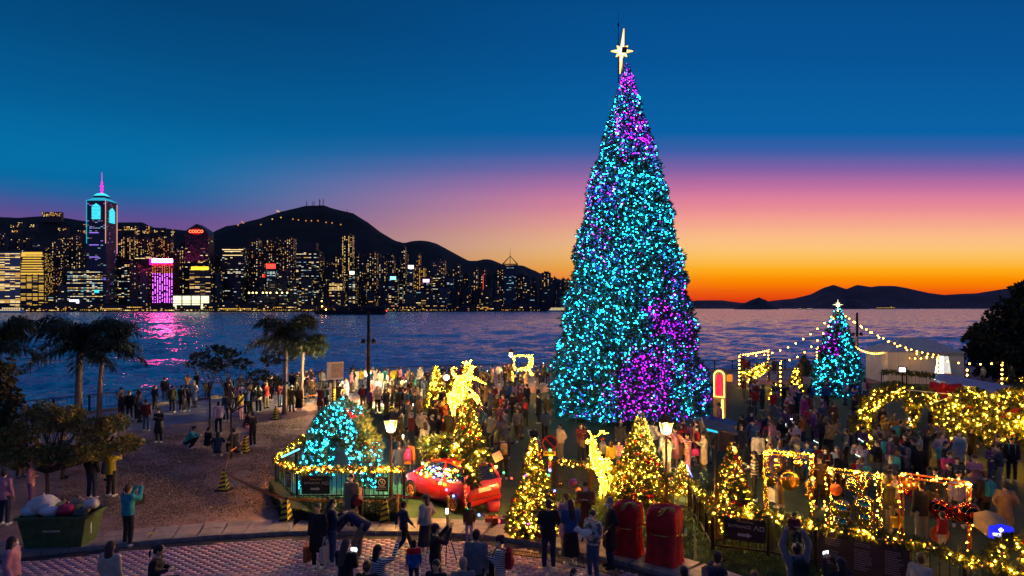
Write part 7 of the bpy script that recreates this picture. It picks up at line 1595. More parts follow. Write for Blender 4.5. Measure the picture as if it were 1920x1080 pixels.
    PM[key] = dict(body=body, jacket=jacket, coat=coat, puffer=puffer, trousers=trousers, skirt=skirt, shoes=shoes, head=HM, chest=CMx, hands=p['wr'], el=p['el'], top=hed.z + .11 * h)
    return PM[key]
# head wear in head space
def hm(parts, name, vox=.012, m=None):
    mb = MB(); parts(mb); return remesh(mb, vox, name, m or HAIR['black'], 1)
def hs_(mb): mb.ell((0, -.018, .028), (.086, .100, .100), 0, 14, 10); mb.ell((0, -.055, -.03), (.074, .06, .07), 0, 12, 8)
def hl_(mb): hs_(mb); loft(mb, [(V((0, -.05, .02)), .088, .065, V((1, 0, 0)), V((0, 1, 0))), (V((0, -.07, -.12)), .092, .055, V((1, 0, 0)), V((0, 1, 0))), (V((0, -.095, -.30)), .085, .04, V((1, 0, 0)), V((0, 1, 0))), (V((0, -.10, -.42)), .05, .025, V((1, 0, 0)), V((0, 1, 0)))], 12)
def hb_(mb): hs_(mb); mb.ell((0, -.10, .06), (.045, .045, .045), 0, 10, 7)
def hp_(mb): hs_(mb); mb.path([(0, -.10, .05), (0, -.15, .03), (0, -.16, -.08), (0, -.13, -.2)], [.022, .03, .03, .012], 8)
def bn_(mb): mb.ell((0, -.012, .045), (.092, .104, .092), 0, 14, 10); mb.ell((0, -.01, .025), (.098, .110, .03), 0, 14, 8); mb.ell((0, -.02, .145), .028, 0, 8, 6)
def cp_(mb): mb.ell((0, -.01, .04), (.088, .10, .088), 0, 14, 10); mb.ell((0, .10, .03), (.06, .07, .012), 0, 10, 6)
def hd2_(mb): mb.ell((0, -.04, .01), (.108, .108, .128), 0, 14, 10); mb.ell((0, -.06, -.1), (.11, .09, .06), 0, 12, 8)
HM_ = dict(short=hm(hs_, 'hair'), long=hm(hl_, 'hair'), bun=hm(hb_, 'hair'), ponytail=hm(hp_, 'hair'))
HATS = dict(beanie=hm(bn_, 'beanie', .014, BLACK), cap=hm(cp_, 'cap', .012, BLACK))
MASKM = hm(lambda mb: (mb.ell((0, .052, -.052), (.058, .058, .048), 0, 12, 8)), 'face_mask', .010, MASK)
def bp_(mb): mb.box((0, -.20, -.10), (.26, .14, .38)); mb.ell((0, -.20, .08), (.13, .08, .08), 0, 10, 7); mb.ell((0, -.27, -.16), (.10, .05, .11), 0, 10, 7)
BPACK = hm(bp_, 'backpack', .018, BLACK)
mb = MB(); [mb.path([(sx * .09, .145, -.2), (sx * .10, .15, .02), (sx * .10, .06, .17), (sx * .09, -.13, .12)], .016, 5) for sx in (-1, 1)]; STRAP = mb.mesh('shoulder_strap', BLACK)
mb = MB(); mb.box((0, 0, -.36), (.12, .30, .27)); mb.path([(0, -.09, -.22), (0, -.07, -.08), (0, 0, .0), (0, .07, -.08), (0, .09, -.22)], .008, 4); HBAG = mb.mesh('handbag', BLACK)
mb = MB(); mb.box((0, 0, -.42), (.10, .36, .40)); mb.path([(0, -.10, -.22), (0, -.08, -.10), (0, 0, .0), (0, .08, -.10), (0, .10, -.22)], .010, 4); TBAG = mb.mesh('tote_bag', BLACK)
mb = MB(); mb.box((0, 0, 0), (.075, .010, .15), 0); mb.box((0, -.006, 0), (.066, .003, .138), 1); PHM = mb.mesh('phone', [BLACK, PHONE])
mb = MB(); mb.box((0, 0, 0), (.15, .010, .075), 0); mb.box((0, -.006, 0), (.138, .003, .066), 1); PHW = mb.mesh('phone', [BLACK, PHONE])
mb = MB(); mb.path([(math.cos(a) * .085, 0, math.sin(a) * .10 + .02) for a in np.linspace(0, math.pi, 9)], .010, 5)
for sx in (-1, 1): mb.path([(sx * .05, 0, .11), (sx * .07, 0, .19), (sx * .12, 0, .23)], [.012, .010, .006], 5); mb.path([(sx * .065, 0, .17), (sx * .04, 0, .22)], .008, 4)
ANTL = mb.mesh('antler_headband', mat('antler_felt', (.6, .35, .15), .8))
mb = MB(); mb.path([(math.cos(a) * .088, 0, math.sin(a) * .105 + .02) for a in np.linspace(0, math.pi, 9)], .008, 5)
for k, mi_ in enumerate((1, 2, 3, 1, 2)): mb.ell((-.08 + k * .04, 0, .16 + .02 * k), .014, mi_, 6, 4)
LBND = mb.mesh('lit_headband', [BLACK, glow('band_green', (.1, 1, .4), 6), glow('band_white', (.8, .9, 1), 8), glow('band_violet', (.5, .2, 1), 8)])

PEOPLE = []
def person(x, y, ps, face, top=('jacket', 'black'), bot=('trousers', 'black'), hair=('short', 'black'), ex=(), label='', s=1.0, hs=1.0, z=0.0, grp='people at the evening market', cat='person', shoe='white', name='person', what=None):
    d = build_pose(ps, hs); r = empty(name, (x, y, z), R(face), label, cat, grp); r.scale = (s, s, s)
    link('body', d['body'], r); kind, c = top; link(kind, d[kind], r, cloth(c)); link(bot[0], d[bot[0]], r, cloth(bot[1])); [link('shoe', q, r, cloth(shoe)) for q in d['shoes']]
    if hair[0] in HM_: link('hair', HM_[hair[0]], r, HAIR[hair[1]], mtx=d['head'])
    else: link('hair', HM_['short'], r, HAIR['black'], mtx=d['head']); link(hair[0], HATS[hair[0]], r, cloth(hair[1]), mtx=d['head'])
    for e_ in ex:
        k, c = (e_ + ' ').split(' ', 1); c = c.strip() or 'black'
        if k == 'mask': link('face_mask', MASKM, r, MASK, mtx=d['head'])
        elif k == 'backpack': link('backpack', BPACK, r, cloth(c), mtx=d['chest']); link('shoulder_strap', STRAP, r, cloth(c), mtx=d['chest'])
        elif k == 'antlers': link('antler_headband', ANTL, r, None, mtx=d['head'])
        elif k == 'lights': link('lit_headband', LBND, r, None, mtx=d['head'])
        elif k in ('bag', 'tote', 'bagL', 'toteL'):
            w = d['hands'][0 if k.endswith('L') else 1]; wp_ = r.matrix_basis @ (w + V((.0, .03, -.03)))
            b_ = link('handbag' if k[0] == 'b' else 'tote_bag', HBAG if k[0] == 'b' else TBAG, None, cloth(c)); b_.location = wp_; b_.rotation_euler = (0, 0, R(face)); b_.scale = (s, s, s); BAGL.append((b_, c, label, 'handbag' if k[0] == 'b' else 'tote bag', r))
        elif k in ('phone', 'phonew'):
            h0, h1 = d['hands']; q = (h0 + h1) / 2 if (h0 - h1).length < .35 else h1; wp_ = r.matrix_basis @ (q + V((0, .06, .09))); b_ = link('phone', PHM if k == 'phone' else PHW); b_.location = wp_; b_.rotation_euler = (0, 0, R(face)); b_.scale = (s, s, s); BAGL.append((b_, '', label, 'phone', r))
    PEOPLE.append((r, what)); return r
BAGL = []
def pp(u, vh, ps, face, *a, s=1.0, vf=None, **k):
    """place by where the crown of the head is seen (or the feet, vf)"""
    d = build_pose(ps, k.get('hs', 1.0)); ht = d['top'] * s
    if vf is not None: Yd = CZ * F / (vf - HV)
    else: Yd = (CZ - ht - k.get('z', 0)) * F / (vh - HV)
    return person((u - 960) / F * Yd, Yd, ps, face, *a, s=s, **k)
J, T = 'jacket', 'trousers'
# ---- foreground, read off the photograph one by one
r = pp(596, 944, 'stand', 170, ('coat', 'black'), (T, 'black'), ('short', 'black'), ('tote orange', 'toteL cream'), label='person in black carrying a cream tote and an orange tote', s=.97)
pp(622, 936, 'phone', -60, (J, 'navy'), (T, 'denim'), ('long', 'black'), ('mask',), label='woman in navy jacket and jeans standing beside the two tote carrier', s=.98)
pp(659, 889, 'stand', 165, ('coat', 'tan'), (T, 'cream'), ('long', 'black'), ('mask', 'antlers', 'bag brown'), label='woman in tan coat wearing an antler headband at the platform fence', s=.97)
pp(668, 912, 'bend', 20, (J, 'maroon'), (T, 'black'), ('cap', 'navy'), (), label='person in maroon jacket and navy cap leaning by the antler headband woman', s=1.0, vf=992)
pp(668, 0, 'bend', 75, (J, 'navy'), (T, 'khaki'), ('short', 'black'), (), label='man in navy shirt and khaki trousers bending far forward', vf=1052, s=1.06)
pp(648, 1012, 'phone', -15, (J, 'black'), (T, 'black'), ('long', 'brown'), ('phonew',), label='woman with long brown hair holding a glowing phone at the lower edge', s=1.0)
pp(708, 1022, 'onearm', -40, (J, 'striped white'), (T, 'black'), ('long', 'black'), (), label='woman in striped top raising one arm at the lower edge', s=.98)
pp(688, 1052, 'stand', -10, (J, 'black'), (T, 'black'), ('ponytail', 'black'), (), label='person in black cut off by the lower edge below the striped top woman', s=.96)
pp(757, 940, 'walk', -60, (J, 'navy'), (T, 'black'), ('short', 'black'), (), label='boy in dark clothes leaning at the orange barrier post', s=.83)
pp(798, 928, 'pocket', 60, ('puffer', 'cream'), ('skirt', 'charcoal'), ('long', 'black'), ('bag tan',), label='woman in cream puffer jacket with long black hair near the car', s=.94)
pp(776, 1012, 'stand', 10, (J, 'red and blue'), (T, 'navy'), ('short', 'black'), (), label='small boy in red and blue hoodie on the brick road', s=.68, hs=1.25)
pp(816, 982, 'shoot', -65, (J, 'black'), (T, 'black'), ('short', 'black'), ('mask',), label='man in black with white mask holding a phone out on a tripod', s=1.0)
pp(818, 1050, 'stand', 160, (J, 'black'), (T, 'black'), ('long', 'black'), (), label='dark haired woman cut off at the lower edge below the tripod man', s=.95)
pp(880, 942, 'stand', 5, (J, 'brown'), (T, 'lilac'), ('short', 'black'), (), label='child in brown jacket and lilac trousers behind the red car wheel', s=.66, hs=1.25)
pp(893, 993, 'stand', -5, (J, 'grey'), (T, 'charcoal'), ('short', 'black'), (), label='man in grey blue sweater seen from behind on the brick road', s=1.04)
pp(868, 1046, 'stand', 5, (J, 'grey'), (T, 'black'), ('short', 'grey'), (), label='grey haired man at the lower edge in front of the sweater man', s=1.0)
pp(938, 1004, 'phone', 80, (J, 'striped white'), (T, 'cream'), ('bun', 'black'), ('mask', 'backpack red', 'phone'), label='woman with hair bun, striped white jacket and red backpack', s=.97)
pp(920, 1032, 'stand', -40, (J, 'black'), (T, 'black'), ('short', 'black'), (), label='child in black between the sweater man and the red backpack woman', s=.66, hs=1.2)
bm_ = pp(1029, 937, 'fold', 0, (J, 'black'), (T, 'navy'), ('short', 'black'), (), label='man in black jacket and dark jeans holding a baby before the amber tree', s=1.04)
person(bm_.location.x - .17, bm_.location.y + .20, 'sit', 180, (J, 'charcoal'), (T, 'grey'), ('beanie', 'charcoal'), (), label='baby in charcoal clothes held by the man before the amber tree', s=.42, hs=1.3, z=.92)
pp(1070, 937, 'phone', 10, ('puffer', 'blue'), ('skirt', 'black'), ('long', 'black'), ('bag black',), label='woman in bright blue jacket and long black skirt', s=.99)
pp(1062, 925, 'phone', 30, ('coat', 'pink'), (T, 'tan'), ('bun', 'brown'), ('bagL brown',), label='woman in pale pink coat half hidden behind the blue jacket', s=.96)
pp(1098, 903, 'phone', 170, ('coat', 'brown'), (T, 'black'), ('short', 'black'), ('mask',), label='man in brown leather coat looking down beside the fence', s=1.04)
dg_ = pp(1112, 956, 'fold', 130, ('puffer', 'camouflage'), (T, 'denim'), ('short', 'black'), ('mask',), label='man in patchwork jacket holding a small white dog', s=1.0)
pp(1144, 932, 'pocket', 100, ('coat', 'black'), (T, 'navy'), ('short', 'grey'), ('mask',), label='man in black suit coat facing left beside the red sack', s=1.06, shoe='black')
pp(1077, 1066, 'look', 175, (J, 'black'), (T, 'black'), ('long', 'black'), ('mask',), label='child with long black hair and mask at the lower edge below the dog', s=.72, hs=1.1)
lf = pp(1493, 1017, 'lift', 0, ('puffer', 'grey'), (T, 'black'), ('short', 'black'), ('backpack black',), label='man with black backpack lifting a small child overhead', s=1.05)
person(lf.location.x + .0, lf.location.y + .16, 'sit', 180, (J, 'maroon'), (T, 'charcoal'), ('short', 'black'), (), label='small child in dark red jacket lifted overhead by the backpack man', s=.50, hs=1.25, z=1.72)
pp(1577, 1046, 'shoot', 20, (J, 'black'), (T, 'black'), ('long', 'black'), ('phonew',), label='person in black holding a glowing phone up to the banner', s=.98)
pp(1345, 1034, 'look', -75, ('puffer', 'charcoal'), (T, 'black'), ('short', 'black'), ('mask', 'backpack navy'), label='man with mask and pale collar at the lower edge below the entrance sign', s=1.02)
pp(1282, 1062, 'stand', 10, (J, 'black'), (T, 'black'), ('short', 'black'), (), label='dark haired head at the lower edge below the larger red sack', s=.98)
pp(1415, 1072, 'stand', 0, (J, 'charcoal'), (T, 'black'), ('short', 'brown'), (), label='top of a brown haired head at the lower edge between mask man and backpack man', s=.98)
pp(1725, 1037, 'look', -60, (J, 'cream'), (T, 'black'), ('bun', 'brown'), ('mask',), label='woman in cream coat with hair bun below the right fence garland', s=.97)
# behind the light frames
pp(1462, 856, 'stand', 20, (J, 'charcoal'), (T, 'tan'), ('long', 'brown'), ('toteL white',), label='person with a large white tote behind the first light frame', s=1.0)
pp(1415, 846, 'fold', 70, (J, 'striped grey'), (T, 'black'), ('long', 'black'), (), label='woman in grey and cream striped sweater left of the first light frame')
pp(1537, 853, 'phone', 140, (J, 'brown'), (T, 'black'), ('short', 'black'), ('mask',), label='man in brown jacket and mask between the first two light frames', s=1.04)
pp(1668, 893, 'stand', -90, (J, 'black'), (T, 'grey'), ('short', 'black'), ('bag yellow',), label='man in profile with a yellow lit bag left of the right frame', s=1.03)
pp(1728, 902, 'stand', 5, (J, 'black'), (T, 'grey'), ('short', 'black'), (), label='man in black jacket and grey trousers behind the red baubles', s=1.05)
pp(1767, 960, 'stand', 20, ('puffer', 'red'), (T, 'cream'), ('short', 'black'), (), label='small child in bright red jacket under the red baubles', s=.68, hs=1.2)
pp(1846, 882, 'stand', 10, (J, 'brown'), (T, 'black'), ('short', 'brown'), ('backpack teal',), label='person in brown jacket with a teal backpack right of the frames', s=1.02)
pp(1884, 902, 'pocket', -20, ('coat', 'tan'), (T, 'tan'), ('short', 'black'), (), label='person in tan coat and tan trousers beside the teal backpack')
pp(1780, 846, 'phone', 170, ('puffer', 'magenta'), (T, 'black'), ('short', 'black'), ('mask',), label='person in magenta jacket and mask behind the right light frame')
pp(1797, 882, 'look', 150, (J, 'lilac'), (T, 'black'), ('short', 'black'), (), label='person in lilac top directly behind the crossbar of the right frame')
pp(1815, 880, 'stand', -150, (J, 'grey'), (T, 'navy'), ('short', 'black'), (), label='person in grey top beside the lilac top behind the right frame')
pp(1530, 832, 'stand', 160, (J, 'red'), (T, 'black'), ('long', 'black'), ('lights', 'mask'), label='girl in red with a blinking headband above the first frame', s=.86)
pp(1615, 830, 'shoot', 120, ('puffer', 'lilac'), (T, 'navy'), ('short', 'black'), ('lights',), label='person in pale lilac puffer with a blinking headband taking a picture', s=1.0)
pp(1608, 858, 'stand', 170, (J, 'red'), (T, 'black'), ('long', 'black'), ('lights',), label='girl in red with a blinking headband above the middle frame', s=.82)
pp(1650, 812, 'look', -60, (J, 'black'), (T, 'denim'), ('short', 'black'), ('backpack navy', 'mask'), label='man in black with navy backpack left of the right light frame')
# round the giant tree
pp(1320, 810, 'phone', 90, ('coat', 'cream'), (T, 'brown'), ('short', 'black'), ('mask', 'bag magenta'), label='woman in cream coat with a magenta handbag, facing left')
pp(1290, 812, 'shoot', 100, (J, 'striped red'), (T, 'pink'), ('long', 'black'), (), label='woman in red and white striped top leaning back', s=.97)
pp(1250, 818, 'shoot', 170, (J, 'white'), (T, 'grey'), ('short', 'black'), ('mask',), label='man in white sleeved shirt taking a picture behind the right gas lamp', s=1.04)
pp(1266, 802, 'shoot', 120, ('coat', 'pink'), (T, 'grey'), ('long', 'black'), (), label='woman in pale pink coat right of the right gas lamp')
pp(1145, 826, 'stand', 30, ('puffer', 'yellow'), (T, 'black'), ('long', 'brown'), (), label='long haired girl in a yellow cape beside the standing reindeer', s=.85)
pp(1130, 820, 'stand', 60, ('puffer', 'cream'), (T, 'black'), ('beanie', 'red'), (), label='child in red hat behind the standing reindeer', s=.8)
pp(1161, 826, 'stand', 160, ('puffer', 'pink'), (T, 'grey'), ('short', 'black'), (), label='little girl in pink jacket next to the baubled amber tree', s=.72, hs=1.2)
pp(1051, 794, 'pocket', 120, ('puffer', 'cream'), (T, 'checked'), ('short', 'black'), (), label='person in cream padded jacket and checked trousers by the road sign')
pp(1089, 793, 'phone', -160, (J, 'maroon'), (T, 'charcoal'), ('short', 'black'), ('bag tan',), label='person in maroon top and grey trousers in front of the giant tree')
pp(944, 816, 'stand', 5, (J, 'navy'), (T, 'black'), ('short', 'black'), ('backpack tan',), label='person in navy with a tan backpack right of the car')
pp(765, 824, 'stand', 5, (J, 'orange'), (T, 'navy'), ('short', 'black'), ('backpack magenta',), label='person in orange jacket with a magenta backpack left of the car')
pp(748, 828, 'onearm', 25, (J, 'navy'), (T, 'navy'), ('short', 'black'), ('phone',), label='person in navy holding a phone out beside the left gas lamp')
pp(797, 792, 'onearm', 40, ('coat', 'white'), (T, 'cream'), ('long', 'brown'), (), label='woman in long white coat with long brown hair behind the car')
pp(812, 756, 'stand', 15, ('coat', 'black'), (T, 'black'), ('short', 'black'), (), label='tall man in long black coat left of the red pot', s=1.05)
pp(824, 775, 'look', 120, (J, 'black'), (T, 'black'), ('short', 'black'), ('mask',), label='person in black with white mask between the black coat and red pot', s=.95)
pp(783, 770, 'stand', 20, (J, 'blue'), (T, 'navy'), ('short', 'brown'), (), label='child in blue top left of the tall man in black coat', s=.8)
pp(944, 770, 'bend', 95, ('coat', 'grey'), (T, 'black'), ('short', 'grey'), (), label='person in grey cape bending over left of the giant tree', vf=842, s=1.05)
pp(908, 762, 'stand', 10, (J, 'olive'), (T, 'black'), ('short', 'black'), ('backpack teal',), label='person in olive with a teal backpack right of the dense amber tree')
pp(760, 728, 'shoot', -60, (J, 'grey'), (T, 'charcoal'), ('short', 'black'), ('backpack black',), label='man in grey taking a picture above the left gas lamp')
# left lawn
pp(298, 765, 'phone', 178, ('coat', 'black'), (T, 'black'), ('long', 'black'), ('mask',), label='woman in black with a white mask walking alone on the lawn')
pp(274, 749, 'stand', 5, (J, 'maroon'), (T, 'denim'), ('short', 'black'), (), label='person in maroon top and jeans standing left of the lone walker')
pp(228, 735, 'stand', -40, (J, 'charcoal'), (T, 'maroon'), ('short', 'grey'), (), label='person in charcoal and maroon behind the spreading small tree')
pp(243, 733, 'turn', 20, (J, 'black'), (T, 'charcoal'), ('short', 'black'), (), label='person in black nearest the second palm trunk')
pp(258, 734, 'look', 60, (J, 'charcoal'), (T, 'black'), ('long', 'black'), (), label='woman in charcoal by the railing right of the second palm')
pp(309, 707, 'stand', 10, (J, 'black'), (T, 'grey'), ('short', 'black'), (), label='man in black and grey at the railing, first in the pair by the pink reflection', s=1.05)
pp(323, 722, 'stand', 15, (J, 'olive'), (T, 'navy'), ('short', 'black'), (), label='person in olive and navy right of the railing pair', s=1.02)
pp(341, 722, 'stand', -10, ('coat', 'charcoal'), (T, 'charcoal'), ('short', 'black'), (), label='person in charcoal coat, left of two in dark coats')
pp(351, 721, 'stand', 20, (J, 'navy'), (T, 'black'), ('short', 'black'), (), label='person in navy, right of two in dark coats')
pp(352, 702, 'shoot', 30, (J, 'tan'), (T, 'charcoal'), ('short', 'black'), (), label='person in tan jacket at the railing taking a picture of the harbour')
pp(368, 698, 'fold', -20, (J, 'black'), (T, 'black'), ('short', 'black'), (), label='man in black at the railing beside the tan jacket', s=1.03)
pp(387, 714, 'stand', 175, (J, 'yellow'), (T, 'navy'), ('short', 'black'), (), label='child in yellow jacket at the railing behind the thin trees', s=.75)
pp(410, 753, 'walk', 25, ('puffer', 'lilac'), (T, 'black'), ('short', 'black'), (), label='person in pale hooded puffer walking past the thin trees', s=1.02)
pp(451, 733, 'stand', 80, ('puffer', 'yellow'), (T, 'pink'), ('long', 'black'), (), label='woman in yellow jacket and pink trousers right of the tall thin tree')
pp(463, 726, 'shoot', 60, ('puffer', 'blue'), (T, 'black'), ('short', 'black'), (), label='person in blue jacket taking a picture near the thin trees', s=1.02)
pp(485, 723, 'shoot', 30, (J, 'white'), (T, 'black'), ('long', 'black'), ('backpack black',), label='person in white sleeves with black backpack left of the first palm pair')
pp(466, 704, 'stand', 5, ('coat', 'grey'), (T, 'charcoal'), ('short', 'black'), (), label='person in long grey coat at the railing')
pp(427, 710, 'turn', 40, (J, 'black'), (T, 'navy'), ('short', 'black'), (), label='person in black and navy at the railing between the thin trees')
pp(515, 700, 'stand', 15, (J, 'brown'), (T, 'black'), ('short', 'black'), (), label='person in brown by the railing left of the ringed palm')
pp(500, 705, 'stand', -15, ('coat', 'tan'), ('skirt', 'tan'), ('long', 'black'), (), label='woman in long tan coat left of the ringed palm')
pp(525, 712, 'look', 55, (J, 'charcoal'), (T, 'denim'), ('short', 'black'), (), label='person in charcoal and jeans leaning by the ringed palm trunk')
pp(355, 0, 'crouch', -80, (J, 'teal'), (T, 'black'), ('ponytail', 'black'), (), label='person in teal jacket crouching on the lawn', vf=842)
pp(388, 0, 'sit', -30, (J, 'black'), (T, 'black'), ('short', 'black'), (), label='person in black sitting on the lawn, left of the thin trunk', vf=848, s=.92)
pp(408, 0, 'crouch', 20, (J, 'navy'), (T, 'grey'), ('long', 'black'), (), label='person in navy crouching on the lawn next to the tall thin tree', vf=856)
pp(441, 0, 'kneel', 60, (J, 'charcoal'), (T, 'black'), ('short', 'black'), (), label='person in charcoal kneeling beside the warning tape', vf=852)
pp(474, 778, 'fold', 60, (J, 'black'), (T, 'black'), ('short', 'black'), (), label='person in black standing beside the middle orange tape', s=.98, vf=838)
pp(462, 752, 'kneel', -60, (J, 'maroon'), (T, 'pink'), ('long', 'black'), (), label='person in maroon kneeling behind the striped cone', vf=812)
pp(240, 909, 'shoot', -25, ('puffer', 'teal'), (T, 'black'), ('ponytail', 'brown'), ('bagL black',), label='woman in teal and black jacket taking a picture by the kerb', s=1.0)
pp(208, 840, 'shoot', -10, (J, 'yellow'), (T, 'charcoal'), ('short', 'black'), (), label='person in yellow and white top photographing under the small tree')
pp(172, 838, 'stand', -10, (J, 'black'), (T, 'navy'), ('short', 'black'), (), label='man in black and navy standing left of the yellow top', s=1.06)
pp(58, 866, 'fold', -70, (J, 'pink'), (T, 'purple'), ('beanie', 'pink'), (), label='child in pink hat and pink jacket on the left lawn', s=.88)
pp(8, 880, 'stand', 0, (J, 'pink'), (T, 'navy'), ('short', 'black'), (), label='person in pink cut off by the left edge above the skip')
pp(22, 1006, 'look', -75, ('puffer', 'pink'), (T, 'black'), ('long', 'black'), ('mask',), label='person in pink hoodie at the lower left corner', s=1.0)
pp(207, 1015, 'stand', -10, (J, 'cream'), (T, 'navy'), ('long', 'brown'), (), label='woman with long brown hair and cream shirt at the lower left', s=1.0)
pp(287, 1022, 'sit', -80, (J, 'black'), (T, 'black'), ('ponytail', 'black'), (), label='woman in black with a ponytail sitting low at the lower edge', s=1.0, z=.45)
# on the lit promenade
for (u, vh, ps, fc, tp, bt, hr, ex, lb) in ((548, 697, 'stand', 20, 'black', 'black', 'short', (), 'person in black right of the ringed palm on the promenade'), (558, 698, 'shoot', 10, 'charcoal', 'black', 'short', (), 'person in charcoal between the two promenade palms'), (574, 702, 'walk', 60, 'navy', 'tan', 'short', (), 'person in navy and tan walking behind the thinner palm'), (585, 706, 'stand', 15, 'brown', 'black', 'short', ('bag black',), 'person in brown with a black handbag right of the thinner palm'),
        (604, 692, 'stand', 0, 'grey', 'charcoal', 'short', (), 'person in grey at the railing, left of the notice board'), (619, 690, 'shoot', 20, 'navy', 'black', 'cap', (), 'person in navy with a cap at the railing behind the notice board'), (661, 684, 'stand', 5, 'black', 'black', 'short', (), 'tall person in black at the railing right of the notice board'), (667, 691, 'stand', 30, 'white', 'white', 'short', (), 'brightly lit person in white on the promenade'), (677, 690, 'stand', 10, 'yellow', 'denim', 'short', (), 'person in yellow jacket left of the promenade lamp'),
        (703, 688, 'shoot', 40, 'cream', 'white', 'long', (), 'person in cream just right of the promenade lamp'), (713, 694, 'stand', 160, 'white', 'cream', 'short', (), 'second pale person right of the promenade lamp'), (722, 690, 'stand', 30, 'teal', 'cream', 'short', (), 'person in teal and cream farther right of the promenade lamp'), (728, 689, 'look', 90, 'red', 'black', 'short', (), 'person in red at the railing right of the promenade lamp'), (738, 689, 'stand', 5, 'yellow', 'charcoal', 'short', (), 'person in yellow at the railing above the bus of dark coats'), (748, 687, 'stand', 20, 'pink', 'black', 'long', (), 'woman in pink at the railing left of the amber tree'), (765, 692, 'phone', 60, 'tan', 'black', 'short', (), 'person in tan near the left amber tree')):
    pp(u, vh, ps, fc, (J, tp), (T, bt), (hr, 'black') if hr != 'cap' else ('cap', 'navy'), ex, label=lb)
# the small white dog in the patchwork jacket man's arms
dl = dg_.location; dogm = MB(); dogm.ell((0, 0, 0), (.17, .09, .10)); dogm.ell((-.19, 0, .10), (.075, .065, .07)); dogm.ell((-.26, 0, .085), (.04, .03, .03)); [dogm.ell((-.17, sy * .065, .13), (.02, .018, .05)) for sy in (-1, 1)]; dogm.tube((-.1, 0, .04), (-.18, 0, .09), .06, .05); [dogm.tube((x, y, -.05), (x - .03, y, -.17), .03, .02) for x in (-.11, .12) for y in (-.05, .05)]; dogm.tube((.15, 0, .04), (.22, 0, .12), .025, .012)
dme = remesh(dogm, .014, 'dog', mat('dog_fur', (.8, .76, .7), .9, bump=.8, scale=40), 1); fd = Vector((-math.sin(R(130)), math.cos(R(130)), 0)); do_ = link('dog', dme); do_.location = dl + fd * .26 + Vector((0, 0, 1.18)); do_.rotation_euler = (0, 0, R(10)); tag(do_, 'small fluffy white dog in the arms of the patchwork jacket man', 'dog')
mb = MB(); [mb.ell((-.235, sy * .03, .125), .010) for sy in (-1, 1)]; mb.ell((-.298, 0, .09), .013); mb.build('face', BLACK, do_)
# tripod under the tripod man's phone
q = W(838, 1046, 17.4); mb = MB(); [mb.tube((0, 0, .9), (math.cos(a) * .28, math.sin(a) * .28, 0), .012, .010, 5) for a in (.5, 2.6, 4.7)]; mb.tube((0, 0, .85), (0, 0, 1.25), .012, n=6); tr = mb.build('tripod', BLACK, loc=(q.x, q.y, .0), label='thin black phone tripod on the brick road beside the man in black', cat='tripod')
b_ = link('phone', PHM); b_.location = (q.x, q.y, 1.33); tag(b_, 'bright phone screen clamped on the thin tripod', 'phone', 'phones')

# ---- the crowd: filled zone by zone, each person individual
BLOCK = [(TX, TY, 5.2), (car.location.x, car.location.y, 1.9), (deer.location.x, deer.location.y, 1.2), (mt_.location.x, mt_.location.y, 1.9), (ax, ay, 2.2)] + [(o.location.x, o.location.y, .75) for o in col.objects if o.parent is None and o.name.split('.')[0] in ('christmas_tree', 'street_lamp', 'mast', 'light_post', 'booth', 'neon_board', 'hand_cart', 'plant_pot', 'stroller', 'globe_lamp')]
def clear(x, y, d=.48):
    for (bx, by, br_) in BLOCK:
        if (x - bx) ** 2 + (y - by) ** 2 < br_ ** 2: return False
    for r_, _ in PEOPLE:
        if (x - r_.location.x) ** 2 + (y - r_.location.y) ** 2 < d * d: return False
    # stay on the land side of the railing
    for i in range(len(SHORE) - 1):
        a, c = SHORE[i], SHORE[i + 1]
        if a.x <= x < c.x and y > a.y + (c.y - a.y) * (x - a.x) / (c.x - a.x) - .9: return False
    return True
DARKS = ['black'] * 4 + ['charcoal'] * 3 + ['navy'] * 3 + ['grey', 'brown', 'maroon', 'olive', 'purple', 'tan', 'denim', 'cream', 'lilac', 'pink', 'blue', 'red', 'white']
ZN = [('by the sea railing behind the amber trees', 770, 1030, 679, 702, 44, 10, DARKS), ('on the dark lawn left of the giant tree', 742, 1030, 702, 782, 52, 20, DARKS), ('beside the striped cones and palms on the promenade', 430, 640, 690, 724, 24, 0, DARKS), ('at the railing beyond the thin young trees', 225, 430, 704, 738, 9, 0, DARKS), ('around the promenade lamp', 645, 770, 688, 730, 20, 0, DARKS),
      ('between the giant tree and the festoon posts', 1345, 1570, 704, 790, 46, 60, DARKS + ['red', 'magenta', 'orange', 'blue', 'purple', 'pink']), ('at the sea railing under the festoon lights', 1332, 1660, 664, 682, 13, 0, DARKS), ('in front of the amber arches', 1560, 1900, 792, 884, 34, 40, DARKS + ['purple', 'lilac', 'brown']),
      ('between the light frames and the giant tree', 1380, 1600, 775, 842, 16, 30, DARKS), ('at the foot of the giant tree', 1045, 1330, 781, 806, 14, 10, DARKS), ('beside the tall cyan tree', 1560, 1660, 700, 772, 14, 20, DARKS), ('under the left amber arch', 1640, 1780, 760, 806, 7, 20, DARKS), ('in the shade of the spreading small tree', 20, 225, 742, 850, 9, 0, DARKS), ('behind the slatted roof stall', 1740, 1900, 668, 690, 5, 0, DARKS)]
made = {}
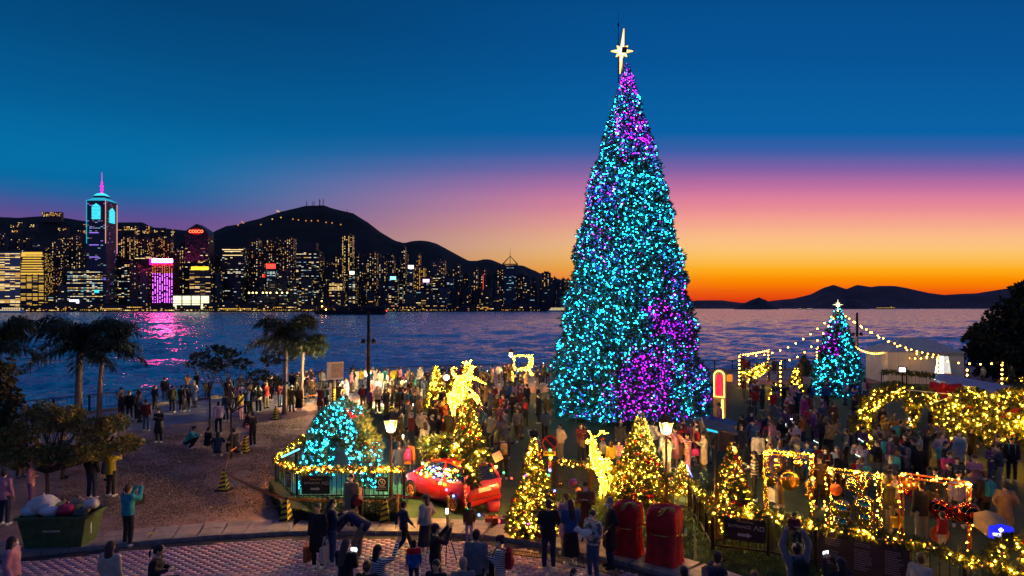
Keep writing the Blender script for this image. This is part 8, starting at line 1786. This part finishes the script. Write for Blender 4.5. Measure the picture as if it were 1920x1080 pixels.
for (zn, u0, u1, v0, v1, n, fo, pal) in ZN:
    k = 0; tries = 0
    while k < n and tries < n * 60:
        tries += 1; u, v = rnd.uniform(u0, u1), rnd.uniform(v0, v1); s_ = rnd.gauss(.985, .035); Yd = (CZ - 1.68 * s_) * F / (v - HV); x = (u - 960) / F * Yd
        if not clear(x, Yd): continue
        fem = rnd.random() < .5; tk = rnd.choice(['jacket', 'jacket', 'coat', 'puffer']); tcol = rnd.choice(pal); bc = rnd.choice(['black', 'black', 'charcoal', 'navy', 'denim', 'grey', 'khaki', 'brown']); bk_n = 'skirt' if fem and rnd.random() < .15 else 'trousers'
        hr = (rnd.choice(['long', 'long', 'ponytail', 'bun']), rnd.choice(['black', 'black', 'brown'])) if fem else (('short', rnd.choice(['black', 'black', 'black', 'grey', 'brown'])) if rnd.random() < .8 else (rnd.choice(['beanie', 'cap']), rnd.choice(['black', 'grey', 'red', 'cream', 'navy'])))
        ps = rnd.choice(['stand', 'stand', 'look', 'turn', 'phone', 'shoot', 'pocket', 'fold', 'walk', 'onearm']); fc = rnd.gauss(fo if rnd.random() < .6 else 170, 60); ex = []
        if rnd.random() < .5: ex.append('mask')
        acc = rnd.random()
        if acc < .18: ex.append('backpack ' + rnd.choice(['black', 'navy', 'grey', 'teal', 'red']))
        elif acc < .3: ex.append('bag ' + rnd.choice(['black', 'tan', 'brown', 'white']))
        if ps in ('phone', 'shoot') and rnd.random() < .35: ex.append('phone')
        hn = {'long': 'long %s hair', 'ponytail': '%s ponytail', 'bun': '%s hair bun', 'short': 'short %s hair', 'beanie': '%s beanie', 'cap': '%s cap'}[hr[0]] % hr[1]
        bag = [e_ for e_ in ex if e_.startswith('backpack')]
        wt = 'person in %s %s and %s %s, %s' % (tcol, {'jacket': 'jacket', 'coat': 'long coat', 'puffer': 'puffer'}[tk], bc, bk_n, (bag[0].split(' ')[1] + ' backpack') if bag else hn)
        r = person(x, Yd, ps, fc, (tk, tcol), (bk_n, bc), hr, ex, label=wt, s=s_, shoe=rnd.choice(['white', 'black', 'black', 'grey']), what=(wt, zn), grp='crowd ' + zn); k += 1
# unique labels: description plus place, then order from the left where looks repeat
cnt = {}
for r_, w_ in PEOPLE:
    if w_: cnt.setdefault((w_[0].split(',')[0] + w_[0].split(',')[1] + w_[1]), []).append((r_, w_))
for key, lst in cnt.items():
    lst.sort(key=lambda q: q[0].location.x / q[0].location.y)
    for i, (r_, w_) in enumerate(lst):
        body_ = w_[0].replace('person in ', '').replace('trousers', 'trousers')
        lb = 'person in ' + body_.replace(' and ', ', ').replace(',,', ',') + ' ' + w_[1]
        if len(lst) > 1: lb = 'person in ' + body_.split(' and ')[0] + ' (' + onum(i) + ' from left) ' + w_[1]
        wd = lb.split()
        if len(wd) > 16: lb = ' '.join(lb.replace('person in ', '').split()[:16])
        r_['label'] = lb
for i, (b_, c, lb, kd, r_) in enumerate(BAGL):
    own = r_['label'].split()
    own = own[:12]
    while own[-1].rstrip(',') in ('in', 'of', 'the', 'and', 'at', 'by', 'behind', 'left', 'with', 'between', 'on', 'front', 'foot', 'dark', 'giant', 'a', 'or', 'under', 'beside', 'right'): own.pop()
    t_ = ' '.join(own).rstrip(',')
    tag(b_, (('%s %s of the ' % (c, kd)) if c else 'lit phone held by the ') + t_.replace('person ', 'person '), 'phone' if kd == 'phone' else 'bag', 'phones held up in the crowd' if kd == 'phone' else 'bags carried in the crowd')
    w_ = b_['label'].split()
    if len(w_) > 16: b_['label'] = ' '.join(w_[:16]).rstrip(',')

# the farthest heads beyond three hundred people read as one mass by the sea: simplified copies joined in one object
far = sorted([r_ for r_, w_ in PEOPLE if w_ and not any(q[4] is r_ for q in BAGL)], key=lambda r_: -r_.location.y)[:max(0, len(PEOPLE) - 300)]
_dec = {}
def dec_mesh(me):
    if me.name not in _dec:
        o = bpy.data.objects.new('tmp', me); col.objects.link(o); d_ = o.modifiers.new('d', 'DECIMATE'); d_.ratio = .22 if len(me.polygons) > 900 else .5
        dg = bpy.context.evaluated_depsgraph_get(); m2 = bpy.data.meshes.new_from_object(o.evaluated_get(dg)); bpy.data.objects.remove(o); m2.calc_loop_triangles()
        v = np.empty(len(m2.vertices) * 3, np.float32); m2.vertices.foreach_get('co', v); t_ = np.empty(len(m2.loop_triangles) * 3, np.int32); m2.loop_triangles.foreach_get('vertices', t_); mi_ = np.empty(len(m2.loop_triangles), np.int32); m2.loop_triangles.foreach_get('material_index', mi_)
        _dec[me.name] = (v.reshape(-1, 3), t_.reshape(-1, 3), mi_); bpy.data.meshes.remove(m2)
    return _dec[me.name]
VV, TT, MM, mats_, nv = [], [], [], [], 0
farset = set(r_.name for r_ in far); kids = {}
for o in col.objects:
    if o.parent is not None and o.parent.name in farset: kids.setdefault(o.parent.name, []).append(o)
for r_ in far:
    base_ = Matrix.Translation(r_.location) @ r_.rotation_euler.to_matrix().to_4x4() @ Matrix.Scale(r_.scale[0], 4)
    for o in kids.get(r_.name, []):
        M_ = np.array(base_ @ o.matrix_local); v, t_, mi_ = dec_mesh(o.data)
        VV.append(v @ M_[:3, :3].T + M_[:3, 3]); TT.append(t_ + nv); nv += len(v)
        ids = []
        for k, sl_ in enumerate(o.material_slots):
            m_ = sl_.material
            if m_ not in mats_: mats_.append(m_)
            ids.append(mats_.index(m_))
        MM.append(np.array(ids, np.int32)[np.clip(mi_, 0, len(ids) - 1)])
if far:
    cm_ = npmesh('crowd', np.concatenate(VV), np.concatenate(TT), mats_, np.concatenate(MM)); cm_.polygons.foreach_set('use_smooth', [True] * len(cm_.polygons))
    tag(link('crowd', cm_), 'distant dark crowd packed along the sea railing', 'crowd', kind='stuff')
    for r_ in far:
        for o in kids.get(r_.name, []): bpy.data.objects.remove(o)
        bpy.data.objects.remove(r_)
